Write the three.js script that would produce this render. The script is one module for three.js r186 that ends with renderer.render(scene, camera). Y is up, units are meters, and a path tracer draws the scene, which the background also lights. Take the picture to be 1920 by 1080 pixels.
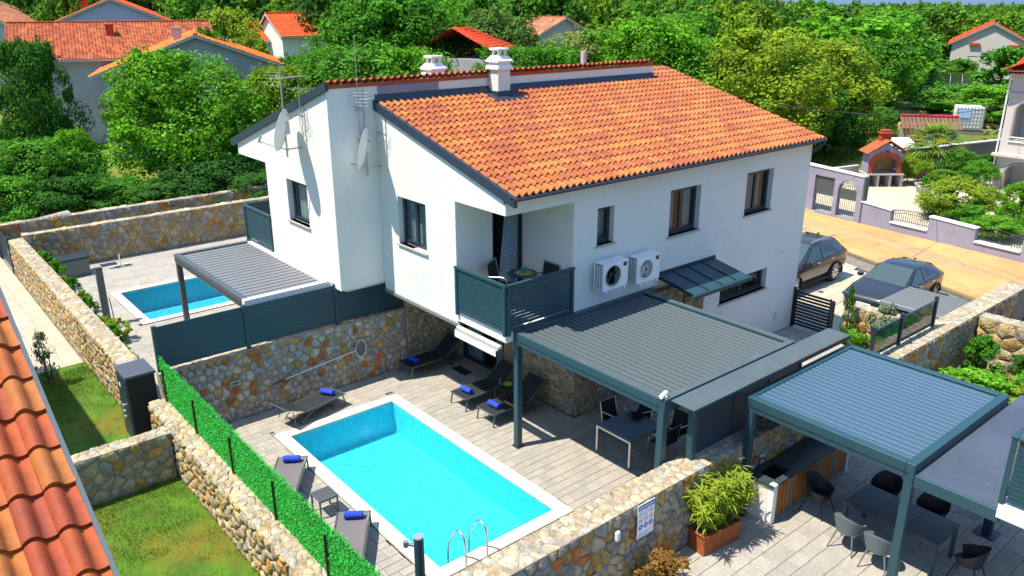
import * as THREE from 'three';
import { mergeGeometries, mergeVertices } from 'three/addons/utils/BufferGeometryUtils.js';
import { RoundedBoxGeometry } from 'three/addons/geometries/RoundedBoxGeometry.js';

// ---------- camera, sky, sun, exposure ----------
const scene = new THREE.Scene();
const camera = new THREE.PerspectiveCamera(39.37, 16 / 9, 0.1, 3000);
{
  const yaw = THREE.MathUtils.degToRad(39.715), pitch = THREE.MathUtils.degToRad(19.43), roll = THREE.MathUtils.degToRad(0.158);
  camera.position.set(-10.66, 10, 13.04);
  const d = new THREE.Vector3(Math.cos(pitch) * Math.sin(yaw), -Math.sin(pitch), -Math.cos(pitch) * Math.cos(yaw));
  camera.up.set(0, 1, 0);
  camera.lookAt(camera.position.clone().add(d));
  camera.rotateZ(-roll);
}
const renderer = new THREE.WebGLRenderer({ antialias: true });
renderer.toneMapping = THREE.LinearToneMapping;
renderer.toneMappingExposure = 1.64;
renderer.shadowMap.enabled = true;
{
  const W = 512, H = 256, d = new Float32Array(W * H * 4);
  const hor = [0.13, 0.285, 0.55], zen = [0.235, 0.39, 0.71], gnd = [0.2, 0.22, 0.2];
  for (let y = 0; y < H; y++) {
    const el = ((y + 0.5) / H - 0.5) * Math.PI, s = Math.max(0, Math.sin(el)), t = Math.pow(s, 0.5);
    for (let x = 0; x < W; x++) for (let c = 0; c < 3; c++) d[(y * W + x) * 4 + c] = el < 0 ? gnd[c] : hor[c] * (1 - t) + zen[c] * t;
    for (let x = 0; x < W; x++) d[(y * W + x) * 4 + 3] = 1;
  }
  const sky = new THREE.DataTexture(d, W, H, THREE.RGBAFormat, THREE.FloatType);
  sky.mapping = THREE.EquirectangularReflectionMapping; sky.magFilter = THREE.LinearFilter; sky.needsUpdate = true;
  scene.background = sky; scene.environment = sky;
  scene.backgroundIntensity = 1.0; scene.environmentIntensity = 1.0;
}
const sun = new THREE.DirectionalLight(new THREE.Color(1, 0.93, 0.80), 5);
sun.position.set(-47, 100, -17); sun.target.position.set(0, 0, 0);
sun.castShadow = true; sun.shadow.mapSize.set(4096, 4096);
Object.assign(sun.shadow.camera, { left: -60, right: 60, top: 60, bottom: -60, near: 1, far: 300 });
scene.add(sun, sun.target);

// ---------- helpers ----------
function rngOf(seed) { let a = seed >>> 0; return () => { a = (a + 0x6d2b79f5) >>> 0; let t = Math.imul(a ^ (a >>> 15), 1 | a); t = (t + Math.imul(t ^ (t >>> 7), 61 | t)) ^ t; return ((t ^ (t >>> 14)) >>> 0) / 4294967296; }; }
const R0 = rngOf(7);
const rr = (a, b, r = R0) => a + (b - a) * r();
const V = (x, y, z) => new THREE.Vector3(x, y, z);
const EYE = camera.position;
const used = new Map();
function numbered(n) { const k = used.get(n) || 0; used.set(n, k + 1); return k ? n + '_' + String(k).padStart(3, '0') : n; }
function thing(name, label, category, pos = [0, 0, 0], turn = 0, group) {
  const o = new THREE.Group(); o.name = numbered(name); o.position.set(...pos); o.rotation.y = turn;
  o.userData = { label, category }; if (group) o.userData.group = group; scene.add(o); return o;
}
function structure(name) { const o = new THREE.Group(); o.name = numbered(name); o.userData = { kind: 'structure' }; scene.add(o); return o; }
function copyOf(src, pos, turn, label, group) {
  const o = src.clone(); o.name = numbered(src.name.replace(/_\d{3}$/, '')); o.position.set(...pos); o.rotation.set(0, turn, 0);
  o.userData = { ...src.userData, label }; if (group) o.userData.group = group; scene.add(o); return o;
}
function sub(name, parent) { const g = new THREE.Group(); g.name = name; parent.add(g); return g; }
function uvBox(g, s = 1) {
  if (!g.attributes.normal) g.computeVertexNormals();
  const p = g.attributes.position, n = g.attributes.normal, uv = new Float32Array(p.count * 2);
  for (let i = 0; i < p.count; i++) {
    const x = Math.abs(n.getX(i)), y = Math.abs(n.getY(i)), z = Math.abs(n.getZ(i));
    const [a, b] = y >= x && y >= z ? [p.getX(i), -p.getZ(i)] : x >= z ? [p.getZ(i), p.getY(i)] : [p.getX(i), p.getY(i)];
    uv[i * 2] = a * s; uv[i * 2 + 1] = b * s;
  }
  g.setAttribute('uv', new THREE.BufferAttribute(uv, 2)); return g;
}
const flat = (g) => { const h = g.index ? g.toNonIndexed() : g; for (const k of Object.keys(h.attributes)) if (!['position', 'normal', 'uv'].includes(k)) h.deleteAttribute(k); if (!h.attributes.uv) uvBox(h); return h; };
function merged(gs) { gs = [].concat(gs); if (gs.length === 1) return gs[0]; return mergeGeometries(gs.map(flat)); }
function obj(name, gs, mat, parent, keepUv) {
  const g = merged(gs); if (!keepUv) uvBox(g);
  const m = new THREE.Mesh(g, mat); m.name = name; m.castShadow = m.receiveShadow = true; (parent || scene).add(m); return m;
}
const kind = (o, k) => { o.userData.kind = k; return o; };
// axis-aligned box from bounds
const bb = (x0, x1, y0, y1, z0, z1) => { const g = new THREE.BoxGeometry(x1 - x0, y1 - y0, z1 - z0); g.translate((x0 + x1) / 2, (y0 + y1) / 2, (z0 + z1) / 2); return g; };
// rounded box from bounds
const rb = (x0, x1, y0, y1, z0, z1, r = 0.01, s = 2) => { const g = new RoundedBoxGeometry(Math.abs(x1 - x0), Math.abs(y1 - y0), Math.abs(z1 - z0), s, r); g.translate((x0 + x1) / 2, (y0 + y1) / 2, (z0 + z1) / 2); return g; };
const tube = (pts, r, seg = 12, rad = 8, curved = true) => {
  const v = pts.map((p) => V(...p)); let c;
  if (curved) c = new THREE.CatmullRomCurve3(v, false, 'catmullrom', 0.4); else { c = new THREE.CurvePath(); for (let i = 1; i < v.length; i++) c.add(new THREE.LineCurve3(v[i - 1], v[i])); }
  return new THREE.TubeGeometry(c, seg, r, rad, false);
};
// bar with square section between two points
function bar(a, b, w, h = w) {
  const A = V(...a), B = V(...b), L = A.distanceTo(B), g = new THREE.BoxGeometry(w, h, L), m = new THREE.Matrix4();
  const d = B.clone().sub(A).normalize(), up = Math.abs(d.y) > 0.99 ? V(1, 0, 0) : V(0, 1, 0);
  const x = up.clone().cross(d).normalize(), y = d.clone().cross(x);
  m.makeBasis(x, y, d); m.setPosition(A.add(B).multiplyScalar(0.5)); g.applyMatrix4(m); return g;
}
function rod(a, b, r, seg = 8, r2 = r) {
  const A = V(...a), B = V(...b), L = A.distanceTo(B), g = new THREE.CylinderGeometry(r2, r, L, seg), q = new THREE.Quaternion().setFromUnitVectors(V(0, 1, 0), B.clone().sub(A).normalize());
  g.applyQuaternion(q); const m = A.add(B).multiplyScalar(0.5); g.translate(m.x, m.y, m.z); return g;
}
// flat polygon (list of [x,z]) at height y, extruded down by h
function slab(poly, y, h = 0.05) {
  const s = new THREE.Shape(poly.map(([x, z]) => new THREE.Vector2(x, -z))), g = new THREE.ExtrudeGeometry(s, { depth: h, bevelEnabled: false });
  g.rotateX(-Math.PI / 2); g.translate(0, y - h, 0); return g;
}
// vertical polygon with holes in plane across z: points [x,y]; thickness t towards -z from z
function panelZ(poly, holes, z, t) {
  const s = new THREE.Shape(poly.map((p) => new THREE.Vector2(...p))); for (const h of holes) s.holes.push(new THREE.Path(h.map((p) => new THREE.Vector2(...p))));
  const g = new THREE.ExtrudeGeometry(s, { depth: t, bevelEnabled: false }); g.translate(0, 0, z - t); return g;
}
// same in plane across x: points [z,y]; thickness towards +x from x
function panelX(poly, holes, x, t) {
  const f = (q) => q.map((p) => new THREE.Vector2(-p[0], p[1]));
  const s = new THREE.Shape(f(poly)); for (const h of holes) s.holes.push(new THREE.Path(f(h)));
  const g = new THREE.ExtrudeGeometry(s, { depth: t, bevelEnabled: false }); g.rotateY(Math.PI / 2); g.translate(x, 0, 0); return g;
}
const rect = (a0, a1, b0, b1) => [[a0, b0], [a1, b0], [a1, b1], [a0, b1]];

// ---------- textures ----------
function vnoise(seed) {
  const r = rngOf(seed), N = 64, t = new Float32Array(N * N); for (let i = 0; i < N * N; i++) t[i] = r();
  return (x, y, p) => { const xi = Math.floor(x), yi = Math.floor(y); let fx = x - xi, fy = y - yi; fx = fx * fx * (3 - 2 * fx); fy = fy * fy * (3 - 2 * fy); const m = (a) => ((a % p) + p) % p; const a = m(xi), b = m(xi + 1), c = m(yi) * N, d = m(yi + 1) * N; return (t[a + c] * (1 - fx) + t[b + c] * fx) * (1 - fy) + (t[a + d] * (1 - fx) + t[b + d] * fx) * fy; };
}
function fbm(n, u, v, base, oct) { let s = 0, a = 0.5, f = base; for (let i = 0; i < oct; i++) { s += a * n(u * f, v * f, f); a *= 0.5; f *= 2; if (f > 64) break; } return s; }
// texture of size px; fn(u,v) -> [r,g,b] in 0..1 (sRGB unless data)
function tex(px, fn, srgb = true) {
  const d = new Uint8Array(px * px * 4);
  for (let y = 0; y < px; y++) for (let x = 0; x < px; x++) { const c = fn(x / px, y / px, x, y), i = (y * px + x) * 4; for (let k = 0; k < 3; k++) d[i + k] = Math.max(0, Math.min(255, c[k] * 255)); d[i + 3] = 255; }
  const t = new THREE.DataTexture(d, px, px); t.wrapS = t.wrapT = THREE.RepeatWrapping; t.magFilter = t.minFilter = THREE.LinearFilter; if (srgb) t.colorSpace = THREE.SRGBColorSpace; t.needsUpdate = true; return t;
}
const rep = (t, x, y = x) => { const c = t.clone(); c.repeat.set(x, y); c.needsUpdate = true; return c; };
const n1 = vnoise(11), n2 = vnoise(12), n3 = vnoise(13), rW = rngOf(99);
const grainT = tex(512, (u, v) => { const g = 0.80 + 0.12 * (fbm(n1, u, v, 8, 4) - 0.47) * 2 + 0.12 * (rW() - 0.5) + 0.1 * (fbm(n2, u, v, 2, 3) - 0.45); return [g, g, g]; });
const speckT = tex(512, (u, v) => { const s = rW(), g = 0.86 + 0.1 * (fbm(n1, u, v, 4, 4) - 0.47) * 2 - (s > 0.72 ? 0.3 * rW() : 0) + (s < 0.15 ? 0.12 * rW() : 0); return [g, g * 0.99, g * 0.97]; });
const bumpT = tex(512, (u, v) => { const g = 0.5 + (fbm(n1, u, v, 16, 3) - 0.45) * 0.8 + (rW() - 0.5) * 0.35; return [g, g, g]; }, false);
const lumpT = tex(512, (u, v) => { const g = fbm(n2, u, v, 8, 4) * 1.1; return [g, g, g]; }, false);
const stainT = tex(512, (u, v) => { const g = 0.86 + 0.2 * (fbm(n1, u, v, 2, 5) - 0.47) + 0.1 * (fbm(n3, u, v, 16, 3) - 0.45) + 0.05 * (rW() - 0.5); return [g, g * 0.995, g * 0.985]; });
const plainT = tex(512, (u, v) => { const st = n3(u * 48, v * 2, 64) * 0.6 + n2(u * 20, v * 3, 64) * 0.4, g = 0.94 + 0.06 * (fbm(n1, u, v, 2, 5) - 0.47) - 0.018 * Math.max(0, st - 0.5) * 2 + 0.05 * (rW() - 0.5); return [g, g * 0.998, g * 0.985]; });
const stoneT = tex(512, (u, v) => { const s = rW(), a = fbm(n1, u, v, 4, 5) - 0.47, b = fbm(n2, u, v, 12, 3) - 0.44, g = 0.84 + 0.5 * a + 0.35 * b - (s > 0.8 ? 0.2 * rW() : 0); const y = fbm(n3, u, v, 3, 3) - 0.45; return [g * (1 + 0.22 * y), g, g * (1 - 0.3 * y)]; });
const paverT = tex(512, (u, v) => { const w = n3(u * 4, v * 32, 32), w2 = n2(u * 8, v * 64, 64), g = 0.9 + 0.08 * (w - 0.5) + 0.07 * (w2 - 0.5) + 0.1 * (fbm(n1, u, v, 4, 3) - 0.45) - (w2 > 0.8 ? 0.06 : 0) + 0.05 * (rW() - 0.5); return [g, g * 0.985, g * 0.955]; });
const waterB = tex(512, (u, v) => { const a = Math.abs(fbm(n1, u, v, 8, 4) - 0.47) * 2.4 + 0.6 * fbm(n2, u, v, 16, 3); return [a, a, a].map((q) => q * 0.6); }, false);
const mosaicT = (() => { const r = rngOf(404); return Array.from({ length: 2304 }, () => r()); })();
const liner = tex(512, (u, v) => { const a = Math.abs(fbm(n1, u, v, 10, 3) - 0.45), b = Math.abs(fbm(n2, u, v, 16, 3) - 0.45); const c = mosaicT[(Math.floor(u * 48) * 48 + Math.floor(v * 48)) % 2304], e = (u * 48) % 1 < 0.12 || (v * 48) % 1 < 0.12 ? 0.05 : 0; const g = 0.9 + 0.12 * (c - 0.5) + 0.04 * (a + b) - e * 0.5; return [g, g, g]; });

// ---------- materials ----------
const M = {};
const mat = (name, rgb, rough = 0.8, o = {}) => { const m = new (o.phys ? THREE.MeshPhysicalMaterial : THREE.MeshStandardMaterial)({ roughness: rough, metalness: o.metal || 0 }); m.color.setRGB(...rgb); m.name = name; delete o.phys; delete o.metal; Object.assign(m, o); if (o.map === undefined) delete m.map_; M[name] = m; return m; };
mat('plaster', [0.86, 0.84, 0.80], 0.92, { map: rep(plainT, 0.25), bumpMap: rep(bumpT, 1.1), bumpScale: 0.008 });
mat('plasterFar', [0.62, 0.6, 0.6], 0.95, { map: rep(stainT, 0.12) });
mat('lilac', [0.36, 0.35, 0.48], 0.92, { map: rep(stainT, 0.2), bumpMap: rep(bumpT, 1.2), bumpScale: 0.004 });
mat('anthracite', [0.018, 0.062, 0.080], 0.45);
mat('anthraciteDark', [0.018, 0.034, 0.05], 0.45, { metal: 0.1 });
mat('navy', [0.02, 0.035, 0.06], 0.45);
mat('louvre', [0.072, 0.094, 0.10], 0.6);
mat('louvreBlue', [0.045, 0.10, 0.155], 0.55);
mat('louvreGrey', [0.16, 0.165, 0.175], 0.55);
mat('panelGrey', [0.10, 0.135, 0.15], 0.55, { map: rep(stainT, 0.4) });
mat('panelRight', [0.08, 0.105, 0.16], 0.6, { map: rep(stainT, 0.4) });
mat('whitePaint', [0.8, 0.8, 0.78], 0.5);
mat('dishPaint', [0.72, 0.72, 0.70], 0.85);
mat('cream', [0.78, 0.74, 0.64], 0.7, { map: rep(stainT, 0.5) });
mat('steel', [0.65, 0.66, 0.67], 0.28, { metal: 0.9 });
mat('galv', [0.42, 0.43, 0.43], 0.45, { metal: 0.6 });
mat('black', [0.012, 0.013, 0.015], 0.5);
mat('blackMatte', [0.015, 0.016, 0.018], 0.85);
mat('rubber', [0.02, 0.02, 0.02], 0.9);
mat('sling', [0.025, 0.03, 0.034], 0.75, { map: rep(grainT, 8) });
mat('slingGrey', [0.24, 0.22, 0.23], 0.8, { map: rep(grainT, 8) });
mat('frameGrey', [0.12, 0.14, 0.15], 0.4, { metal: 0.5 });
mat('towel', [0.02, 0.06, 0.55], 0.95, { bumpMap: rep(bumpT, 12), bumpScale: 0.004 });
mat('capMortar', [0.52, 0.44, 0.32], 0.98, { map: rep(grainT, 1), bumpMap: rep(bumpT, 3), bumpScale: 0.01 });
mat('mortar', [0.47, 0.40, 0.30], 0.98, { map: rep(grainT, 1), bumpMap: rep(bumpT, 3), bumpScale: 0.01 });
mat('mortarDark', [0.36, 0.31, 0.23], 0.98, { map: rep(grainT, 1), bumpMap: rep(bumpT, 3), bumpScale: 0.01 });
const stoneOf = (n, c) => mat(n, c, 0.95, { map: rep(stoneT, 1.1), bumpMap: rep(lumpT, 2.2), bumpScale: 0.035 });
const PAL = {
  mixed: [[.44, .39, .31], [.50, .42, .31], [.40, .37, .32], [.53, .42, .27], [.62, .38, .09], [.58, .20, .045], [.46, .39, .25], [.58, .35, .09], [.44, .40, .36], [.36, .32, .26]].map((c, i) => stoneOf('stoneMixed' + i, c)),
  gray: [[.56, .52, .44], [.62, .56, .46], [.50, .47, .41], [.58, .49, .36], [.64, .38, .11], [.60, .21, .06], [.54, .49, .39], [.64, .59, .50], [.56, .41, .18], [.48, .43, .35]].map((c, i) => stoneOf('stoneGrey' + i, c)),
  gold: [[.56, .40, .17], [.60, .46, .25], [.53, .40, .21], [.54, .30, .09], [.47, .38, .25], [.62, .51, .32], [.44, .37, .27], [.54, .37, .13]].map((c, i) => stoneOf('stoneGold' + i, c)),
  cap: [[.56, .47, .34], [.59, .51, .38], [.53, .45, .33], [.57, .49, .36], [.54, .46, .36], [.60, .50, .32]].map((c, i) => stoneOf('stoneCap' + i, c)),
  clad: [[.48, .41, .29], [.54, .46, .33], [.44, .38, .28], [.52, .43, .28]].map((c, i) => stoneOf('stoneClad' + i, c)),
};
const paverSet = (n, cs) => cs.map((c, i) => mat(n + i, c, 0.88, { map: rep(paverT, 0.9), bumpMap: rep(bumpT, 2), bumpScale: 0.004 }));
PAL.deck = paverSet('deckPaver', [[.425, .405, .375], [.445, .42, .38], [.405, .385, .36], [.45, .42, .37], [.385, .37, .35], [.435, .405, .36]]);
PAL.lower = paverSet('lowerPaver', [[.42, .40, .375], [.45, .43, .40], [.39, .375, .355], [.46, .435, .40]]);
PAL.path = paverSet('pathPaver', [[.56, .50, .40], [.6, .54, .43], [.53, .47, .38]]);
mat('joint', [0.35, 0.325, 0.29], 0.95, { map: rep(grainT, 2) });
const tileSet = (n, cs, s) => cs.map((c, i) => mat(n + i, c, 0.7, { map: rep(speckT, s), bumpMap: rep(bumpT, s * 2), bumpScale: 0.002 }));
PAL.tile = tileSet('roofTile', [[.54, .135, .03], [.58, .185, .04], [.50, .115, .035], [.64, .25, .05], [.44, .09, .035], [.60, .20, .04], [.48, .125, .045]], 2);
const nearT = tex(512, (u, v) => { const s = rW(), a = fbm(n1, u, v, 4, 4) - 0.47, g = 0.86 + 0.35 * a - (s > 0.55 ? 0.34 * rW() : 0) + (s < 0.2 ? 0.25 * rW() : 0); return [g, g * 0.97, g * 0.93]; });
PAL.near = tileSet('nearTile', [[.56, .13, .018], [.50, .085, .02], [.60, .19, .03], [.44, .08, .028], [.55, .105, .018]], 2.6);
for (const m of PAL.near) m.map = rep(nearT, 2.2);
mat('ridgeTile', [.55, .12, .05], 0.8, { map: rep(speckT, 2) });
mat('glass', [0.05, 0.08, 0.08], 0.06, { phys: 1, metal: 0, specularIntensity: 1, clearcoat: 0.6, clearcoatRoughness: 0.02 });
mat('pane', [0.75, 0.86, 0.86], 0.03, { phys: 1, transmission: 1, thickness: 0, ior: 1.33 });
mat('curtain', [0.42, 0.53, 0.60], 0.95, { map: rep(grainT, 3) });
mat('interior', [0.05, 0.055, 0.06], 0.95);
mat('sill', [0.66, 0.62, 0.54], 0.7, { map: rep(grainT, 2) });
mat('liner', [0.035, 0.70, 0.85], 0.6, { map: rep(liner, 0.42) });
mat('linerTeal', [0.03, 0.50, 0.62], 0.6, { map: rep(liner, 0.42) });
mat('water', [0.86, 0.98, 1.0], 0.02, { phys: 1, transmission: 1, thickness: 0, ior: 1.33, bumpMap: rep(waterB, 0.8), bumpScale: 0.14 });
mat('coping', [0.80, 0.74, 0.62], 0.75, { map: rep(stainT, 0.6), bumpMap: rep(bumpT, 2), bumpScale: 0.003 });
mat('wood', [0.66, 0.25, 0.03], 0.6, { map: tex(256, (u, v) => { const g = 0.7 + 0.3 * Math.sin((u * 9 + 1.6 * fbm(n1, u, v, 2, 4)) * 6.28) * 0.4 + 0.3 * (n3(u * 32, v * 3, 32) - 0.5); return [g, g * 0.95, g * 0.9]; }) });
mat('terracotta', [0.56, 0.14, 0.03], 0.75, { map: rep(grainT, 2) });
mat('granite', [0.06, 0.085, 0.1], 0.35, { map: rep(speckT, 4) });
mat('brick', [0.55, 0.09, 0.025], 0.85, { map: rep(speckT, 3) });
mat('red', [0.6, 0.02, 0.015], 0.4);
mat('orangeSand', [0.66, 0.40, 0.155], 0.95, { map: tex(1024, (u, v) => { const g = 0.86 + 0.3 * (fbm(n1, u, v, 3, 5) - 0.47) + 0.12 * (fbm(n2, u, v, 24, 2) - 0.4) + 0.05 * (rW() - 0.5); return [g, g * 0.985, g * 0.96]; }) });
mat('stripGrey', [0.34, 0.29, 0.24], 0.95, { map: rep(grainT, 0.6) });
mat('pavePale', [0.66, 0.57, 0.43], 0.92, { map: rep(stainT, 0.3) });
mat('asphalt', [0.2, 0.19, 0.18], 0.95, { map: rep(grainT, 0.5) });
M.orangeSand.map.repeat.set(0.16, 0.16);
const grassMap = tex(1024, (u, v) => {
  const a = fbm(n1, u, v, 3, 5), b = fbm(n2, u, v, 20, 2), c = fbm(n3, u, v, 5, 4), k = rW();
  let g = [0.20 + 0.12 * b + 0.1 * k, 0.32 + 0.2 * b + 0.12 * k, 0.06 + 0.05 * k];
  const e = Math.max(0, Math.min(1, (c - 0.47) * 5 + (a - 0.47) * 2)); const earth = [0.46 + 0.1 * k, 0.36 + 0.08 * k, 0.12];
  return g.map((q, i) => q * (1 - 0.62 * e) + earth[i] * 0.62 * e);
});
mat('grass', [0.86, 0.80, 0.5], 1, { map: rep(grassMap, 0.16), bumpMap: rep(lumpT, 0.9), bumpScale: 0.05 });
mat('meadow', [0.9, 0.95, 0.7], 1, { map: rep(grassMap, 0.05) });
mat('earth', [0.42, 0.24, 0.08], 1, { map: rep(grainT, 0.5) });
// ---------- stone faces: rubble cells, each its own rounded stone ----------
function clipCell(poly, px, py, qx, qy) {
  const mx = (px + qx) / 2, my = (py + qy) / 2, nx = qx - px, ny = qy - py, out = [];
  for (let i = 0; i < poly.length; i++) {
    const a = poly[i], b = poly[(i + 1) % poly.length], da = (a[0] - mx) * nx + (a[1] - my) * ny, db = (b[0] - mx) * nx + (b[1] - my) * ny;
    if (da <= 0) out.push(a);
    if ((da < 0 && db > 0) || (da > 0 && db < 0)) { const t = da / (da - db); out.push([a[0] + (b[0] - a[0]) * t, a[1] + (b[1] - a[1]) * t]); }
  }
  return out;
}
function cellsOf(W, H, s, r, aspect = 1, drop = 0.14) {
  const pts = [], sy = s / aspect, ny = Math.max(1, Math.round(H / sy)), nx = Math.max(1, Math.round(W / s));
  for (let j = 0; j < ny; j++) for (let i = 0; i < nx + 1; i++) { if (r() < drop) continue; pts.push([(i + (j % 2 ? 0.25 : -0.25) + rr(-0.36, 0.36, r) + 0.5) * W / nx, (j + 0.5 + rr(-0.34, 0.34, r)) * H / ny]); }
  const cells = [];
  for (const p of pts) {
    let poly = [[0, 0], [W, 0], [W, H], [0, H]];
    for (const q of pts) { if (q === p) continue; const dx = q[0] - p[0], dy = q[1] - p[1]; if (dx * dx + dy * dy > 9 * s * s) continue; poly = clipCell(poly, p[0], p[1], q[0], q[1]); if (poly.length < 3) break; }
    if (poly.length >= 3) cells.push(poly);
  }
  return cells;
}
function stoneGeo(poly, joint, d, r, o, u, v, n, rim) {
  let cx = 0, cy = 0; for (const p of poly) { cx += p[0]; cy += p[1]; } cx /= poly.length; cy /= poly.length;
  let rad = 0; for (const p of poly) rad += Math.hypot(p[0] - cx, p[1] - cy); rad /= poly.length;
  if (rad < joint * 1.7) return null;
  const k = 1 - joint / rad; let q = poly.map((p) => [cx + (p[0] - cx) * k, cy + (p[1] - cy) * k]);
  const c = []; for (let i = 0; i < q.length; i++) { const a = q[i], b = q[(i + 1) % q.length], l = Math.hypot(a[0] - b[0], a[1] - b[1]); if (l < joint) { c.push([(a[0] + b[0]) / 2, (a[1] + b[1]) / 2]); continue; } c.push([a[0] * 0.85 + b[0] * 0.15, a[1] * 0.85 + b[1] * 0.15], [a[0] * 0.15 + b[0] * 0.85, a[1] * 0.15 + b[1] * 0.85]); }
  q = c; const m = q.length, pos = [], uv = [], idx = [], tx = rr(-0.16, 0.16, r), ty = rr(-0.16, 0.16, r), ou = r() * 5, ov = r() * 5;
  let area = 0; for (let i = 0; i < m; i++) area += q[i][0] * q[(i + 1) % m][1] - q[(i + 1) % m][0] * q[i][1];
  const put = (x, y, z) => { pos.push(o[0] + u[0] * x + v[0] * y + n[0] * z, o[1] + u[1] * x + v[1] * y + n[1] * z, o[2] + u[2] * x + v[2] * y + n[2] * z); uv.push(x + ou, y + ov); };
  const inset = rim === undefined ? 0.86 : rim;
  for (const p of q) put(p[0], p[1], -0.012);
  for (const p of q) { const x = cx + (p[0] - cx) * inset, y = cy + (p[1] - cy) * inset; put(x, y, d * (0.82 + rr(-0.14, 0.14, r)) + (x - cx) * tx + (y - cy) * ty); }
  put(cx, cy, d * (1.05 + rr(-0.15, 0.15, r)));
  for (let i = 0; i < m; i++) { const j = (i + 1) % m; idx.push(i, j, m + j, i, m + j, m + i, m + i, m + j, 2 * m); }
  const g = new THREE.BufferGeometry(); g.setAttribute('position', new THREE.Float32BufferAttribute(pos, 3)); g.setAttribute('uv', new THREE.Float32BufferAttribute(uv, 2)); g.setIndex(idx); g.computeVertexNormals();
  return { g, area: Math.abs(area) / 2, c: V(o[0] + u[0] * cx + v[0] * cy, o[1] + u[1] * cx + v[1] * cy, o[2] + u[2] * cx + v[2] * cy) };
}
function stoneFace(parent, o, u, v, W, H, opt) {
  const { s = 0.27, joint = 0.009, d = 0.028, pal = PAL.mixed, seed = 1, max = 300, aspect = 1.15, drop = 0.14, name = 'stone', rim, bands, skip } = opt, r = rngOf(seed);
  const n = [u[1] * v[2] - u[2] * v[1], u[2] * v[0] - u[0] * v[2], u[0] * v[1] - u[1] * v[0]], list = [];
  for (const poly of cellsOf(W, H, s, r, aspect, drop)) {
    if (skip && skip(poly)) continue;
    const st = stoneGeo(poly, joint, d, r, o, u, v, n, rim); if (!st) continue;
    let w = r(); const pick = bands ? bands(w, r) : Math.floor(w * pal.length); st.m = pal[Math.min(pal.length - 1, pick)];
    st.k = st.area / st.c.distanceToSquared(EYE); list.push(st);
  }
  list.sort((a, b) => b.k - a.k);
  list.slice(0, max).forEach((st) => { const m = new THREE.Mesh(st.g, st.m); m.name = name; m.castShadow = m.receiveShadow = true; parent.add(m); });
  const rest = list.slice(max), by = new Map(); rest.forEach((st) => { if (!by.has(st.m)) by.set(st.m, []); by.get(st.m).push(st.g); });
  if (rest.length) { const small = sub('small_' + name + 's', parent); small.userData.kind = 'stuff'; for (const [m, gs] of by) kind(obj('small_' + name, gs.map((g) => g.toNonIndexed()), m, small, true), 'stuff'); }
}
// weights: mostly the first four tones, now and then ochre or rust
const mostly = (w, r) => (w < 0.74 ? Math.floor(r() * 4) : w < 0.84 ? 4 : w < 0.90 ? 5 : w < 0.95 ? 7 : 8);
// a rubble wall with faces and a flat stone top. faces: list of 'x0','x1','z0','z1' -> options
function rubbleWall(label, group, x0, x1, z0, z1, y0, y1, faces, cap, capOpt = {}) {
  const t = thing('stone_wall', label, 'stone wall', [0, 0, 0], 0, group);
  obj('wall_core', bb(x0, x1, y0 - 0.3, y1, z0, z1), cap && cap.core || M.mortar, t);
  const at = { z1: [[x0, y0, z1], [1, 0, 0], [0, 1, 0], x1 - x0], z0: [[x1, y0, z0], [-1, 0, 0], [0, 1, 0], x1 - x0], x0: [[x0, y0, z0], [0, 0, 1], [0, 1, 0], z1 - z0], x1: [[x1, y0, z1], [0, 0, -1], [0, 1, 0], z1 - z0] };
  for (const [k, opt] of Object.entries(faces)) { const [o, u, v, W] = at[k]; const a = opt.from || 0, b = opt.to || W; stoneFace(t, [o[0] + u[0] * a, o[1], o[2] + u[2] * a], u, v, b - a, y1 - y0, { ...opt }); }
  if (cap) obj('cap_bed', bb(x0 - 0.015, x1 + 0.015, y1 - 0.05, y1 + 0.002, z0 - 0.015, z1 + 0.015), M.capMortar, t);
  if (cap) { const a = cap.from || x0, b = cap.to || x1, c = cap.zfrom ?? z0, e = cap.zto ?? z1; stoneFace(t, [a - 0.02, y1 + 0.003, e + 0.02], [1, 0, 0], [0, 0, -1], b - a + 0.04, e - c + 0.04, { s: 0.17, joint: 0.003, d: 0.009, rim: 0.9, pal: PAL.cap, aspect: 1, max: 150, name: 'cap_stone', ...cap, flat: true }); }
  return t;
}
// ---------- pavers ----------
const paverGeos = new Map();
function paverGeo(w, d, variant) {
  const key = w.toFixed(2) + '|' + d.toFixed(2) + '|' + variant;
  if (!paverGeos.has(key)) {
    const a = w / 2 - 0.004, b = d / 2 - 0.004, h = 0.03, c = 0.007, P = [], uv = [], I = [], r = rngOf(variant * 77 + 5), ou = r() * 7, ov = r() * 7;
    const q = (x, y, z) => { P.push(x, y, z); uv.push(x + ou, z + ov); };
    [[-a, -b], [a, -b], [a, b], [-a, b]].forEach(([x, z]) => q(x, h - c, z)); [[-a + c, -b + c], [a - c, -b + c], [a - c, b - c], [-a + c, b - c]].forEach(([x, z]) => q(x, h, z));
    [[-a, -b], [a, -b], [a, b], [-a, b]].forEach(([x, z]) => q(x, 0, z));
    I.push(4, 7, 6, 4, 6, 5); for (let i = 0; i < 4; i++) { const j = (i + 1) % 4; I.push(i, 4 + i, 4 + j, i, 4 + j, j, 8 + i, i, j, 8 + i, j, 8 + j); }
    let g = new THREE.BufferGeometry(); g.setAttribute('position', new THREE.Float32BufferAttribute(P, 3)); g.setAttribute('uv', new THREE.Float32BufferAttribute(uv, 2)); g.setIndex(I); g = g.toNonIndexed(); g.computeVertexNormals(); paverGeos.set(key, g);
  }
  return paverGeos.get(key);
}
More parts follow.
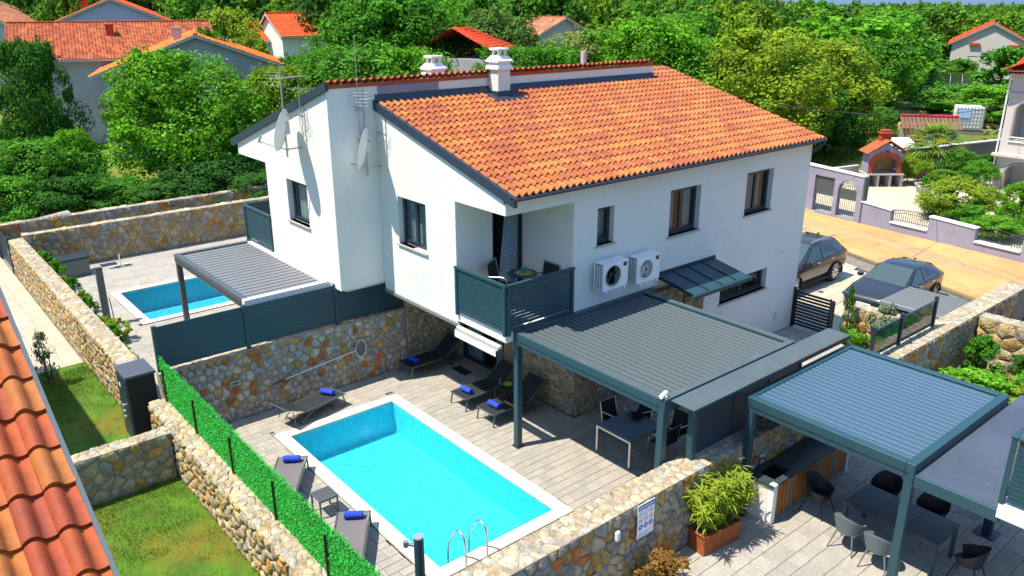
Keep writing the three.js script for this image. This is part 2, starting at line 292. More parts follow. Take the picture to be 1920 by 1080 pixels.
// rows of pavers between bounds, split round holes; long side along x unless alongZ
function pave(parent, x0, x1, z0, z1, y, opt) {
  const { rows = [0.3, 0.2, 0.3], lens = [0.3, 0.45, 0.6], pal, seed = 3, max = 300, holes = [], alongZ = false, inside } = opt, r = rngOf(seed), list = [];
  const inHole = (a, b, c, d) => holes.some((h) => a < h[1] - 0.02 && b > h[0] + 0.02 && c < h[3] - 0.02 && d > h[2] + 0.02);
  const A0 = alongZ ? z0 : x0, A1 = alongZ ? z1 : x1, B0 = alongZ ? x0 : z0, B1 = alongZ ? x1 : z1;
  let b = B0, k = 0;
  while (b < B1 - 0.05) {
    const w = Math.min(rows[k++ % rows.length], B1 - b); let a = A0 - r() * 0.3;
    while (a < A1 - 0.02) {
      const l = lens[Math.floor(r() * lens.length)]; let p = Math.max(a, A0), q = Math.min(a + l, A1); a += l; if (q - p < 0.06) continue;
      let X0 = alongZ ? b : p, X1 = alongZ ? b + w : q, Z0 = alongZ ? p : b, Z1 = alongZ ? q : b + w;
      for (const h of holes) if (inHole(X0, X1, Z0, Z1) && X0 < h[1] && X1 > h[0] && Z0 < h[3] && Z1 > h[2]) { // trim on the side that leaves most
        const c = [[h[0] - X0, () => (X1 = h[0])], [X1 - h[1], () => (X0 = h[1])], [h[2] - Z0, () => (Z1 = h[2])], [Z1 - h[3], () => (Z0 = h[3])]].sort((m, n) => n[0] - m[0])[0];
        if (c[0] > 0.03) c[1](); else X1 = X0;
      }
      if (X1 - X0 < 0.04 || Z1 - Z0 < 0.04) continue;
      const cx = (X0 + X1) / 2, cz = (Z0 + Z1) / 2; if (inside && !inside(cx, cz)) continue;
      list.push({ cx, cz, w: X1 - X0, d: Z1 - Z0, m: pal[Math.floor(r() * pal.length)], v: Math.floor(r() * 3), f: r() < 0.5 ? 0 : Math.PI, dy: rr(-0.002, 0.002, r), k: ((X1 - X0) * (Z1 - Z0)) / V(cx, y, cz).distanceToSquared(EYE) });
    }
    b += w;
  }
  list.sort((m, n) => n.k - m.k);
  for (const p of list.slice(0, max)) { const m = new THREE.Mesh(paverGeo(p.w, p.d, p.v), p.m); m.name = 'paver'; m.position.set(p.cx, y - 0.03 + p.dy, p.cz); m.rotation.y = p.f; m.receiveShadow = m.castShadow = true; parent.add(m); }
  const by = new Map(); for (const p of list.slice(max)) { const g = paverGeo(p.w, p.d, p.v).clone(); g.translate(p.cx, y - 0.03 + p.dy, p.cz); if (!by.has(p.m)) by.set(p.m, []); by.get(p.m).push(g); }
  if (by.size) { const rest = sub('small_pavers', parent); rest.userData.kind = 'stuff'; for (const [m, gs] of by) kind(obj('small_paver', gs, m, rest, true), 'stuff'); }
}
// ---------- clay tiles ----------
function tileGeo(w, L, hump, seg, zs, thick, lift) {
  const prof = []; for (let i = 0; i <= seg; i++) { const t = i / seg, x = t * w; let y; if (t < 0.62) { y = hump * Math.pow(Math.sin((t / 0.62) * Math.PI), 0.75); } else { const q = (t - 0.62) / 0.38; y = -0.16 * hump * Math.sin(q * Math.PI); } prof.push([x, y]); }
  const P = [], I = [], uv = []; const n = prof.length;
  for (let j = 0; j <= zs; j++) for (const [x, y] of prof) { const z = (j / zs) * L; P.push(x, y + lift * (z / L), z); uv.push(x, z); }
  for (let j = 0; j < zs; j++) for (let i = 0; i < seg; i++) { const a = j * n + i, b = a + 1, c = a + n, d = c + 1; I.push(a, c, b, b, c, d); }
  let base = P.length / 3; for (const [x, y] of prof) { P.push(x, y + lift, L); uv.push(x, L); } for (const [x, y] of prof) { P.push(x, y + lift - thick, L - 0.002); uv.push(x, L + thick); }
  for (let i = 0; i < seg; i++) { const a = base + i, b = a + 1, c = a + n, d = c + 1; I.push(a, c, b, b, c, d); }
  const b2 = P.length / 3; for (const [x, y] of prof) { P.push(x, y + lift - thick, L - 0.002); uv.push(x, L); } for (const [x, y] of prof) { P.push(x, y + lift - thick, 0); uv.push(x, 0); }
  for (let i = 0; i < seg; i++) { const a = b2 + i, b = a + 1, c = a + n, d = c + 1; I.push(a, c, b, b, c, d); }
  const g = new THREE.BufferGeometry(); g.setAttribute('position', new THREE.Float32BufferAttribute(P, 3)); g.setAttribute('uv', new THREE.Float32BufferAttribute(uv, 2)); g.setIndex(I); g.computeVertexNormals(); return g;
}
// ---------- windows: a group facing local +z, its face on z = 0 ----------
function makeWindow(parent, pos, turn, w, h, o = {}) {
  const g = sub(o.name || 'window', parent); g.position.set(...pos); g.rotation.y = turn; const d = o.depth ?? 0.16, f = 0.06, fm = o.frame || M.anthraciteDark;
  const fr = [bb(-w / 2, w / 2, 0, f, -d - 0.06, -d), bb(-w / 2, w / 2, h - f, h, -d - 0.06, -d), bb(-w / 2, -w / 2 + f, f, h - f, -d - 0.06, -d), bb(w / 2 - f, w / 2, f, h - f, -d - 0.06, -d)];
  const n = o.sashes || 2, iw = (w - 2 * f) / n;
  for (let i = 0; i < n; i++) {
    const a = -w / 2 + f + i * iw, b = a + iw, s = 0.055; // sash
    fr.push(bb(a + 0.004, b - 0.004, f + 0.003, f + s, -d - 0.045, -d + 0.014), bb(a + 0.004, b - 0.004, h - f - s, h - f - 0.003, -d - 0.045, -d + 0.014), bb(a + 0.004, a + s, f + s, h - f - s, -d - 0.045, -d + 0.014), bb(b - s, b - 0.004, f + s, h - f - s, -d - 0.045, -d + 0.014));
    { const pg = new THREE.PlaneGeometry(b - a - 2 * s, h - 2 * f - 2 * s); pg.translate((a + b) / 2, h / 2, -d - 0.015); obj('pane', pg, M.pane, g); }
  }
  obj('frame', fr, fm, g);
  if (o.curtain !== false) {
    const cs = o.curtain || [[-0.5, -0.12], [0.12, 0.5]]; const gs = [];
    for (const [a, b] of cs) { const pl = new THREE.PlaneGeometry((b - a) * w, h - 0.05, 40, 1), p = pl.attributes.position; for (let i = 0; i < p.count; i++) p.setZ(i, 0.025 * Math.sin(p.getX(i) * 55) + 0.012 * Math.sin(p.getX(i) * 23)); pl.computeVertexNormals(); pl.translate(((a + b) / 2) * w, h / 2, -d - 0.16); gs.push(pl); }
    obj('curtain', gs, M.curtain, g);
  }
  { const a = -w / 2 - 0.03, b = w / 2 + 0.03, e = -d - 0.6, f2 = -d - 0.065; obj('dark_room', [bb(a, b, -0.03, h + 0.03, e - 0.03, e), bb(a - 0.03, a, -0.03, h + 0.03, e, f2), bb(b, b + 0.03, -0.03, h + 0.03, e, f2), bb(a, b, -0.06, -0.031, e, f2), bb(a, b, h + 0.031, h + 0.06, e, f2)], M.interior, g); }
  if (o.sill !== false) obj('sill', rb(-w / 2 - 0.05, w / 2 + 0.05, -0.045, 0.0, -d, 0.05, 0.008, 1), M.sill, g);
  return g;
}
// ---------- ground ----------
{
  const s = new THREE.Shape([[-400, -500], [700, -500], [700, 400], [-400, 400]].map(([x, z]) => new THREE.Vector2(x, -z)));
  for (const [a, b, c, d] of [[-4.1, -0.45, -4.2, 2.9], [-4.3, 2.65, -17.95, -13.75]]) s.holes.push(new THREE.Path(rect(a, b, -d, -c).map((p) => new THREE.Vector2(...p))));
  const g = new THREE.ShapeGeometry(s); g.rotateX(-Math.PI / 2); g.translate(0, -0.72, 0);
  kind(obj('ground', g, M.meadow), 'structure');
  // lawn of the left garden and the strip behind
  kind(obj('lawn', slab([[-24, -11.9], [-6.36, -11.9], [-6.36, 12], [-24, 12]], -0.02, 0.5), M.grass), 'structure');
  const fill = structure('site_ground'); // raised plot under house and terraces
  obj('earth', [slab([[-24, -30], [-6.36, -30], [-6.36, -11.95], [-24, -11.95]], -0.05, 0.6), slab([[-0.35, -13.74], [12.8, -13.74], [12.8, 16], [-0.35, 16]], -0.04, 0.6), slab([[-6.36, -30], [12.8, -30], [12.8, -17.96], [-6.36, -17.96]], -0.04, 0.6), slab([[2.65, -17.95], [12.8, -17.95], [12.8, -13.75], [2.65, -13.75]], -0.04, 0.6), slab([[-6.36, -17.95], [-4.3, -17.95], [-4.3, -13.75], [-6.36, -13.75]], -0.04, 0.6), slab([[-6.36, -13.74], [-0.36, -13.74], [-0.36, -4.2], [-6.36, -4.2]], -0.04, 0.6), slab([[-6.36, -4.19], [-4.1, -4.19], [-4.1, 2.88], [-6.36, 2.88]], -0.04, 0.6), slab([[-6.36, 2.89], [-0.36, 2.89], [-0.36, 16], [-6.36, 16]], -0.04, 0.6), slab([[12.82, 4.6], [17.2, 4.6], [17.2, 16], [12.82, 16]], -0.04, 0.6)], M.joint, fill);
}
// terrace round the pool
{
  const t = structure('terrace');
  pave(t, -5.95, 8.2, -5.5, 4.5, 0, { rows: [0.2, 0.3, 0.2, 0.25], lens: [0.25, 0.35, 0.5], pal: PAL.deck, seed: 5, holes: [[-4.03, -0.5, -4.13, 2.86], [2.26, 12.2, -12, -0.1]], max: 300 });
  const l = structure('lower_terrace');
  pave(l, -3, 8.5, 5.07, 12.5, 0, { rows: [0.4, 0.3, 0.4], lens: [0.4, 0.6, 0.5], pal: PAL.lower, seed: 6, max: 240 });
  const n = structure('neighbour_terrace');
  pave(n, -6.0, 3.2, -22.4, -5.76, 0, { rows: [0.4, 0.3, 0.4], lens: [0.5, 0.8, 0.6], pal: PAL.deck, seed: 8, holes: [[-4.25, 2.6, -17.9, -13.78]], max: 160 });
  const p = structure('path');
  pave(p, -12, -6.46, -27, -11.9, 0, { rows: [0.5], lens: [0.5, 0.6], pal: PAL.path, seed: 9, max: 140, alongZ: true });
  const s = structure('side_path');
  pave(s, 8.2, 12.4, 0.02, 4.4, 0, { rows: [0.4, 0.3], lens: [0.4, 0.6], pal: PAL.lower, seed: 10, max: 60 });
}
// ---------- swimming pools ----------
function makePool(label, x0, x1, z0, z1, depth, cw, seed, lm = M.liner) {
  const t = thing('swimming_pool', label, 'swimming pool', [0, 0, 0], 0);
  obj('basin', [bb(x0, x1, -depth - 0.1, -depth, z0, z1), bb(x0 - 0.1, x0, -depth, -0.03, z0 - 0.1, z1 + 0.1), bb(x1, x1 + 0.1, -depth, -0.03, z0 - 0.1, z1 + 0.1), bb(x0, x1, -depth, -0.03, z0 - 0.1, z0), bb(x0, x1, -depth, -0.03, z1, z1 + 0.1)], lm, t);
  const w = new THREE.PlaneGeometry(x1 - x0, z1 - z0, 1, 1); w.rotateX(-Math.PI / 2); w.translate((x0 + x1) / 2, -0.1, (z0 + z1) / 2);
  obj('water', w, M.water, t);
  const piece = (a, b, c, d) => obj('coping_slab', rb(a + 0.0015, b - 0.0015, -0.03, 0.032, c + 0.0015, d - 0.0015, 0.012, 2), M.coping, t);
  const n = 11, L = z1 - z0; for (let i = 0; i < n; i++) for (const [a, b] of [[x0 - cw, x0 + 0.015], [x1 - 0.015, x1 + cw]]) piece(a, b, z0 + (L * i) / n, z0 + (L * (i + 1)) / n);
  const m = 6, K = x1 - x0 + 2 * cw; for (let i = 0; i < m; i++) for (const [a, b] of [[z0 - cw, z0 + 0.015], [z1 - 0.015, z1 + cw]]) piece(x0 - cw + (K * i) / m, x0 - cw + (K * (i + 1)) / m, a, b);
  return t;
}
makePool('bright turquoise rectangular swimming pool with cream coping on the main terrace', -3.73, -0.81, -3.83, 2.56, 0.88, 0.29, 1);
makePool('smaller looking teal pool of the adjoining plot, partly hidden by its louvred pergola', -3.95, 2.3, -17.6, -14.1, 0.9, 0.29, 2, M.linerTeal);
{
  const t = thing('pool_ladder', 'pair of shiny steel grab rails at the near end of the turquoise pool', 'pool ladder');
  for (const x of [-3.4, -2.9]) obj('rail', tube([[x, -0.7, 2.42], [x, -0.1, 2.36], [x, 0.32, 2.4], [x, 0.72, 2.62], [x, 0.80, 2.76], [x, 0.7, 2.9], [x, 0.4, 2.94], [x, 0.0, 2.95]], 0.021, 40, 8), M.steel, t);
  for (const y of [-0.25, -0.5]) obj('tread', rb(-3.4, -2.9, y - 0.015, y + 0.015, 2.36, 2.44, 0.01), M.steel, t);
}
// ---------- stone walls round the terraces ----------
rubbleWall('long rubble wall with pale top in front of the pool, carrying the pool rules sign', undefined, -6.4, 17.2, 4.5, 5.05, 0, 1.6,
  { z1: { from: 1.7, to: 22.6, s: 0.225, pal: PAL.mixed, bands: mostly, seed: 21, max: 280 } }, { from: -4.8, to: 16.9, s: 0.2, seed: 22, max: 230, core: M.mortarDark });
rubbleWall('rubble wall behind the pool with a blue slatted fence on top and a pool brush hung on it', undefined, -6.05, 0.75, -5.78, -5.5, 0, 1.8,
  { z1: { s: 0.205, pal: PAL.gray, bands: mostly, seed: 23, max: 270, d: 0.022 } }, { s: 0.2, seed: 24, max: 40 });
rubbleWall('low pale stone wall below the green artificial hedge screen', undefined, -6.38, -5.93, -5.5, 4.5, 0, 1.15,
  { x0: { s: 0.22, pal: PAL.gold, seed: 25, max: 260, d: 0.045, joint: 0.013 } }, { s: 0.17, seed: 26, max: 120, d: 0.02 });
rubbleWall('short stone wall crossing the lawn and joining the hedge screen wall', undefined, -9.6, -6.44, -4.2, -3.85, 0, 1.1,
  { z1: { s: 0.27, pal: PAL.clad.concat(PAL.mixed.slice(0, 5)), seed: 27, max: 80 } }, { s: 0.2, seed: 28, max: 40, d: 0.018 });
rubbleWall('long sunny stone wall running from the black cabinet back along the paved path', undefined, -6.44, -5.98, -22.6, -6.85, 0, 1.4,
  { x0: { s: 0.22, pal: PAL.gold, seed: 29, max: 300, d: 0.045, joint: 0.01 } }, { s: 0.2, seed: 30, max: 110, d: 0.02 });
rubbleWall('orange and brown stone wall at the back of the adjoining pool terrace', undefined, -5.98, 4.6, -22.7, -22.35, 0, 1.55,
  { z1: { s: 0.29, pal: PAL.gold.concat(PAL.mixed.slice(0, 4)), seed: 31, max: 260 } }, { s: 0.35, seed: 32, max: 30 });
rubbleWall('farthest stone wall in the shade of the trees behind the adjoining plot', undefined, -6.6, 7, -26.2, -25.8, -0.2, 1.3,
  { z1: { s: 0.38, pal: PAL.mixed, seed: 33, max: 130 } }, { s: 0.4, seed: 34, max: 30 });
// ---------- the white house: near unit (x 0..12.1) and the unit behind it, one metre and a third further left ----------
const RT = Math.tan(THREE.MathUtils.degToRad(15.4)), RY = (z) => 6.14 + RT * (0.26 - z);
const house = thing('house', 'large white semi-detached house with a bright orange clay tile roof, in the middle', 'house');
{
  const W = [];
  // near unit, west gable
  W.push(panelX([[-5.22, 2.66], [-1.86, 2.66], [-1.86, 5.69], [0, 5.69], [0, 6.0], [-5.22, RY(-5.22) - 0.16]], [rect(-4.38, -3.1, 4.12, 5.38)], 0, 0.28));
  // near unit, long front
  W.push(panelZ([[2.04, 2.96], [12.1, 2.96], [12.1, 6.03], [0.282, 6.03], [0.282, 5.69], [2.04, 5.69]], [rect(2.83, 3.41, 4.49, 5.41), rect(5.5, 6.76, 4.23, 5.46), rect(8.83, 10.14, 4.24, 5.48)], 0, 0.28));
  W.push(panelZ([[7.25, 0], [12.1, 0], [12.1, 2.957], [7.25, 2.957]], [rect(8.0, 10.33, 1.72, 2.38)], 0, 0.28));
  W.push(panelX([[-5.2, 0], [-0.283, 0], [-0.283, RY(-0.283) - 0.2], [-5.2, RY(-5.2) - 0.2]], [], 11.82, 0.28)); // east end
  W.push(bb(0.283, 11.8, 2.7, 2.95, -5.2, -0.29)); // first floor slab
  W.push(panelX([[-6.2, 0], [-5.22, 0], [-5.22, RY(-5.22) - 0.2], [-6.2, RY(-6.2) - 0.2]], [], 11.82, 0.28));
  // loggia: back and right walls, ceiling
  W.push(panelZ([[0.283, 2.99], [1.1, 2.99], [1.1, 5.45], [2.04, 5.45], [2.04, 5.68], [0.283, 5.68]], [], -1.86, 0.15));
  W.push(bb(2.043, 2.2, 2.99, 5.68, -1.86, -0.283));
  W.push(bb(0.283, 2.2, 5.692, 5.75, -1.9, -0.283));
  W.push(bb(0.0, 2.04, 2.72, 2.985, -1.86, -0.002));
  W.push(bb(0.283, 11.8, 5.76, 5.9, -5.2, -0.29));
  // far unit
  W.push(panelX([[-9.33, 2.86], [-5.22, 2.86], [-5.22, 8.12], [-11.28, 6.13], [-11.28, 5.7], [-9.33, 5.7]], [rect(-8.0, -6.76, 4.27, 5.45)], -1.34, 0.28));
  W.push(bb(-1.06, 10.62, 2.86, 8.12, -5.48, -5.222));
  W.push(bb(-1.06, 0.7, 2.7, 2.86, -11.2, -5.5), bb(-1.339, -0.2, 2.72, 2.858, -11.2, -9.335));
  W.push(bb(-0.6, 0.0, 0, 2.7, -11.2, -5.8)); // ground floor of the far unit under the overhang
  W.push(bb(-1.06, 0.2, 2.99, 5.7, -9.5, -9.335), bb(0.4, 0.6, 2.9, 5.7, -11.2, -9.5), bb(10.34, 10.62, 0, 6.1, -11.2, -5.5), bb(0.62, 10.6, 0, 6.1, -11.28, -11.1));
  W.push(panelX([[-11.1, 6.1], [-5.5, 6.1], [-5.5, 7.9]], [], 10.34, 0.28));
  obj('wall', W, M.plaster, house);
  // cladded ground floor
  const g = sub('stone_base', house);
  obj('base_core', [bb(2.3, 7.24, 0, 2.69, -0.4, -0.1), bb(2.3, 2.6, 0, 2.69, -2.9, -0.1), bb(2.3, 2.6, 0, 2.69, -5.7, -4.9), bb(2.3, 2.6, 2.25, 2.69, -4.9, -2.9), bb(0.75, 2.6, 0, 2.69, -5.75, -5.44)], M.mortar, g);
  const cl = { s: 0.24, aspect: 2.4, joint: 0.006, d: 0.022, pal: PAL.clad, drop: 0.05, rim: 0.9 };
  stoneFace(g, [2.3, 0, -0.1], [1, 0, 0], [0, 1, 0], 4.94, 2.69, { ...cl, seed: 41, max: 90 });
  stoneFace(g, [2.3, 0, -2.9], [0, 0, 1], [0, 1, 0], 2.8, 2.69, { ...cl, seed: 42, max: 80 });
  stoneFace(g, [2.3, 0, -5.44], [0, 0, 1], [0, 1, 0], 0.54, 2.69, { ...cl, seed: 43, max: 20 });
  stoneFace(g, [0.75, 0, -5.44], [1, 0, 0], [0, 1, 0], 1.55, 2.69, { ...cl, seed: 44, max: 70 });
  stoneFace(g, [6.45, 1.85, 0.003], [1, 0, 0], [0, 1, 0], 0.8, 0.45, { ...cl, seed: 45, max: 10, pal: PAL.gold });
  obj('base_slab', bb(6.43, 7.25, 1.8, 2.32, -0.1, 0.0), M.mortar, g);
  // windows
  makeWindow(house, [0, 4.12, -3.74], -Math.PI / 2, 1.28, 1.26, { sashes: 2, curtain: [[-0.5, -0.2], [-0.12, 0.5]] });
  makeWindow(house, [-1.34, 4.27, -7.38], -Math.PI / 2, 1.24, 1.18, { sashes: 1, curtain: [[-0.5, 0.5]] });
  makeWindow(house, [3.12, 4.49, 0], 0, 0.58, 0.92, { sashes: 1, curtain: [[-0.5, 0.5]] });
  makeWindow(house, [6.13, 4.23, 0], 0, 1.26, 1.23, { sashes: 2, curtain: [[-0.5, -0.1], [0.25, 0.5]] });
  makeWindow(house, [9.485, 4.24, 0], 0, 1.31, 1.24, { sashes: 2, curtain: [[-0.5, -0.3], [-0.1, 0.3]] });
  makeWindow(house, [9.165, 1.72, 0], 0, 2.33, 0.66, { sashes: 2, curtain: false });
  { const d = makeWindow(house, [2.3, 0.02, -3.9], -Math.PI / 2, 2.0, 2.22, { name: 'sliding_door', sashes: 2, depth: 0.05, sill: false, curtain: [[-0.5, -0.1], [0.2, 0.5]] }); obj('step', rb(-1.15, 1.15, 0.0, 0.045, -0.02, 0.42, 0.006, 1), M.stripGrey, d); }
  // loggia door: open leaf and blown curtain
  {
    const d = sub('balcony_door', house); obj('frame', [bb(1.1, 1.16, 2.99, 5.45, -1.99, -1.9), bb(1.98, 2.04, 2.99, 5.45, -1.99, -1.9), bb(1.16, 1.98, 5.39, 5.45, -1.99, -1.9)], M.anthraciteDark, d);
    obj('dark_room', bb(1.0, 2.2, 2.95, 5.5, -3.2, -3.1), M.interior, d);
    obj('door_edge', bb(1.93, 2.035, 3.0, 5.44, -1.88, -1.84), M.black, d);
    const pl = new THREE.PlaneGeometry(1, 1, 24, 12), p = pl.attributes.position; // sheer curtain, blown aside
    for (let i = 0; i < p.count; i++) { const u = p.getX(i) + 0.5, v = p.getY(i) + 0.5, w0 = 0.42 - 0.30 * (1 - v); p.setXYZ(i, 1.30 + (0.06 * v - 0.08) + u * (0.62 + 0.06 * (1 - v)) + w0 * 0, 3.02 + v * 2.38, -1.84 + 0.02 * Math.sin(u * 40) + 0.10 * (1 - v) * Math.sin(u * 5)); if (true) p.setX(i, 1.2 + (0.30 * v) + u * (0.78 - 0.30 * v)); }
    pl.computeVertexNormals(); obj('curtain', pl, M.curtain, d);
  }
  // balcony railings
  const railing = (o, u, L, n, gap) => {
    const r = sub('balcony_railing', house), at = (a, y, w) => [o[0] + u[0] * a + u[1] * w, y, o[2] + u[1] * a - u[0] * w];
    for (const a of [0.04, L - 0.04]) obj('post', bar(at(a, 2.9, 0), at(a, 4.08, 0), 0.08), M.anthracite, r);
    obj('top_rail', bar(at(-0.02, 4.1, 0), at(L + 0.02, 4.1, 0), 0.09, 0.05), M.anthracite, r);
    obj('bottom_rail', bar(at(0.08, 3.02, 0), at(L - 0.08, 3.02, 0), 0.05, 0.06), M.anthracite, r);
    const h = (4.05 - 3.08) / n; for (let i = 0; i < n; i++) obj('slat', bar(at(0.08, 3.09 + (i + 0.5) * h, 0), at(L - 0.08, 3.09 + (i + 0.5) * h, 0), 0.022, h - gap), M.anthracite, r);
  };
  railing([-0.03, 0, -1.86], [0, 1], 1.89, 13, 0.012); railing([0, 0, 0.03], [1, 0], 2.04, 12, 0.015);
  railing([-1.37, 0, -11.25], [0, 1], 1.9, 13, 0.012);
  railing([-1.34, 0, -11.3], [1, 0], 1.7, 13, 0.012);
  // verge boards, gutters, flashing, fascia
  const v1 = (x0, x1, za, zb, f, hgt) => panelX([[za, f(za) - hgt], [zb, f(zb) - hgt], [zb, f(zb) + 0.05], [za, f(za) + 0.05]], [], x0, x1 - x0);
  obj('verge_board', [v1(-0.07, 0.03, -5.3, 0.36, RY, 0.17), v1(12.14, 12.2, -6.2, 0.36, RY, 0.15)], M.navy, house);
  const RY2 = (z) => 8.16 + 0.326 * (z + 5.22);
  obj('far_verge_board', v1(-1.42, -1.32, -11.6, -5.12, RY2, 0.16), M.navy, house);
  const gut = new THREE.CylinderGeometry(0.065, 0.065, 12.3, 10, 1, true, 0, Math.PI); gut.rotateX(Math.PI); gut.rotateZ(Math.PI / 2); gut.translate(6.06, 6.1, 0.34);
  obj('gutter', [gut, bb(-0.06, 12.2, 5.98, 6.12, 0.004, 0.03)], M.navy, house);
  obj('downpipe', tube([[12.16, 6.02, 0.3], [12.2, 5.9, 0.2], [12.17, 5.72, 0.02], [12.16, 5.5, -0.3], [12.16, 3, -0.32], [12.16, 0, -0.32]], 0.045, 30, 8), M.navy, house);
  obj('flashing', [panelX([[-5.21, RY(-5.2) - 0.05], [-5.08, RY(-5.08) + 0.01], [-5.08, RY(-5.08) + 0.05], [-5.19, RY(-5.19) + 0.2], [-5.21, RY(-5.2) + 0.2]], [], 0.0, 10.6)], M.navy, house);
  obj('vent_cover', bb(0.1, 1.95, 7.86, 8.06, -5.218, -5.19), M.lilac, house);
  // far unit roof (slopes away) and ridge row of tile ends
  const rf = sub('far_roof', house);
  obj('roof_slab', panelX([[-11.5, RY2(-11.5) - 0.1], [-5.2, RY2(-5.2) - 0.1], [-5.2, RY2(-5.2) - 0.01], [-11.5, RY2(-11.5) - 0.01]], [], -1.31, 11.95), M.ridgeTile, rf);
  const rt = tileGeo(0.2, 0.36, 0.06, 10, 1, 0.02, 0.0); uvBox(rt, 1);
  for (let i = 0; i < 59; i++) { const m = new THREE.Mesh(rt, PAL.tile[[0, 2, 4, 0, 6][Math.floor(R0() * 5)]]); m.name = 'roof_tile'; m.position.set(-1.3 + i * 0.2, 8.155 + rr(-0.006, 0.006), -5.47 + rr(-0.01, 0.01)); m.rotation.x = -0.25; m.castShadow = m.receiveShadow = true; rf.add(m); }
  // near roof: every tile, the nearest 300 as parts
  const roof = sub('roof', house);
  obj('roof_deck', panelX([[-5.2, RY(-5.2) - 0.12], [0.24, RY(0.24) - 0.12], [0.24, RY(0.24) - 0.03], [-5.2, RY(-5.2) - 0.03]], [], -0.02, 12.15), M.ridgeTile, roof);
  obj('roof_deck_end', panelX([[-6.3, RY(-6.3) - 0.12], [-5.203, RY(-5.2) - 0.12], [-5.203, RY(-5.2) - 0.03], [-6.3, RY(-6.3) - 0.03]], [], 10.63, 1.5), M.ridgeTile, roof);
  const tg = tileGeo(0.2, 0.375, 0.07, 9, 1, 0.044, 0.056), list = [], th = Math.atan(RT);
  const ex = 0.33; // exposed length down the slope
  for (let row = 0; row < 21; row++) for (let c = 0; c < 61; c++) {
    const top = (row + 1) * ex, z = 0.30 - top * Math.cos(th), x = 0.0 + c * 0.2;
    if (z < -5.2 && (x < 10.62 || z < -6.2)) continue;
    if (x > 3.3 && x < 4.4 && z < -4.75) continue; // chimney apron
    const band = 0.7 * Math.sin(x * 0.8 + row * 2.4) + 0.5 * Math.sin(x * 2.1 - row * 0.7) + rr(-1.3, 1.3);
    const k = band > 1.1 ? 3 : band > 0.5 ? 5 : band > -0.2 ? 1 : band > -0.9 ? 0 : band > -1.5 ? 6 : R0() < 0.6 ? 2 : 4;
    list.push({ x, y: RY(z) + 0.01 + rr(-0.004, 0.004), z, m: PAL.tile[k], r: rr(-0.012, 0.012) });
  }
  list.sort((a, b) => V(a.x, a.y, a.z).distanceTo(EYE) - V(b.x, b.y, b.z).distanceTo(EYE));
  const by = new Map();
  list.forEach((t, i) => {
    const mt = new THREE.Matrix4().compose(V(t.x, t.y, t.z), new THREE.Quaternion().setFromEuler(new THREE.Euler(th, t.r, 0)), V(1, 1, 1));
    if (i < 300) { const m = new THREE.Mesh(tg, t.m); m.name = 'roof_tile'; m.applyMatrix4(mt); m.castShadow = m.receiveShadow = true; roof.add(m); }
    else { const g = tg.clone().applyMatrix4(mt); if (!by.has(t.m)) by.set(t.m, []); by.get(t.m).push(g); }
  });
  const rest = sub('far_roof_tiles', roof); rest.userData.kind = 'stuff'; for (const [m, gs] of by) kind(obj('far_roof_tile', gs, m, rest, true), 'stuff');
  // chimneys
  const chimney = (x, z, y0, s, h) => {
    const c = sub('chimney', house), b = (a, p, q, w) => rb(x - a, x + a, p, q, z - (w || a), z + (w || a), 0.01, 1);
    obj('shaft', bb(x - s, x + s, y0, y0 + h, z - s, z + s), M.plaster, c);
    const fr = (r0, r1, p, q) => { const g = new THREE.CylinderGeometry(r1 * 1.414, r0 * 1.414, q - p, 4, 1); g.rotateY(Math.PI / 4); g.translate(x, (p + q) / 2, z); return g.toNonIndexed(); };
    const y = y0 + h; for (const g of [fr(s + 0.06, s + 0.06, y, y + 0.05), fr(s + 0.06, s - 0.01, y + 0.05, y + 0.15), fr(s + 0.01, s + 0.01, y + 0.15, y + 0.19), fr(s + 0.06, s + 0.06, y + 0.19, y + 0.23), fr(s + 0.06, s - 0.05, y + 0.23, y + 0.36)]) { g.computeVertexNormals(); obj('cap_ring', g, M.whitePaint, c); }
    for (const [a, d] of [[-1, -1], [1, -1], [1, 1], [-1, 1]]) obj('cap_post', bb(x + a * (s - 0.1) - 0.03, x + a * (s - 0.1) + 0.03, y + 0.38, y + 0.5, z + d * (s - 0.1) - 0.03, z + d * (s - 0.1) + 0.03), M.whitePaint, c);
    obj('cap_plate', b(s - 0.02, y + 0.5, y + 0.56), M.whitePaint, c);
    return c;
  };
  const c1 = chimney(3.87, -4.98, 7.4, 0.215, 0.9);
  obj('apron', [bb(3.6, 4.14, 7.45, 7.72, -5.08, -4.71), panelX([[-5.1, RY(-5.1) + 0.02], [-4.42, RY(-4.42) + 0.05], [-4.42, RY(-4.42) + 0.09], [-5.1, RY(-5.1) + 0.07]], [], 3.25, 1.2)], M.navy, c1);
  chimney(2.5, -6.2, 7.6, 0.215, 0.5);
  { const g = new THREE.CylinderGeometry(0.1, 0.1, 0.7, 10); g.translate(8.55, 8.2, -6.4); obj('vent_pipe', g, M.plasterFar, house); }
  // small lean-to canopy over the side door, soffit trims
  obj('door_canopy', [bar([5.2, 3.18, -0.0], [5.2, 2.98, 1.15], 0.06), bar([7.55, 3.18, -0.0], [7.55, 2.98, 1.15], 0.06)], M.anthraciteDark, house);
  { const cp = sub('canopy_roof', house); for (let i = 0; i < 4; i++) { const x0 = 5.15 + i * 0.61; obj('roof_sheet', panelX([[0.0, 3.21], [1.2, 2.99], [1.2, 3.01], [0.0, 3.24]], [], x0 + 0.01, 0.585), M.anthracite, cp); obj('seam', panelX([[0.0, 3.24], [1.2, 3.015], [1.2, 3.04], [0.0, 3.265]], [], x0 - 0.012, 0.022), M.anthraciteDark, cp); } obj('front_gutter', bb(5.1, 7.62, 2.9, 3.0, 1.2, 1.27), M.anthracite, cp); obj('wall_flashing', bb(5.1, 7.62, 3.2, 3.32, 0.004, 0.03), M.anthraciteDark, cp); }
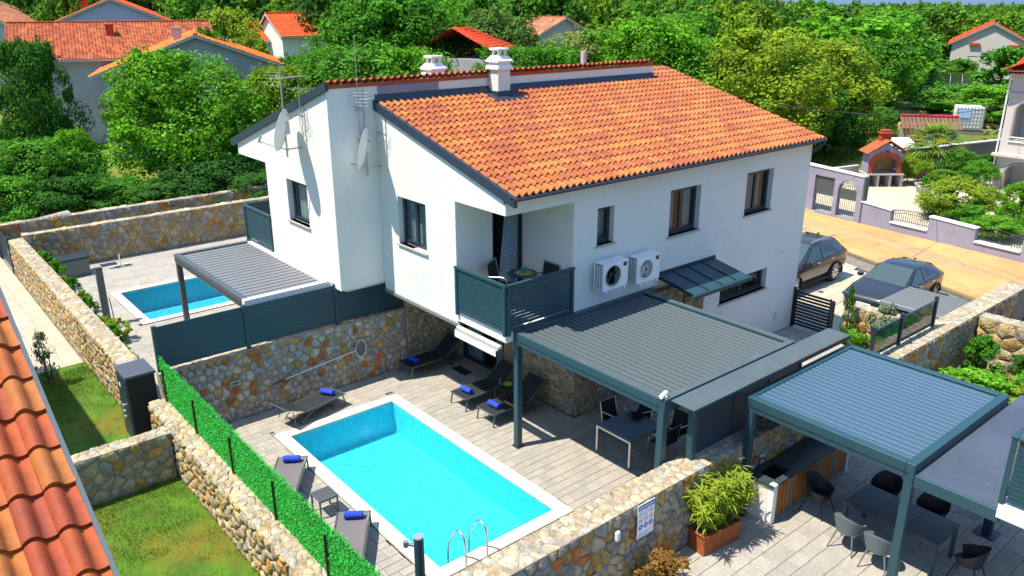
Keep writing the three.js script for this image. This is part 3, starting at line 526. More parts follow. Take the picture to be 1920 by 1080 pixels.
  obj('soffit_rail', bb(-0.032, 0.0, 2.57, 2.655, -5.2, -1.77), M.galv, house); obj('soffit_trim', [bb(2.05, 5.0, 2.86, 2.955, 0.003, 0.05)], M.anthracite, house);
  obj('security_camera', [rb(10.98, 11.06, 2.76, 2.84, 0, 0.05, 0.01, 1), rod([11.0, 2.79, 0.05], [10.9, 2.77, 0.2], 0.028)], M.whitePaint, house);
  obj('meter_plate', rb(11.0, 11.14, 0.5, 0.74, 0.0, 0.03, 0.008, 1), M.cream, house);
}
// awning cassette under the west overhang
{
  const t = thing('awning', 'rolled-up white awning under the balcony edge above the sliding door', 'awning');
  obj('cassette', rb(-0.15, -0.035, 2.56, 2.65, -1.75, -0.1, 0.03, 2), M.cream, t);
  obj('roller', rod([-0.17, 2.55, -1.74], [-0.17, 2.55, -0.1], 0.03, 12), M.galv, t);
  obj('valance', bb(-0.206, -0.2, 2.40, 2.55, -1.72, -0.14), M.whitePaint, t);
  obj('arm', [bar([-0.1, 2.54, -1.7], [-0.18, 2.52, -1.0], 0.02), bar([-0.1, 2.54, -0.2], [-0.18, 2.52, -0.9], 0.02)], M.whitePaint, t);
}
// ---------- outdoor units on the front wall ----------
function acUnit(label, x, y, open) {
  const t = thing('air_conditioner', label, 'air conditioner', [x, y, 0]);
  const w = 0.86, h = 0.68, z0 = 0.1, z1 = 0.42;
  const s = new THREE.Shape(rect(0, w, 0, h).map((p) => new THREE.Vector2(...p))); const c = new THREE.Path(); c.absarc(0.34, h / 2, 0.255, 0, Math.PI * 2, true); s.holes.push(c);
  const f = new THREE.ExtrudeGeometry(s, { depth: 0.02, bevelEnabled: false, curveSegments: 32 }); f.translate(0, 0, z1 - 0.02);
  obj('casing', [f, bb(0, w, h - 0.02, h, z0, z1 - 0.02), bb(0, w, 0, 0.02, z0, z1 - 0.02), bb(w - 0.02, w, 0.02, h - 0.02, z0, z1 - 0.02), bb(0, w, 0.02, h - 0.02, z0, z0 + 0.02)], M.whitePaint, t);
  const ring = new THREE.TorusGeometry(0.26, 0.016, 8, 36); ring.translate(0.34, h / 2, z1); obj('fan_ring', ring, open ? M.whitePaint : M.galv, t);
  const bl = []; for (let i = 0; i < 3; i++) { const g = new THREE.BoxGeometry(0.2, 0.12, 0.01); g.rotateX(0.5); g.translate(0.13, 0, 0); g.rotateZ((i * 2 * Math.PI) / 3); g.translate(0.34, h / 2, 0.3); bl.push(g); } const hub = new THREE.CylinderGeometry(0.06, 0.06, 0.06, 12); hub.rotateX(Math.PI / 2); hub.translate(0.34, h / 2, 0.32); bl.push(hub);
  obj('fan', bl, open ? M.galv : M.black, t); obj('fan_back', bb(0.06, 0.62, 0.05, h - 0.05, 0.2, 0.21), M.black, t);
  if (open) { const gr = []; for (const r of [0.06, 0.12, 0.18, 0.235]) { const q = new THREE.TorusGeometry(r, 0.006, 6, 28); q.translate(0.34, h / 2, z1 + 0.006); gr.push(q); } for (let i = 0; i < 12; i++) { const a = (i * Math.PI) / 6; gr.push(bar([0.34 + 0.05 * Math.cos(a), h / 2 + 0.05 * Math.sin(a), z1 + 0.004], [0.34 + 0.255 * Math.cos(a + 0.35), h / 2 + 0.255 * Math.sin(a + 0.35), z1 + 0.004], 0.009)); } obj('fan_grille', gr, M.whitePaint, t); }
  const si = []; for (let i = 0; i < 11; i++) si.push(bar([-0.002, 0.06 + i * 0.055, z0 + 0.02], [-0.002, 0.06 + i * 0.055, z1 - 0.02], 0.012, 0.02)); for (let i = 0; i < 4; i++) si.push(bb(-0.004, 0.006, 0.03, h - 0.03, z0 + 0.03 + i * 0.08, z0 + 0.045 + i * 0.08)); obj('side_grille', si, M.whitePaint, t); obj('coil', bb(0.03, 0.05, 0.02, h - 0.02, z0 + 0.02, z1 - 0.03), M.blackMatte, t);
  obj('badge', bb(w - 0.17, w - 0.05, h - 0.16, h - 0.06, z1 + 0.001, z1 + 0.004), M.navy, t);
  obj('bracket', [bar([0.12, -0.03, 0], [0.12, -0.03, 0.46], 0.04), bar([w - 0.12, -0.03, 0], [w - 0.12, -0.03, 0.46], 0.04)], M.whitePaint, t);
}
acUnit('white air conditioner with an open black fan hole, left of the wall pair', 2.66, 3.46, false);
acUnit('white air conditioner with a round wire fan grille, right of the wall pair', 3.86, 3.38, true);
// ---------- satellite dishes and aerials on the west gables ----------
function dish(label, x, y, z) {
  const t = thing('satellite_dish', label, 'satellite dish', [x, y, z]);
  const n = V(-0.72, 0.2, -0.66).normalize(), C = V(-0.5, 0.0, 0.05);
  const prof = []; for (let i = 0; i <= 8; i++) { const r = 0.5 * i / 8; prof.push(new THREE.Vector2(r, -0.32 * r * r)); } prof.push(new THREE.Vector2(0.51, -0.075), new THREE.Vector2(0.49, -0.06)); for (let i = 7; i >= 0; i--) { const r = 0.5 * i / 8; prof.push(new THREE.Vector2(r, -0.32 * r * r + 0.015)); }
  const g = new THREE.LatheGeometry(prof, 32); g.scale(1, 1, 1.1); g.applyQuaternion(new THREE.Quaternion().setFromUnitVectors(V(0, -1, 0), n)); g.translate(C.x, C.y, C.z); obj('reflector', g, M.dishPaint, t);
  obj('mast', rod([-0.42, -0.7, -0.08], [-0.42, 1.5, -0.08], 0.024), M.galv, t);
  obj('wall_bracket', [bar([0, 0.35, -0.08], [-0.45, 0.35, -0.08], 0.03), bar([0, -0.5, -0.08], [-0.45, -0.5, -0.08], 0.03), bar([-0.0, 0.75, 0.25], [-0.0, -0.6, 0.25], 0.03), bar([0, 0.35, -0.08], [0, 0.35, 0.25], 0.025)], M.galv, t);
  { const tip = C.clone().addScaledVector(n, 0.72).add(V(0, -0.42, 0)), low = C.clone().add(V(0.05, -0.5, 0.05)); obj('feed_arm', [rod([low.x, low.y, low.z], [tip.x, tip.y, tip.z], 0.014), rod([tip.x, tip.y - 0.02, tip.z], [tip.x + 0.06, tip.y + 0.14, tip.z + 0.05], 0.035)], M.galv, t); }
  obj('mount', rb(-0.5, -0.34, -0.1, 0.2, -0.12, 0.06, 0.02, 1), M.galv, t);
  return t;
}
dish('white satellite dish on the far gable, the left one of the two', -1.34, 6.95, -6.75);
dish('white satellite dish beside the orange roof corner, right one of the two', 0, 6.55, -5.0);
function aerial(name, label, x, y, z, h, turn, n, len) {
  y -= 0.25;
  const t = thing(name, label, 'aerial', [x, y, z], turn);
  obj('mast', rod([0, 0, 0], [0, h, 0], 0.013), M.galv, t);
  obj('boom', bar([-len * 0.25, h - 0.1, 0], [len * 0.75, h - 0.1, 0], 0.014), M.galv, t);
  const el = []; for (let i = 0; i < n; i++) { const u = -len * 0.25 + (i / (n - 1)) * len, L = 0.26 - 0.13 * (i / n); el.push(rod([u, h - 0.1, -L], [u, h - 0.1, L], 0.0035, 5)); } obj('elements', el, M.galv, t);
  obj('reflector', [-0.16, -0.08, 0.08, 0.16].map((a) => rod([-len * 0.27, h - 0.1 + a, -0.3], [-len * 0.27, h - 0.1 + a, 0.3], 0.004, 5)), M.galv, t);
  return t;
}
aerial('aerial', 'comb-like television aerial on the far gable, above the left dish', -1.76, 7.6, -6.83, 1.0, 0.3, 10, 1.0);
aerial('aerial', 'second comb aerial on the same far gable pointing right over the ridge', -1.5, 7.7, -6.4, 0.65, -0.5, 8, 1.1);
aerial('aerial', 'television aerial standing by the roof corner above the right dish', -0.42, 7.2, -5.08, 0.95, 0.5, 9, 0.9);
{
  const t = thing('lightning_rod', 'thin tall metal rod on brackets up the shaded side wall', 'lightning rod', [-0.55, 0, -5.1]);
  obj('rod', rod([0, 6.7, 0], [0, 9.3, 0], 0.009, 6), M.galv, t);
  obj('bracket', [bar([0, 6.75, -0.12], [0, 6.75, 0.03], 0.03), bar([0, 7.6, -0.12], [0, 7.6, 0.03], 0.03), rb(-0.06, 0.06, 7.5, 7.56, -0.04, 0.04, 0.01, 1)], M.galv, t);
}
// ---------- pergolas ----------
function pergola(label, x0, x1, z0, z1, top, o) {
  const t = thing('pergola', label, 'pergola'), bd = o.beam || 0.28, bw = 0.16, fm = o.frame || M.anthracite, lm = o.lm;
  const beams = [[x0, x1, z0, z0 + bw], [x0, x1, z1 - bw, z1], [x0, x0 + bw, z0 + bw + 0.002, z1 - bw - 0.002], [x1 - bw, x1, z0 + bw + 0.002, z1 - bw - 0.002]];
  beams.forEach((b, i) => obj('beam', rb(b[0], b[1], top - bd, top, b[2], b[3], 0.012, 1), (o.beamMats && o.beamMats[i]) || fm, t));
  if (o.trim) obj('edge_trim', [bb(x0 + 0.003, x1 - 0.003, top + 0.002, top + 0.012, z0 + 0.006, z0 + bw - 0.012), bb(x0 + 0.003, x1 - 0.003, top + 0.002, top + 0.012, z1 - bw + 0.012, z1 - 0.006), bb(x0 + 0.006, x0 + bw - 0.012, top + 0.002, top + 0.012, z0 + bw, z1 - bw), bb(x1 - bw + 0.012, x1 - 0.006, top + 0.002, top + 0.012, z0 + bw, z1 - bw)], o.trim, t);
  obj('ledge', [bb(x0 - 0.012, x0, top - bd * 0.62, top - bd * 0.55, z0 + 0.1, z1 - 0.1)], M.anthraciteDark, t);
  for (const [x, z] of o.posts) { const p = obj('post', rb(x - 0.075, x + 0.075, 0.0, top - bd - 0.002, z - 0.075, z + 0.075, 0.012, 1), fm, t); if (z < 40) obj('base_plate', bb(x - 0.11, x + 0.11, 0.003, 0.015, z - 0.11, z + 0.11), M.anthraciteDark, p); }
  const a = o.along === 'x', L0 = (a ? z0 : x0) + bw + 0.02, L1 = (a ? z1 : x1) - bw - 0.02, n = o.n, p = (L1 - L0) / n;
  const P0 = (a ? x0 : z0) + bw + 0.004, P1 = (a ? x1 : z1) - bw - 0.004;
  const s = new THREE.Shape(); const w = p * 0.998; s.moveTo(-w / 2, -0.03); s.lineTo(-w / 2, -0.004); s.lineTo(-w / 2 + 0.01, 0.004); s.quadraticCurveTo(-0.1 * w, 0.012, w * 0.22, 0.006); s.lineTo(w * 0.23, -0.06); s.lineTo(w / 2, -0.06); s.lineTo(w / 2, -0.07); s.lineTo(-w / 2, -0.07); s.closePath();
  const g = new THREE.ExtrudeGeometry(s, { depth: P1 - P0, bevelEnabled: false, curveSegments: 4 }); uvBox(g);
  const wrap = sub('louvre_roof', t);
  for (let i = 0; i < n; i++) { const m = new THREE.Mesh(g, lm); m.name = 'louvre'; m.castShadow = m.receiveShadow = true; const c = L0 + (i + 0.5) * p; const tl = rr(-0.004, 0.004); if (a) { m.rotation.set(0, Math.PI / 2, 0); m.rotateZ(tl); m.position.set(P0, top - 0.035, c); } else { m.rotation.z = tl; m.position.set(c, top - 0.035, P0); } wrap.add(m); }
  return t;
}
pergola('dark teal pergola with grey louvres against the house, over the dining table by the pool', 0.2, 4.62, -0.0, 4.45, 2.95, { n: 25, lm: M.louvre, posts: [[0.28, 0.08], [0.28, 4.36], [4.54, 4.36]], trim: M.panelGrey, tilt: -0.05 });
pergola('blue louvred pergola over the outdoor kitchen at lower right', 2.0, 6.0, 4.97, 8.35, 2.7, { n: 22, lm: M.louvreBlue, posts: [[2.08, 5.13], [2.08, 8.27], [5.92, 5.13], [5.92, 8.27]], beam: 0.3, tilt: -0.04 });
pergola('grey louvred pergola with a white edge over the adjoining pool terrace', -3.73, -1.36, -11.1, -5.82, 3.0, { n: 20, along: 'x', lm: M.louvreGrey, frame: M.frameGrey, posts: [[-3.65, -11.0], [-3.65, -5.95]], beamMats: [null, M.whitePaint, null, M.whitePaint], beam: 0.26, tilt: 0.16 });
{
  const t = thing('gap_cover', 'long flat grey metal cover bridging the two louvred pergolas', 'roof panel');
  for (const [a, b] of [[0.36, 3.2], [3.205, 5.95]]) obj('sheet', rb(a, b, 2.905, 2.935, 4.47, 5.02, 0.008, 1), M.panelGrey, t);
  obj('gutter_edge', bb(0.36, 5.95, 2.84, 2.903, 5.0, 5.03), M.anthraciteDark, t);
  obj('post', rb(0.72, 0.86, 1.62, 2.9, 4.62, 4.76, 0.01, 1), M.anthracite, t);
  obj('leaf_litter', Array.from({ length: 70 }, (_, i) => { const g = new THREE.BoxGeometry(0.028, 0.006, 0.018); g.rotateY(R0() * 3); g.translate(2.0 + R0() * 3.9, 2.945, 4.97 + R0() * 0.06); return g; }), M.earth, t).userData.kind = 'stuff';
}
{
  const t = thing('privacy_screen', 'dark closed privacy panel standing on the front stone wall between the pergolas', 'screen');
  obj('panel', bb(0.88, 4.5, 1.66, 2.84, 4.66, 4.7), M.navy, t); for (const x of [2.1, 3.3, 4.5]) obj('post', rb(x - 0.03, x + 0.03, 1.62, 2.84, 4.64, 4.72, 0.008, 1), M.anthraciteDark, t);
  obj('bottom_rail', bb(0.88, 4.5, 1.625, 1.66, 4.64, 4.73), M.galv, t);
}
{
  const t = thing('flat_roof', 'plain lilac grey flat canopy at the right edge beside the blue pergola', 'canopy');
  for (let i = 0; i < 14; i++) obj('roof_plank', bb(2.06, 6.6, 2.49, 2.515, 8.36 + i * 0.094, 8.36 + (i + 1) * 0.094 - 0.0008), M.panelRight, t);
  obj('beam', [rb(2.0, 2.06, 2.3, 2.52, 8.36, 9.68, 0.01, 1), rb(2.06, 6.6, 2.3, 2.52, 9.68, 9.74, 0.01, 1)], M.anthracite, t);
  obj('post', rb(5.2, 5.36, 0, 2.49, 8.6, 8.76, 0.01, 1), M.navy, t); obj('base_plate', bb(5.08, 5.48, 0.003, 0.02, 8.48, 8.88), M.navy, t);
}
{ // neighbouring balcony at the right edge
  const t = thing('balcony', 'corner of a blue slatted balcony with a white edge cut by the right border', 'balcony');
  obj('slab', rb(1.62, 6, 2.62, 2.88, 9.74, 13, 0.01, 1), M.plaster, t);
  obj('top_rail', [rb(1.6, 5.5, 3.98, 4.03, 9.72, 9.81, 0.01, 1), rb(1.6, 1.69, 3.98, 4.03, 9.812, 12.5, 0.01, 1)], M.anthracite, t); obj('post', rb(1.61, 1.69, 2.88, 3.98, 9.73, 9.81, 0.01, 1), M.anthracite, t);
  for (let i = 0; i < 13; i++) { const y = 2.93 + i * 0.08; obj('slat', bb(1.7, 5.4, y, y + 0.07, 9.76, 9.785), M.anthracite, t); obj('slat', bb(1.64, 1.665, y, y + 0.07, 9.83, 12.4), M.anthracite, t); }
  obj('shower_head', rod([2.2, 2.3, 9.9], [2.2, 2.6, 9.9], 0.05), M.whitePaint, t);
}
// ---------- fences ----------
{
  const t = thing('slat_fence', 'long blue aluminium slat fence on top of the rubble wall behind the pool', 'fence');
  const xs = [-6.0, -3.83, -1.33, 0.7];
  for (const x of xs) obj('post', rb(x - 0.05, x + 0.05, 1.81, 2.97, -5.66, -5.56, 0.008, 1), M.anthracite, t);
  for (let k = 0; k < 3; k++) { for (let i = 0; i < 13; i++) { const y = 1.87 + i * 0.082; obj('slat', bb(xs[k] + 0.055, xs[k + 1] - 0.055, y, y + (k === 0 ? 0.079 : 0.072), -5.625, -5.6), M.anthracite, t); } }
}
{
  const t = thing('hedge_screen', 'bright green artificial hedge screen on black posts along the pool terrace', 'hedge screen');
  const zs = [-5.3, -3.3, -1.25, 0.75, 2.75, 4.5];
  obj('mesh_panel', bb(-6.005, -5.995, 1.16, 2.16, -5.5, 4.5), mat('hedgeBack', [0.01, 0.16, 0.015], 0.9), t);
  const hm = mat('hedge', [0.016, 0.46, 0.04], 0.85), hm2 = mat('hedgeLight', [0.07, 0.62, 0.07], 0.8), P = [[], []], r = rngOf(51);
  for (let i = 0; i < 52000; i++) { const z = rr(-5.55, 4.55, r), y = rr(1.14, 2.22 + 0.035 * Math.sin(z * 9) * Math.sin(z * 3.3) + 0.03 * r(), r), side = r() < 0.5 ? -1 : 1, w = r() < 0.24 ? 1 : 0; const a = r() * 6.28, c = rr(0.2, 1.2, r) * side, l = rr(0.022, 0.045, r), b = V(-6 + side * rr(0.0, 0.02, r), y, z), d = V(c, Math.sin(a), Math.cos(a)).normalize().multiplyScalar(l), e = V(0, -Math.cos(a), Math.sin(a)).multiplyScalar(0.008); const p = P[w]; p.push(b.x - e.x, b.y - e.y, b.z - e.z, b.x + e.x, b.y + e.y, b.z + e.z, b.x + d.x, b.y + d.y, b.z + d.z); }
  P.forEach((p, i) => { const g = new THREE.BufferGeometry(); g.setAttribute('position', new THREE.Float32BufferAttribute(p, 3)); g.computeVertexNormals(); kind(obj('plastic_leaves', g, i ? hm2 : hm, t), 'stuff'); });
  for (const z of zs) { obj('post', rb(-6.06, -6.022, 1.14, 1.98, z - 0.02, z + 0.02, 0.006, 1), M.black, t); }
}
{
  const t = thing('control_cabinet', 'tall black metal cabinet at the end of the hedge screen by the lawn', 'cabinet');
  obj('body', rb(-6.72, -6.08, 0, 1.72, -6.72, -5.86, 0.012, 1), M.blackMatte, t); obj('lid', rb(-6.75, -6.05, 1.72, 1.79, -6.75, -5.83, 0.012, 1), mat('lidGrey', [0.07, 0.075, 0.1], 0.5), t);
  obj('door', rb(-6.74, -6.722, 0.1, 1.66, -6.66, -5.92, 0.004, 1), M.anthraciteDark, t);
  for (const y of [1.0, 0.85, 0.7]) obj('valve', [rod([-6.74, y, -6.1], [-6.8, y, -6.1], 0.02), rb(-6.83, -6.79, y - 0.03, y + 0.03, -6.16, -6.04, 0.008, 1)], M.galv, t);
  obj('label_plate', bb(-6.746, -6.742, 1.35, 1.45, -6.5, -6.38), M.whitePaint, t);
}
{
  const t = thing('shower_post', 'round dark solar shower column with a steel tap beside the pool, at the bottom edge', 'outdoor shower', [-4.78, 0, 3.55]);
  const g = new THREE.CylinderGeometry(0.085, 0.085, 1.78, 24); g.translate(0, 0.89, 0); obj('column', g, M.anthracite, t); const c = new THREE.CylinderGeometry(0.082, 0.086, 0.02, 24); c.translate(0, 1.79, 0); obj('cap', c, M.galv, t);
  obj('tap', [rod([-0.06, 1.62, -0.06], [-0.16, 1.66, -0.14], 0.03), rod([-0.16, 1.6, -0.14], [-0.16, 1.7, -0.14], 0.045, 14)], M.steel, t);
}
{
  const t = thing('pool_post', 'lone dark square post standing on the adjoining pool terrace', 'post', [-5.1, 0, -14.7]); obj('shaft', rb(-0.1, 0.1, 0, 1.92, -0.1, 0.1, 0.012, 1), M.frameGrey, t); obj('cap', rb(-0.11, 0.11, 1.92, 1.95, -0.11, 0.11, 0.008, 1), M.anthraciteDark, t); obj('tube', tube([[0.2, 0.0, 0.02], [0.19, 0.5, 0.0], [0.15, 0.9, 0.05]], 0.015, 12, 6), M.black, t);
}
// ---------- sun loungers ----------
function makeLounger(label, slingM, frameM, back) {
  const t = thing('sun_lounger', label, 'sun lounger'); // length along +x from foot (0) to head (1.95), width along z
  const w = 0.64, h = 0.34, hz = 1.2, a = back, hx = hz + Math.cos(a) * 0.72, hy = h + Math.sin(a) * 0.72;
  for (const z of [-w / 2, w / 2]) {
    obj('side_rail', tube([[0, h, z], [0.5, h + 0.005, z], [hz, h, z]], 0.02, 10, 8), frameM, t);
    obj('front_leg', tube([[0.0, 0.0, z], [0.03, 0.2, z], [0.08, h - 0.01, z]], 0.02, 8, 8), frameM, t);
    obj('rear_leg', tube([[hz + 0.25, 0.0, z], [hz + 0.15, 0.12, z], [hz - 0.15, h - 0.06, z], [0.55, h - 0.02, z], [0.3, h - 0.015, z]], 0.018, 16, 8), frameM, t);
    obj('back_rail', rod([hz, h, z], [hx, hy, z], 0.018), frameM, t);
  }
  obj('cross_bar', [rod([0.0, h, -w / 2], [0.0, h, w / 2], 0.018), rod([hx, hy, -w / 2], [hx, hy, w / 2], 0.016), rod([hz + 0.2, 0.06, -w / 2], [hz + 0.2, 0.06, w / 2], 0.016), rod([hz, h - 0.03, -w / 2], [hz, h - 0.03, w / 2], 0.016)], frameM, t);
  const st = (A, B, n) => { const g = new THREE.BoxGeometry(Math.hypot(B[0] - A[0], B[1] - A[1]), 0.012, w - 0.05, n, 1, 4), p = g.attributes.position; for (let i = 0; i < p.count; i++) p.setY(i, p.getY(i) - 0.02 * (1 - Math.pow(p.getZ(i) / (w / 2), 2))); g.rotateZ(Math.atan2(B[1] - A[1], B[0] - A[0])); g.translate((A[0] + B[0]) / 2, (A[1] + B[1]) / 2 + 0.012, 0); g.computeVertexNormals(); return g; };
  obj('seat_sling', st([0.02, h], [hz, h], 10), slingM, t); obj('back_sling', st([hz + 0.01, h], [hx, hy], 6), slingM, t);
  if (back > 0.05) obj('back_stay', [rod([hz + 0.45, h + Math.sin(a) * 0.38, -w / 2], [hz + 0.4, 0.12, -w / 2], 0.012), rod([hz + 0.45, h + Math.sin(a) * 0.38, w / 2], [hz + 0.4, 0.12, w / 2], 0.012)], frameM, t);
  return t;
}
function setL(t, pos, turn) { t.position.set(...pos); t.rotation.y = turn; return t; }
const LG = 'black sun loungers round the pool', LG2 = 'grey sun loungers below the hedge screen';
const l1 = setL(makeLounger('black sun lounger in the back corner under the house overhang', M.sling, M.frameGrey, 0.62), [0.32, 0, -4.95], 0.0); l1.userData.group = LG;
const l2 = copyOf(l1, [0.34, 0, -2.42], 0.02, 'black sun lounger beside the pool, left of the small table with the yellow bowl', LG);
const l3 = copyOf(l1, [0.36, 0, -1.3], 0.02, 'black sun lounger right of the small table, next to the pergola post', LG);
const l4 = setL(makeLounger('dark lounger parallel to the rubble wall at the far end of the pool', M.sling, M.frameGrey, 0.42), [-1.95, 0, -4.75], Math.PI + 0.22); l4.userData.group = LG;
const l5 = setL(makeLounger('grey fabric lounger near the hedge screen, the farther of the two', M.slingGrey, M.frameGrey, 0.0), [-4.31, 0, -2.39], -2.18); l5.userData.group = LG2;
const l6 = copyOf(l5, [-4.29, 0, 0.36], -2.18, 'grey fabric lounger near the hedge screen, the nearer of the two', LG2);
function towel(label, pos, turn) {
  const t = thing('towel', label, 'towel', pos, turn, 'rolled blue pool towels');
  const g = new THREE.CylinderGeometry(0.075, 0.075, 0.36, 20, 6), p = g.attributes.position; for (let i = 0; i < p.count; i++) { const k = 1 + 0.07 * Math.sin(p.getY(i) * 40) * Math.sin(Math.atan2(p.getZ(i), p.getX(i)) * 3); p.setX(i, p.getX(i) * k); p.setZ(i, p.getZ(i) * k); } g.computeVertexNormals(); g.rotateX(Math.PI / 2); obj('roll', g, M.towel, t);
  const sp = []; for (let i = 0; i < 60; i++) { const a = i * 0.36, r = 0.012 + i * 0.001; sp.push([r * Math.cos(a), r * Math.sin(a), 0.18]); } obj('fold', tube(sp, 0.006, 80, 5), M.towel, t);
}
const towelAt = (dx, z) => [dx, 0.425, z];
towel('rolled blue towel on the lounger in the back corner', [0.6, 0.43, -4.95], 0.12);
towel('rolled blue towel on the lounger left of the small table', [0.62, 0.43, -2.43], 0.12);
towel('rolled blue towel on the lounger beside the pergola post', [0.66, 0.43, -1.31], 0.08);
towel('rolled blue towel on the lounger along the rubble wall', [-2.25, 0.43, -4.68], 0.55);
towel('rolled blue towel on the farther grey lounger', [-4.42, 0.43, -2.2], 0.95);
towel('rolled blue towel on the nearer grey lounger', [-4.4, 0.43, 0.55], 0.95);
// ---------- tables and chairs ----------
{
  const t = thing('side_table', 'small dark side table with a yellow bowl between two black loungers', 'side table', [1.52, 0, -1.88]);
  obj('top', rb(-0.24, 0.24, 0.43, 0.455, -0.24, 0.24, 0.008, 1), M.anthraciteDark, t); for (const [x, z] of [[-1, -1], [1, -1], [1, 1], [-1, 1]]) obj('leg', rod([x * 0.21, 0.43, z * 0.21], [x * 0.22, 0, z * 0.22], 0.014), M.frameGrey, t);
  const b = thing('bowl', 'yellow green bowl on the small side table by the loungers', 'bowl', [1.56, 0.455, -1.86]); const g = new THREE.LatheGeometry([[0.001, 0.0], [0.07, 0.0], [0.13, 0.05], [0.135, 0.055], [0.12, 0.05], [0.06, 0.012], [0.001, 0.012]].map((p) => new THREE.Vector2(...p)), 24); obj('body', g, mat('limeBowl', [0.42, 0.45, 0.04], 0.5), b);
  const v = thing('bottle', 'small green bottle on the side table by the loungers', 'bottle', [1.42, 0.455, -2.0]); obj('body', new THREE.LatheGeometry([[0.001, 0], [0.035, 0], [0.035, 0.13], [0.014, 0.18], [0.014, 0.22], [0.001, 0.22]].map((p) => new THREE.Vector2(...p)), 16), mat('bottleGreen', [0.03, 0.2, 0.12], 0.2), v);
}
{
  const t = thing('side_table', 'small slatted grey side table between the two grey loungers', 'side table', [-4.5, 0, -0.5]);
  for (let i = 0; i < 6; i++) obj('slat', rb(-0.22 + i * 0.074, -0.155 + i * 0.074, 0.4, 0.42, -0.22, 0.22, 0.004, 1), M.frameGrey, t); obj('apron', [bb(-0.22, 0.215, 0.36, 0.398, -0.2, -0.17), bb(-0.22, 0.215, 0.36, 0.398, 0.17, 0.2)], M.frameGrey, t);
  for (const [x, z] of [[-1, -1], [1, -1], [1, 1], [-1, 1]]) obj('leg', bb(x * 0.195 - 0.016, x * 0.195 + 0.016, 0, 0.358, z * 0.185 - 0.016, z * 0.185 + 0.016), M.frameGrey, t);
}
{
  const t = thing('dining_table', 'dining table with blue glass top and silver legs under the teal pergola', 'table', [2.12, 0, 1.98]);
  obj('top', rb(-0.58, 0.58, 0.70, 0.72, -0.52, 0.52, 0.008, 1), mat('glassTop', [0.16, 0.25, 0.30], 0.3), t);
  obj('rim', [bb(-0.595, 0.595, 0.66, 0.699, -0.54, -0.5), bb(-0.595, 0.595, 0.66, 0.699, 0.5, 0.54), bb(-0.595, -0.56, 0.66, 0.699, -0.498, 0.498), bb(0.56, 0.595, 0.66, 0.699, -0.498, 0.498)], M.steel, t);
  for (const [x, z] of [[-1, -1], [1, -1], [1, 1], [-1, 1]]) obj('leg', rb(x * 0.565 - 0.028, x * 0.565 + 0.028, 0, 0.659, z * 0.51 - 0.028, z * 0.51 + 0.028, 0.006, 1), M.steel, t);
  const b = thing('bowl', 'dark round bowl on the blue glass dining table', 'bowl', [2.45, 0.72, 1.85]); obj('body', new THREE.LatheGeometry([[0.001, 0.0], [0.1, 0.0], [0.19, 0.07], [0.2, 0.08], [0.18, 0.075], [0.09, 0.015], [0.001, 0.015]].map((p) => new THREE.Vector2(...p)), 28), M.black, b);
}
function slingChair(label, group) { // faces +x, origin at the floor under the seat
  const t = thing('dining_chair', label, 'chair', [0, 0, 0], 0, group), w = 0.52;
  for (const z of [-w / 2, w / 2]) { obj('side_frame', [tube([[0.24, 0, z], [0.23, 0.3, z], [0.2, 0.6, z], [0.1, 0.65, z], [-0.22, 0.63, z]], 0.015, 18, 8), tube([[-0.3, 0, z], [-0.22, 0.25, z], [-0.2, 0.45, z], [-0.28, 0.88, z]], 0.015, 16, 8)], M.steel, t); }
  obj('cross_bar', [rod([0.2, 0.42, -w / 2], [0.2, 0.42, w / 2], 0.012), rod([-0.28, 0.87, -w / 2], [-0.28, 0.87, w / 2], 0.012)], M.steel, t);
  obj('seat', rb(-0.22, 0.22, 0.415, 0.43, -w / 2 + 0.015, w / 2 - 0.015, 0.006, 1), M.sling, t);
  { const g = rb(-0.006, 0.006, 0, 0.46, -w / 2 + 0.015, w / 2 - 0.015, 0.005, 1); g.rotateZ(0.17); g.translate(-0.205, 0.43, 0); obj('backrest', g, M.sling, t); }
  return t;
}
const CG = 'silver framed chairs round the blue glass dining table';
const ch = slingChair('black sling chair at the dining table side nearest the front wall', CG); ch.position.set(2.55, 0, 2.62); ch.rotation.y = Math.PI / 2;
copyOf(ch, [2.45, 0, 1.2], -Math.PI / 2, 'black sling chair at the house side of the dining table, the left one', CG);
copyOf(ch, [2.98, 0, 1.45], Math.PI - 0.2, 'black sling chair at the far end of the dining table, mostly hidden by the beam', CG);
copyOf(ch, [3.1, 0, 2.5], Math.PI, 'sling chair behind the front pergola post', CG);
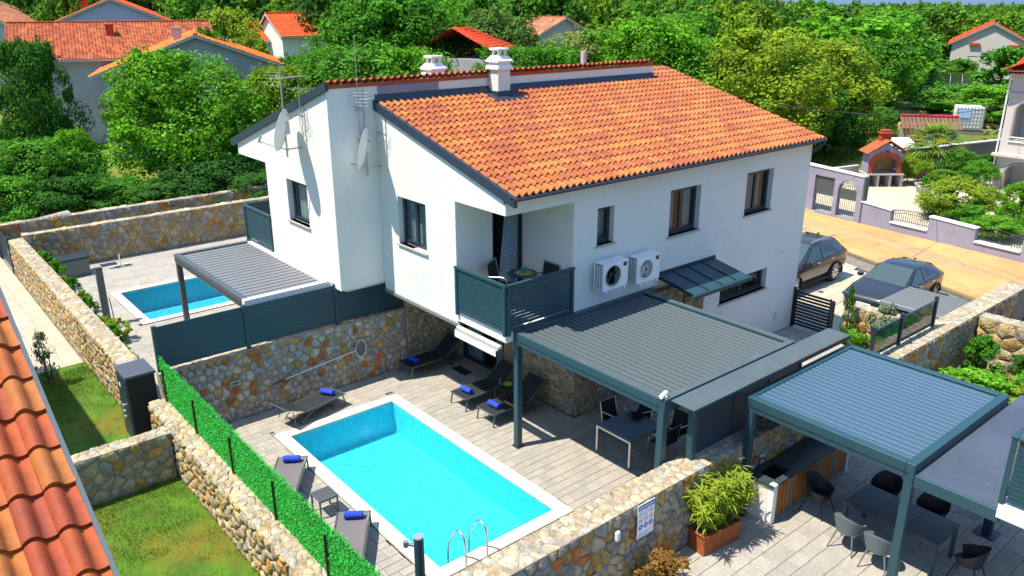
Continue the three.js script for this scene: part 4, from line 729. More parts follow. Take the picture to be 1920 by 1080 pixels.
function shellChair(label, m, group) { // tub chair facing +x
  const t = thing('tub_chair', label, 'chair', [0, 0, 0], 0, group);
  const N = 28, K = 6, P = [], I = []; const th = 0.02;
  for (const s of [0, 1]) for (let j = 0; j <= K; j++) for (let i = 0; i <= N; i++) { const a = -2.45 + (i / N) * 4.9, v = j / K, b = Math.cos(a * 0.5); const top = 0.62 + 0.2 * Math.pow(Math.max(0, Math.cos(a)), 1.2) - 0.08 * Math.pow(Math.max(0, -Math.cos(a)), 1); const y = 0.40 + (top - 0.40) * v, r = (0.22 + 0.07 * v) - s * th; P.push(-Math.cos(a) * r * 1.02, y, Math.sin(a) * r * 1.05); }
  const row = N + 1, off = row * (K + 1); for (let j = 0; j < K; j++) for (let i = 0; i < N; i++) { const a = j * row + i, b = a + 1, c = a + row, d = c + 1; I.push(a, b, c, b, d, c, off + a, off + c, off + b, off + b, off + c, off + d); }
  for (let i = 0; i < N; i++) { const a = K * row + i; I.push(a, a + 1, off + a, a + 1, off + a + 1, off + a); } for (let j = 0; j < K; j++) { let a = j * row; I.push(a, a + row, off + a, a + row, off + a + row, off + a); a += N; I.push(a, off + a, a + row, a + row, off + a, off + a + row); }
  const g = new THREE.BufferGeometry(); g.setAttribute('position', new THREE.Float32BufferAttribute(P, 3)); g.setIndex(I); g.computeVertexNormals(); obj('shell', g, m, t);
  const s = new THREE.CylinderGeometry(0.225, 0.21, 0.04, 28); s.translate(0.01, 0.41, 0); obj('seat', s, m, t);
  for (const [x, z] of [[1, -1], [1, 1], [-1, -1], [-1, 1]]) obj('leg', rod([x * 0.26, 0, z * 0.25], [x * 0.15, 0.4, z * 0.15], 0.012, 8, 0.018), m, t);
  return t;
}
const TG = 'tub chairs round the dark outdoor table';
const grey = mat('chairGrey', [0.12, 0.15, 0.16], 0.6), dk = mat('chairDark', [0.018, 0.022, 0.026], 0.6);
const s1 = shellChair('grey tub chair half in the sun at the near side of the dark table', grey, TG); s1.position.set(2.62, 0, 7.75); s1.rotation.y = 0.15;
copyOf(s1, [2.72, 0, 7.1], 0.0, 'grey tub chair tucked under the near side of the dark table, behind the sunny one', TG);
const s2 = shellChair('black tub chair between the kitchen counter and the end of the dark table', dk, TG); s2.position.set(3.35, 0, 6.1); s2.rotation.y = -Math.PI / 2;
copyOf(s2, [4.45, 0, 7.9], Math.PI, 'black tub chair at the far side of the dark table, the right one', TG);
copyOf(s2, [4.45, 0, 6.95], Math.PI, 'black tub chair at the far side of the dark table, near the counter', TG);
copyOf(s2, [3.5, 0, 9.0], Math.PI / 2, 'black tub chair at the right end of the dark table', TG);
{
  const t = thing('outdoor_table', 'long dark dining table under the blue pergola', 'table', [3.52, 0, 7.68]);
  for (const [a, b] of [[-0.9, -0.302], [-0.298, 0.298], [0.302, 0.9]]) obj('top_panel', rb(-0.47, 0.47, 0.72, 0.745, a, b, 0.005, 1), M.granite, t);
  obj('frame', [bb(-0.46, 0.46, 0.66, 0.718, -0.89, -0.85), bb(-0.46, 0.46, 0.66, 0.718, 0.85, 0.89), bb(-0.46, -0.42, 0.66, 0.718, -0.848, 0.848), bb(0.42, 0.46, 0.66, 0.718, -0.848, 0.848)], M.anthracite, t);
  for (const [x, z] of [[-1, -1], [1, -1], [1, 1], [-1, 1]]) obj('leg', rb(x * 0.43 - 0.035, x * 0.43 + 0.035, 0, 0.66, z * 0.86 - 0.035, z * 0.86 + 0.035, 0.006, 1), M.anthracite, t);
}
// ---------- outdoor kitchen ----------
{
  const t = thing('outdoor_kitchen', 'outdoor kitchen counter with dark top, sink and orange wooden doors against the stone wall', 'kitchen counter');
  obj('worktop', [bb(2.16, 5.2, 0.85, 0.9, 5.1, 5.22), bb(2.16, 5.2, 0.85, 0.9, 5.6, 5.74), bb(2.16, 2.42, 0.85, 0.9, 5.222, 5.598), bb(2.98, 5.2, 0.85, 0.9, 5.222, 5.598)], M.granite, t);
  obj('sink', [bb(2.42, 2.98, 0.7, 0.71, 5.22, 5.6), bb(2.4, 2.418, 0.7, 0.85, 5.2, 5.62), bb(2.982, 3.0, 0.7, 0.85, 5.2, 5.62)], M.black, t);
  obj('tap', tube([[2.5, 0.9, 5.17], [2.5, 1.12, 5.17], [2.53, 1.2, 5.23], [2.56, 1.15, 5.3]], 0.014, 20, 8), M.black, t);
  obj('end_panel', bb(2.2, 2.3, 0, 0.85, 5.1, 5.68), M.plaster, t); obj('corner_pillar', rb(2.195, 2.33, 0, 0.905, 5.62, 5.75, 0.01, 1), M.whitePaint, t);
  for (const [a, b] of [[2.4, 2.86], [2.96, 3.96], [4.06, 4.56], [4.66, 5.16]]) { const d = obj('door', rb(a + 0.02, b - 0.02, 0.07, 0.8, 5.66, 5.69, 0.006, 1), M.wood, t); obj('frame', [bb(a - 0.01, a + 0.018, 0.05, 0.84, 5.65, 5.7), bb(b - 0.018, b + 0.01, 0.05, 0.84, 5.65, 5.7), bb(a + 0.02, b - 0.02, 0.04, 0.068, 5.65, 5.7), bb(a + 0.02, b - 0.02, 0.802, 0.84, 5.65, 5.7)], M.galv, d); }
  obj('carcass', bb(2.32, 5.18, 0.05, 0.69, 5.12, 5.64), M.black, t); obj('side_wall', bb(5.18, 5.24, 0, 0.9, 5.08, 5.72), M.plaster, t);
  const f = thing('fire_extinguisher', 'small red fire extinguisher at the end of the kitchen counter', 'fire extinguisher', [2.12, 0, 5.24]);
  const c = new THREE.CapsuleGeometry(0.062, 0.26, 6, 18); c.translate(0, 0.52, 0); obj('cylinder', c, M.red, f); obj('valve', [rod([0, 0.7, 0], [0, 0.77, 0], 0.02), bar([-0.06, 0.77, 0], [0.05, 0.79, 0], 0.02)], M.black, f); obj('hose', tube([[0.02, 0.74, 0], [-0.08, 0.72, 0.02], [-0.085, 0.55, 0.03], [-0.07, 0.42, 0.03]], 0.009, 16, 6), M.black, f);
  const p = thing('socket', 'pair of white sockets with an orange cover on the wall over the counter', 'socket', [2.62, 1.06, 5.1]); obj('plate', rb(0, 0.16, 0, 0.09, -0.005, 0.015, 0.006, 1), M.whitePaint, p); obj('holes', [rod([0.04, 0.045, 0.01], [0.04, 0.045, 0.018], 0.022), rod([0.12, 0.045, 0.01], [0.12, 0.045, 0.018], 0.022)], M.black, p); obj('cover', rb(-0.24, -0.12, -0.02, 0.12, -0.005, 0.03, 0.01, 1), M.terracotta, p);
}
// ---------- pool rules sign on the front wall ----------
{
  const t = thing('pool_sign', 'white pool rules sign with a blue band and nine round symbols on the rubble wall', 'sign', [-1.18, 0.9, 5.11]);
  const c = document.createElement('canvas'); c.width = 256; c.height = 400; const x = c.getContext('2d');
  x.fillStyle = '#e9eef4'; x.fillRect(0, 0, 256, 400); x.fillStyle = '#1c4fa0'; x.fillRect(0, 0, 256, 62); x.fillStyle = '#cfe0f5'; for (let i = 0; i < 10; i++) x.fillRect(18 + i * 23, 16, 12, 32);
  for (let j = 0; j < 3; j++) for (let i = 0; i < 3; i++) { const cx = 48 + i * 80, cy = 108 + j * 82, rd = (j === 1 || (j === 0 && i === 2)); x.lineWidth = 7; x.strokeStyle = rd ? '#c0282c' : '#1c4fa0'; x.fillStyle = j === 2 ? '#2b5eae' : '#fff'; x.beginPath(); x.arc(cx, cy, 29, 0, 7); x.fill(); x.stroke(); x.fillStyle = j === 2 ? '#fff' : '#222'; x.beginPath(); x.arc(cx - 6 + i * 4, cy - 9, 6, 0, 7); x.fill(); x.fillRect(cx - 13, cy - 1, 26 - i * 4, 7); x.fillRect(cx - 4 + j * 2, cy + 3, 7, 15); if (rd) { x.beginPath(); x.moveTo(cx - 20, cy - 20); x.lineTo(cx + 20, cy + 20); x.stroke(); } }
  x.fillStyle = '#8fa0b8'; for (let i = 0; i < 3; i++) x.fillRect(22, 352 + i * 13, 206 - i * 30, 5);
  const tx = new THREE.CanvasTexture(c); tx.colorSpace = THREE.SRGBColorSpace; const pm = new THREE.MeshStandardMaterial({ map: tx, roughness: 0.35 });
  const pl = new THREE.PlaneGeometry(0.43, 0.68); pl.translate(0.22, 0.35, 0.012); obj('print', pl, pm, t, true); obj('board', rb(-0.003, 0.443, -0.003, 0.7, -0.005, 0.01, 0.004, 1), M.whitePaint, t); obj('mount', [rod([0.04, 0.04, -0.05], [0.04, 0.04, 0], 0.01), rod([0.4, 0.66, -0.05], [0.4, 0.66, 0], 0.01)], M.galv, t);
}
{
  const t = thing('wall_light', 'small white wall light on the front rubble wall left of the sign', 'wall light', [-1.72, 1.22, 5.1]); obj('housing', rb(-0.05, 0.05, -0.06, 0.12, -0.01, 0.07, 0.02, 2), M.whitePaint, t); obj('lens', rb(-0.035, 0.035, -0.05, 0.03, 0.07, 0.08, 0.01, 1), M.cream, t);
  const u = thing('wall_light', 'flat grey rectangular light set low in the front rubble wall', 'wall light', [-2.3, 0.62, 5.11]); obj('housing', rb(-0.15, 0.15, -0.07, 0.07, -0.02, 0.02, 0.01, 1), M.galv, u); obj('lens', bb(-0.12, 0.12, -0.045, 0.045, 0.02, 0.026), M.panelGrey, u);
  for (const [i, [x, y]] of [[-4.35, 1.05], [-0.98, 1.0]].entries()) { const v = thing('wall_light', i ? 'flat grey light in the back rubble wall, right one near the brush' : 'flat grey light in the back rubble wall, left one by the hedge screen', 'wall light', [x, y, -5.45]); obj('housing', rb(-0.13, 0.13, -0.06, 0.06, -0.02, 0.02, 0.008, 1), M.galv, v); obj('lens', bb(-0.1, 0.1, -0.035, 0.035, 0.02, 0.026), M.panelGrey, v); }
  const n = thing('pool_net', 'long pole with a white leaf net leaning across the back rubble wall', 'pool net'); obj('pole', rod([-3.4, 0.72, -5.42], [-0.95, 0.98, -5.42], 0.014), M.whitePaint, n); const r = new THREE.TorusGeometry(0.2, 0.012, 8, 28); r.scale(0.8, 1.25, 1); r.translate(-0.78, 1.0, -5.42); obj('hoop', r, M.whitePaint, n); const d = new THREE.CircleGeometry(0.195, 28); d.scale(0.8, 1.25, 1); d.translate(-0.78, 1.0, -5.425); obj('mesh', d, M.slingGrey, n); obj('grip', rod([-3.4, 0.72, -5.42], [-3.05, 0.757, -5.42], 0.022), M.navy, n);
  const k = thing('spotlight', 'small white spotlight on the front corner of the teal pergola', 'spotlight', [0.3, 2.97, 4.4]); obj('body', rod([-0.14, 0.06, -0.02], [0.06, 0.08, -0.06], 0.045, 12), M.whitePaint, k); obj('bracket', rb(-0.04, 0.02, -0.02, 0.05, -0.03, 0.02, 0.01, 1), M.whitePaint, k);
  const m = thing('doormat', 'black doormat on the terrace in front of the sliding door', 'doormat'); obj('mat', rb(1.6, 1.98, 0.003, 0.014, -4.5, -3.86, 0.004, 1), M.blackMatte, m); obj('border', [bb(1.6, 1.98, 0.0145, 0.018, -4.5, -4.46), bb(1.6, 1.98, 0.0145, 0.018, -3.9, -3.86)], M.rubber, m);
}
// ---------- balcony furniture ----------
{
  const b1 = copyOf(ch, [1.0, 2.987, -1.35], -Math.PI / 2 + 0.5, 'dark blue chair with tall back on the balcony behind its table', 'chairs on the balcony');
  b1.scale.set(1.1, 1.3, 1.1);
  const b2 = copyOf(ch, [1.72, 2.987, -0.7], Math.PI, 'dark chair on the right side of the balcony, only its back above the rail', 'chairs on the balcony');
  b2.scale.set(1.1, 1.22, 1.1);
  copyOf(ch, [0.45, 2.987, -0.5], 0.3, 'dark chair in the front corner of the balcony with pale armrest', 'chairs on the balcony');
  const t = thing('balcony_table', 'small round dark table on the balcony', 'table', [1.25, 2.987, -0.9]); const g = new THREE.CylinderGeometry(0.36, 0.36, 0.025, 32); g.translate(0, 0.92, 0); obj('top', g, M.granite, t); obj('leg', [rod([0, 0, 0], [0, 0.9, 0], 0.025), rod([-0.2, 0.01, 0], [0.2, 0.01, 0], 0.015), rod([0, 0.012, -0.2], [0, 0.012, 0.2], 0.015)], M.black, t);
  const p = thing('flower_pot', 'turquoise pot on a straw mat on the balcony table', 'pot', [1.27, 3.925, -0.88]); obj('mat', new THREE.CylinderGeometry(0.2, 0.2, 0.01, 28), mat('straw', [0.4, 0.33, 0.1], 0.9), p); const q = new THREE.LatheGeometry([[0.001, 0.005], [0.05, 0.005], [0.07, 0.12], [0.075, 0.13], [0.06, 0.12], [0.001, 0.115]].map((a) => new THREE.Vector2(...a)), 20); obj('pot', q, mat('turq', [0.03, 0.3, 0.26], 0.5), p);
}
// ---------- adjoining terrace ----------
{
  const t = thing('pump_box', 'large dark grey pool equipment box by the long stone wall', 'equipment box', [-4.7, 0, -21.1], 0.1); obj('body', rb(-0.55, 0.5, 0, 0.68, -0.42, 0.42, 0.02, 1), M.frameGrey, t); obj('lid', rb(-0.58, 0.53, 0.68, 0.76, -0.45, 0.45, 0.02, 1), M.anthraciteDark, t);
  const p = thing('parasol_base', 'low white parasol stand with dark weights at the back of the adjoining terrace', 'parasol base', [-3.0, 0, -19.9 - 1.1]); obj('stem', rod([0, 0, 0], [0, 0.5, 0], 0.025), M.whitePaint, p); for (let i = 0; i < 4; i++) obj('weight', rb(-0.42 + i * 0.21, -0.24 + i * 0.21, 0.0, 0.06, -0.12, 0.12, 0.01, 1), i % 2 ? M.frameGrey : M.galv, p); obj('cross', [bb(-0.45, 0.45, 0.062, 0.09, -0.03, 0.03)], M.whitePaint, p);
  const d = thing('floor_grate', 'small blue grey floor grate on the adjoining terrace', 'grate', [-3.3, 0.003, -21.6]); obj('plate', rb(-0.3, 0.3, 0, 0.02, -0.2, 0.2, 0.006, 1), M.navy, d);
  const g = thing('metal_gate', 'dark metal gate at the far end of the paved path beside the stone wall', 'gate'); for (const z of [-22.9, -25.6]) obj('post', rb(-6.5, -6.36, -0.05, 1.45, z - 0.07, z + 0.07, 0.01, 1), M.navy, g); for (let i = 0; i < 9; i++) obj('rail', bb(-6.46, -6.42, 0.12 + i * 0.14, 0.2 + i * 0.14, -25.5, -22.98), M.anthraciteDark, g); obj('lock', rb(-6.5, -6.38, 0.7, 0.9, -23.15, -23.05, 0.01, 1), M.galv, g);
  const k = thing('stone_pier', 'stone pier at the left edge beside the dark path gate', 'stone pier'); obj('core', bb(-7.9, -6.7, -0.1, 1.5, -26.6, -25.9), M.mortar, k); stoneFace(k, [-7.9, 0, -25.9], [1, 0, 0], [0, 1, 0], 1.2, 1.5, { s: 0.3, pal: PAL.gold, seed: 61, max: 40 });
}
// ---------- right: gate, bed, parking, street ----------
{
  const g = thing('side_gate', 'black slatted garden gate at the right corner of the white house', 'gate');
  for (const [z, h] of [[0.02, 1.36], [1.36, 1.24]]) obj('post', rb(12.02, 12.12, 0, h, z - 0.05, z + 0.05, 0.008, 1), M.black, g);
  for (let i = 0; i < 11; i++) obj('slat', bb(12.055, 12.085, 0.1 + i * 0.108, 0.168 + i * 0.108, 0.08, 1.3), M.black, g);
  obj('stile', [bb(12.05, 12.09, 0.06, 1.28, 0.08, 0.12), bb(12.05, 12.09, 0.06, 1.28, 1.26, 1.3)], M.black, g);
}
rubbleWall('sunlit golden stone wall of the planted bed beside the parking bay, next to the black gate', undefined, 12.7, 13.15, 1.42, 4.48, 0, 1.0, { x0: { s: 0.4, pal: PAL.gold, seed: 71, max: 70, d: 0.05 } }, { s: 0.25, seed: 72, max: 50 });
rubbleWall('sunlit golden stone wall branching off at the right border behind bushes', undefined, 13.3, 13.75, 5.1, 9.5, 0, 1.55, { x0: { s: 0.42, pal: PAL.gold, seed: 73, max: 80, d: 0.05 } }, { s: 0.25, seed: 74, max: 60 });
rubbleWall('rounded end of a stone wall by the orange street at the right border', undefined, 17.3, 21.5, 4.4, 5.1, -0.6, 1.2, { x0: { s: 0.4, pal: PAL.gold, seed: 75, max: 12 }, z1: { s: 0.4, pal: PAL.gold, seed: 76, max: 40 } }, { s: 0.3, seed: 77, max: 40 });
{
  const f = thing('glass_fence', 'low dark green glass fence on the stone wall behind the blue pergola', 'fence');
  for (const x of [7.9, 9.35, 11.3]) obj('post', rb(x - 0.045, x + 0.045, 1.6, 2.5, 4.6, 4.69, 0.008, 1), M.anthraciteDark, f);
  for (const [a, b] of [[7.95, 9.3], [9.4, 11.25]]) { obj('glass_panel', bb(a, b, 1.66, 2.36, 4.635, 4.65), mat('greenGlass', [0.015, 0.06, 0.05], 0.08, { phys: 1, clearcoat: 0.5 }), f); obj('handrail', bb(a, b, 2.362, 2.4, 4.62, 4.665), M.anthracite, f); }
}
{
  const P = structure('parking_bay'); // pale pavers
  pave(P, 13.15, 22.2, -7, 4.48, -0.6, { rows: [0.6, 0.5], lens: [0.8, 1.0, 0.6], pal: PAL.path, seed: 78, max: 150, inside: (x, z) => x < 21.6 - 0.36 * (z + 2.6) });
  const s = structure('street');
  const line = (o0, o1, y, m, n, u = 0.25, za = -40, zb = 30) => { const X = (z, o) => 22.2 - 0.34 * (z + 3.4) * 1 + o + Math.max(0, 0); kind(obj(n, slab([[X(zb, o0), zb], [X(za, o0), za], [X(za, o1), za], [X(zb, o1), zb]].map(([x, z]) => [x, z]), y, 0.2), m, s), 'structure'); };
  obj('carriageway', slab([[9, 40], [36, -43], [60, -43], [60, 40]], -0.6, 0.25), M.orangeSand, s);
  line(-0.5, 0.35, -0.592, M.stripGrey, 'channel');
  line(4.3, 4.34, -0.594, M.stripGrey, 'joint'); line(0.75, 0.79, -0.594, M.stripGrey, 'joint');
  obj('worn_patch', slab([[26.2, -8.5], [27.0, -8.7], [26.1, -2], [24.9, 1.6], [24.4, 1.4], [25.5, -3]], -0.596, 0.02), mat('wornSand', [0.52, 0.36, 0.18], 0.95, { map: rep(stainT, 0.4) }), s);
  { const r = rngOf(88); for (let i = 0; i < 9; i++) { let x = 21 + r() * 6, z = -8 + r() * 12; const p = [[x, -0.598, z]]; for (let k = 0; k < 5; k++) { x += rr(-0.5, 0.5, r); z += rr(0.2, 0.8, r); p.push([x, -0.598, z]); } obj('crack', tube(p, 0.012, 16, 4), M.stripGrey, s); } }
  for (const o of [1.6, 3.3]) line(o, o + 0.28, -0.5965, M.tyreSand || mat('tyreSand', [0.57, 0.37, 0.16], 0.95, { map: rep(stainT, 0.7) }), 'tyre_track');
  obj('drain_cover', [rb(20.0, 20.5, -0.6, -0.585, 1.45, 1.75, 0.01, 1)], M.blackMatte, s);
  const pt = structure('patio'); obj('paving', slab([[28.9, -11], [46, -16], [46, 3], [28.2, 1]], -0.5, 0.2), M.pavePale, pt);
  const fd = structure('garden_soil'); obj('soil', slab([[12.05, 4.46], [12.05, 1.4], [12.7, 1.4], [12.7, 4.46]], 0.03, 0.3), M.earth, fd); obj('soil', slab([[8.5, 5.05], [13.3, 5.05], [13.3, 12], [8.5, 12]], 0.03, 0.3), M.earth, fd);
  const vg = structure('vegetable_plot'); obj('soil', slab([[42, -28], [72, -34], [84, -20], [60, -8], [40, -14]], -0.5, 0.2), M.grass, vg); obj('gravel', slab([[58, -22], [72, -30], [76, -24], [64, -18]], -0.46, 0.2), M.orangeSand, vg);
}
{ // lilac street wall with gate, railings
  const A = [29.15, -0.62, -9.7], t = thing('street_wall', 'lilac rendered street wall with arched gate and railings across the orange street', 'garden wall', A, 0);
  t.rotation.y = -(Math.PI / 2 + 0.12); // local +x runs along the street towards the viewer's right
  const th = 0.28, P = (poly, holes = []) => panelZ(poly, holes, th, th);
  const arch = (a, b, y0, y1) => { const r = (b - a) / 2, q = [[a, y0], [b, y0]]; for (let i = 0; i <= 12; i++) { const w = (i / 12) * Math.PI; q.push([(a + b) / 2 + r * Math.cos(w), y1 - r + r * Math.sin(w)]); } return q; };
  obj('wall', [P([[-8, 0], [3.42, 0], [3.42, 2.36], [-8, 2.75]], [rect(0.55, 1.75, 0.12, 2.05), arch(2.0, 3.1, 0.12, 2.05)]), P([[3.424, 0], [5.1, 0], [5.1, 1.0], [3.424, 1.12]]), P([[5.104, 0], [7.05, 0], [7.05, 0.42], [5.104, 0.42]]), P([[7.054, 0], [9.25, 0], [9.25, 1.02], [7.054, 1.1]]), P([[9.254, 0], [11.3, 0], [11.3, 0.42], [9.254, 0.42]]), P([[11.304, 0], [18, 0], [18, 1.0], [11.304, 1.0]])], M.lilac, t);
  obj('coping', [bar([-8, 2.79, 0.14], [3.45, 2.4, 0.14], 0.36, 0.06), bar([3.43, 1.15, 0.14], [5.12, 1.03, 0.14], 0.36, 0.06), bar([5.12, 0.45, 0.14], [7.03, 0.45, 0.14], 0.42, 0.06), bar([7.04, 1.13, 0.14], [9.27, 1.05, 0.14], 0.36, 0.06), bar([9.28, 0.45, 0.14], [11.28, 0.45, 0.14], 0.42, 0.06)], M.whitePaint, t);
  obj('pier_edge', bb(3.43, 3.52, 0, 2.36, -0.02, 0.3), M.frameGrey, t);
  const rail = (name, a, b, y0, y1, hump, lab) => { const g = sub(name, t), n = Math.round((b - a) / 0.11); for (let i = 0; i <= n; i++) { const x = a + ((b - a) * i) / n, h = y1 + hump * Math.sin((i / n) * Math.PI); obj('bar', rod([x, y0, 0.14], [x, h + 0.08, 0.14], 0.012, 6), M.black, g); } const c = []; for (const k of [-0.12, 0.02]) c.push(tube(Array.from({ length: 9 }, (_, i) => [a + ((b - a) * i) / 8, y1 + k + hump * Math.sin((i / 8) * Math.PI), 0.14]), 0.014, 24, 5)); c.push(rod([a, y0 + 0.1, 0.14], [b, y0 + 0.1, 0.14], 0.014)); obj('rail', c, M.black, g); };
  rail('railing', 5.15, 7.0, 0.5, 1.0, 0.12); rail('railing', 9.3, 11.25, 0.5, 1.0, 0.12);
  rail('gate_leaf', 0.6, 1.7, 0.15, 1.7, 0.2); rail('gate_leaf', 2.05, 3.05, 0.15, 1.6, 0.3);
  obj('gate_sheet', [bb(0.56, 1.74, 1.05, 2.0, 0.18, 0.19), bb(2.06, 3.04, 1.05, 1.6, 0.18, 0.19)], M.frameGrey, t);
  obj('letter_box', [rb(3.62, 4.05, 0.72, 1.0, -0.03, 0.0, 0.01, 1)], M.cream, t); obj('letter_slot', rb(3.7, 3.97, 0.8, 0.9, -0.045, -0.031, 0.004, 1), M.terracotta, t);
}
// ---------- cars ----------
function car(label, o, pos, turn) { // nose towards -x, origin on the ground under the middle
  const t = thing('parked_car', label, 'car', pos, turn), L = o.L, W = o.W / 2;
  // stations along x: [x, sill y, belt y, belt half width, roof y, roof half width]
  const S = o.stations, ring = (s) => { const [x, y0, yb, wb, yr, wr] = s, r = []; const q = [[wb * 0.90, y0], [wb * 0.985, y0 + (yb - y0) * 0.35], [wb, y0 + (yb - y0) * 0.7], [wb * 0.965, yb]]; const full = [...q, [wr * 1.03, yr - (yr - yb) * 0.14], [wr * 0.82, yr - (yr - yb) * 0.03], [wr * 0.4, yr]]; for (const [z, y] of full) r.push([x, y, z]); for (const [z, y] of full.slice().reverse()) r.push([x, y, -z]); return r; };
  const P = [], I = [], n = 14; S.forEach((s) => ring(s).forEach((p) => P.push(...p)));
  for (let j = 0; j < S.length - 1; j++) for (let i = 0; i < n; i++) { const a = j * n + i, b = j * n + ((i + 1) % n), c = a + n, d = b + n; I.push(a, b, c, b, d, c); }
  for (const [j, f] of [[0, 1], [S.length - 1, 0]]) { const b = P.length / 3; const s = S[j]; P.push(s[0], (s[1] + s[4]) / 2, 0); for (let i = 0; i < n; i++) { const p = j * n + i, q = j * n + ((i + 1) % n); f ? I.push(b, q, p) : I.push(b, p, q); } }
  let g = new THREE.BufferGeometry(); g.setAttribute('position', new THREE.Float32BufferAttribute(P, 3)); g.setIndex(I); g.computeVertexNormals(); obj('body', g, o.paint, t);
  // glazing just proud of the cabin
  const glass = M.glass, lerp3 = (a, b, k) => a.map((v, i) => v + (b[i] - v) * k);
  const quad = (a, b, c, d, off) => { const A = V(...a), N = V(...b).sub(A).cross(V(...d).sub(A)).normalize().multiplyScalar(off); const q = new THREE.BufferGeometry(), p = [a, b, c, a, c, d].flatMap((v) => [v[0] + N.x, v[1] + N.y, v[2] + N.z]); q.setAttribute('position', new THREE.Float32BufferAttribute(p, 3)); q.computeVertexNormals(); return q; };
  o.side.forEach(([x0, x1, x2, x3, y0, y1]) => { for (const s of [1, -1]) { const z = (x, y) => { let k = 0; while (k < S.length - 2 && S[k + 1][0] < x) k++; const u = Math.max(0, Math.min(1, (x - S[k][0]) / (S[k + 1][0] - S[k][0]))), m = S[k].map((v, i) => v + (S[k + 1][i] - v) * u); const f = Math.max(0, Math.min(1, (y - m[2]) / (m[4] - m[2]) / 0.86)); return (m[3] * 0.965 + (m[5] * 1.03 - m[3] * 0.965) * f) + 0.012; }; const a = [x0, y0, s * z(x0, y0)], b = [x1, y0, s * z(x1, y0)], c = [x2, y1, s * z(x2, y1)], d = [x3, y1, s * z(x3, y1)]; obj('side_window', s > 0 ? quad(a, b, c, d, 0) : quad(b, a, d, c, 0), glass, t); } });
  const ws = o.wind; obj('windscreen', quad([ws[0], ws[1], -ws[2]], [ws[0], ws[1], ws[2]], [ws[3], ws[4], ws[5]], [ws[3], ws[4], -ws[5]], 0.0), glass, t);
  const rw = o.rear; obj('rear_window', quad([rw[0], rw[1], rw[2]], [rw[0], rw[1], -rw[2]], [rw[3], rw[4], -rw[5]], [rw[3], rw[4], rw[5]], 0.0), glass, t);
  for (const x of o.axles) for (const s of [1, -1]) { const w = sub('wheel', t); w.position.set(x, o.wr, s * (W - 0.1)); const ty = new THREE.TorusGeometry(o.wr - 0.075, 0.085, 10, 30); obj('tyre', ty, M.rubber, w); const rim = new THREE.CylinderGeometry(o.wr - 0.11, o.wr - 0.11, 0.14, 28); rim.rotateX(Math.PI / 2); const sp = []; for (let i = 0; i < 5; i++) { const b = new THREE.BoxGeometry(0.05, (o.wr - 0.13) * 2, 0.03); b.rotateZ((i * Math.PI) / 5); b.translate(0, 0, s * 0.085); sp.push(b); } obj('rim', rim, M.blackMatte, w); obj('spokes', sp, M.steel, w); const ar = new THREE.TorusGeometry(o.wr + 0.045, 0.035, 8, 26, Math.PI); ar.translate(0, 0, s * 0.11); obj('arch', ar, M.blackMatte, w); }
  for (const s of [1, -1]) { obj('mirror', rb(o.mir[0] - 0.09, o.mir[0] + 0.08, o.mir[1] - 0.07, o.mir[1] + 0.07, s * (W + 0.02), s * (W + 0.2), 0.03, 2), o.paint, t); obj('headlight', rb(o.S0 + 0.02, o.S0 + 0.34, o.hl - 0.06, o.hl + 0.06, s * (W - 0.36), s * (W - 0.085), 0.03, 2), M.glass, t); obj('taillight', rb(o.S1 - 0.3, o.S1 - 0.075, o.tl - 0.08, o.tl + 0.06, s * (W - 0.34), s * (W - 0.085), 0.03, 2), M.red, t); obj('door_handle', [o.dh, o.dh + 0.95].map((x) => rb(x, x + 0.2, o.tl - 0.06, o.tl - 0.02, s * (W - 0.01), s * (W + 0.02), 0.01, 1)), M.steel, t); }
  obj('underbody', rb(o.S0 + 0.12, o.S1 - 0.12, 0.16, 0.4, -W + 0.12, W - 0.12, 0.05, 1), M.blackMatte, t); obj('sill_trim', [bb(o.axles[0] + 0.42, o.axles[1] - 0.42, 0.24, 0.36, W - 0.05, W - 0.005), bb(o.axles[0] + 0.42, o.axles[1] - 0.42, 0.24, 0.36, -W + 0.005, -W + 0.05)], M.blackMatte, t);
  if (o.rails) obj('roof_rail', [1, -1].map((s) => tube([[o.rails[0], o.rails[2] - 0.05, s * o.rails[3]], [o.rails[0] + 0.15, o.rails[2], s * o.rails[3]], [o.rails[1] - 0.15, o.rails[2], s * o.rails[3]], [o.rails[1], o.rails[2] - 0.05, s * o.rails[3]]], 0.02, 20, 6)), M.steel, t);
  obj('aerial_fin', rb(o.fin[0], o.fin[0] + 0.16, o.fin[1], o.fin[1] + 0.06, -0.02, 0.02, 0.015, 1), M.black, t);
  obj('number_plate', rb(o.S0 - 0.012, o.S0 + 0.01, 0.42, 0.53, -0.26, 0.26, 0.004, 1), M.whitePaint, t);
  return t;
}
const suvPaint = mat('suvPaint', [0.06, 0.058, 0.056], 0.3, { phys: 1, metalness: 0.6, clearcoat: 0.9, clearcoatRoughness: 0.06 });
const hatPaint = mat('hatchPaint', [0.04, 0.045, 0.055], 0.3, { phys: 1, metalness: 0.6, clearcoat: 0.9, clearcoatRoughness: 0.06 });
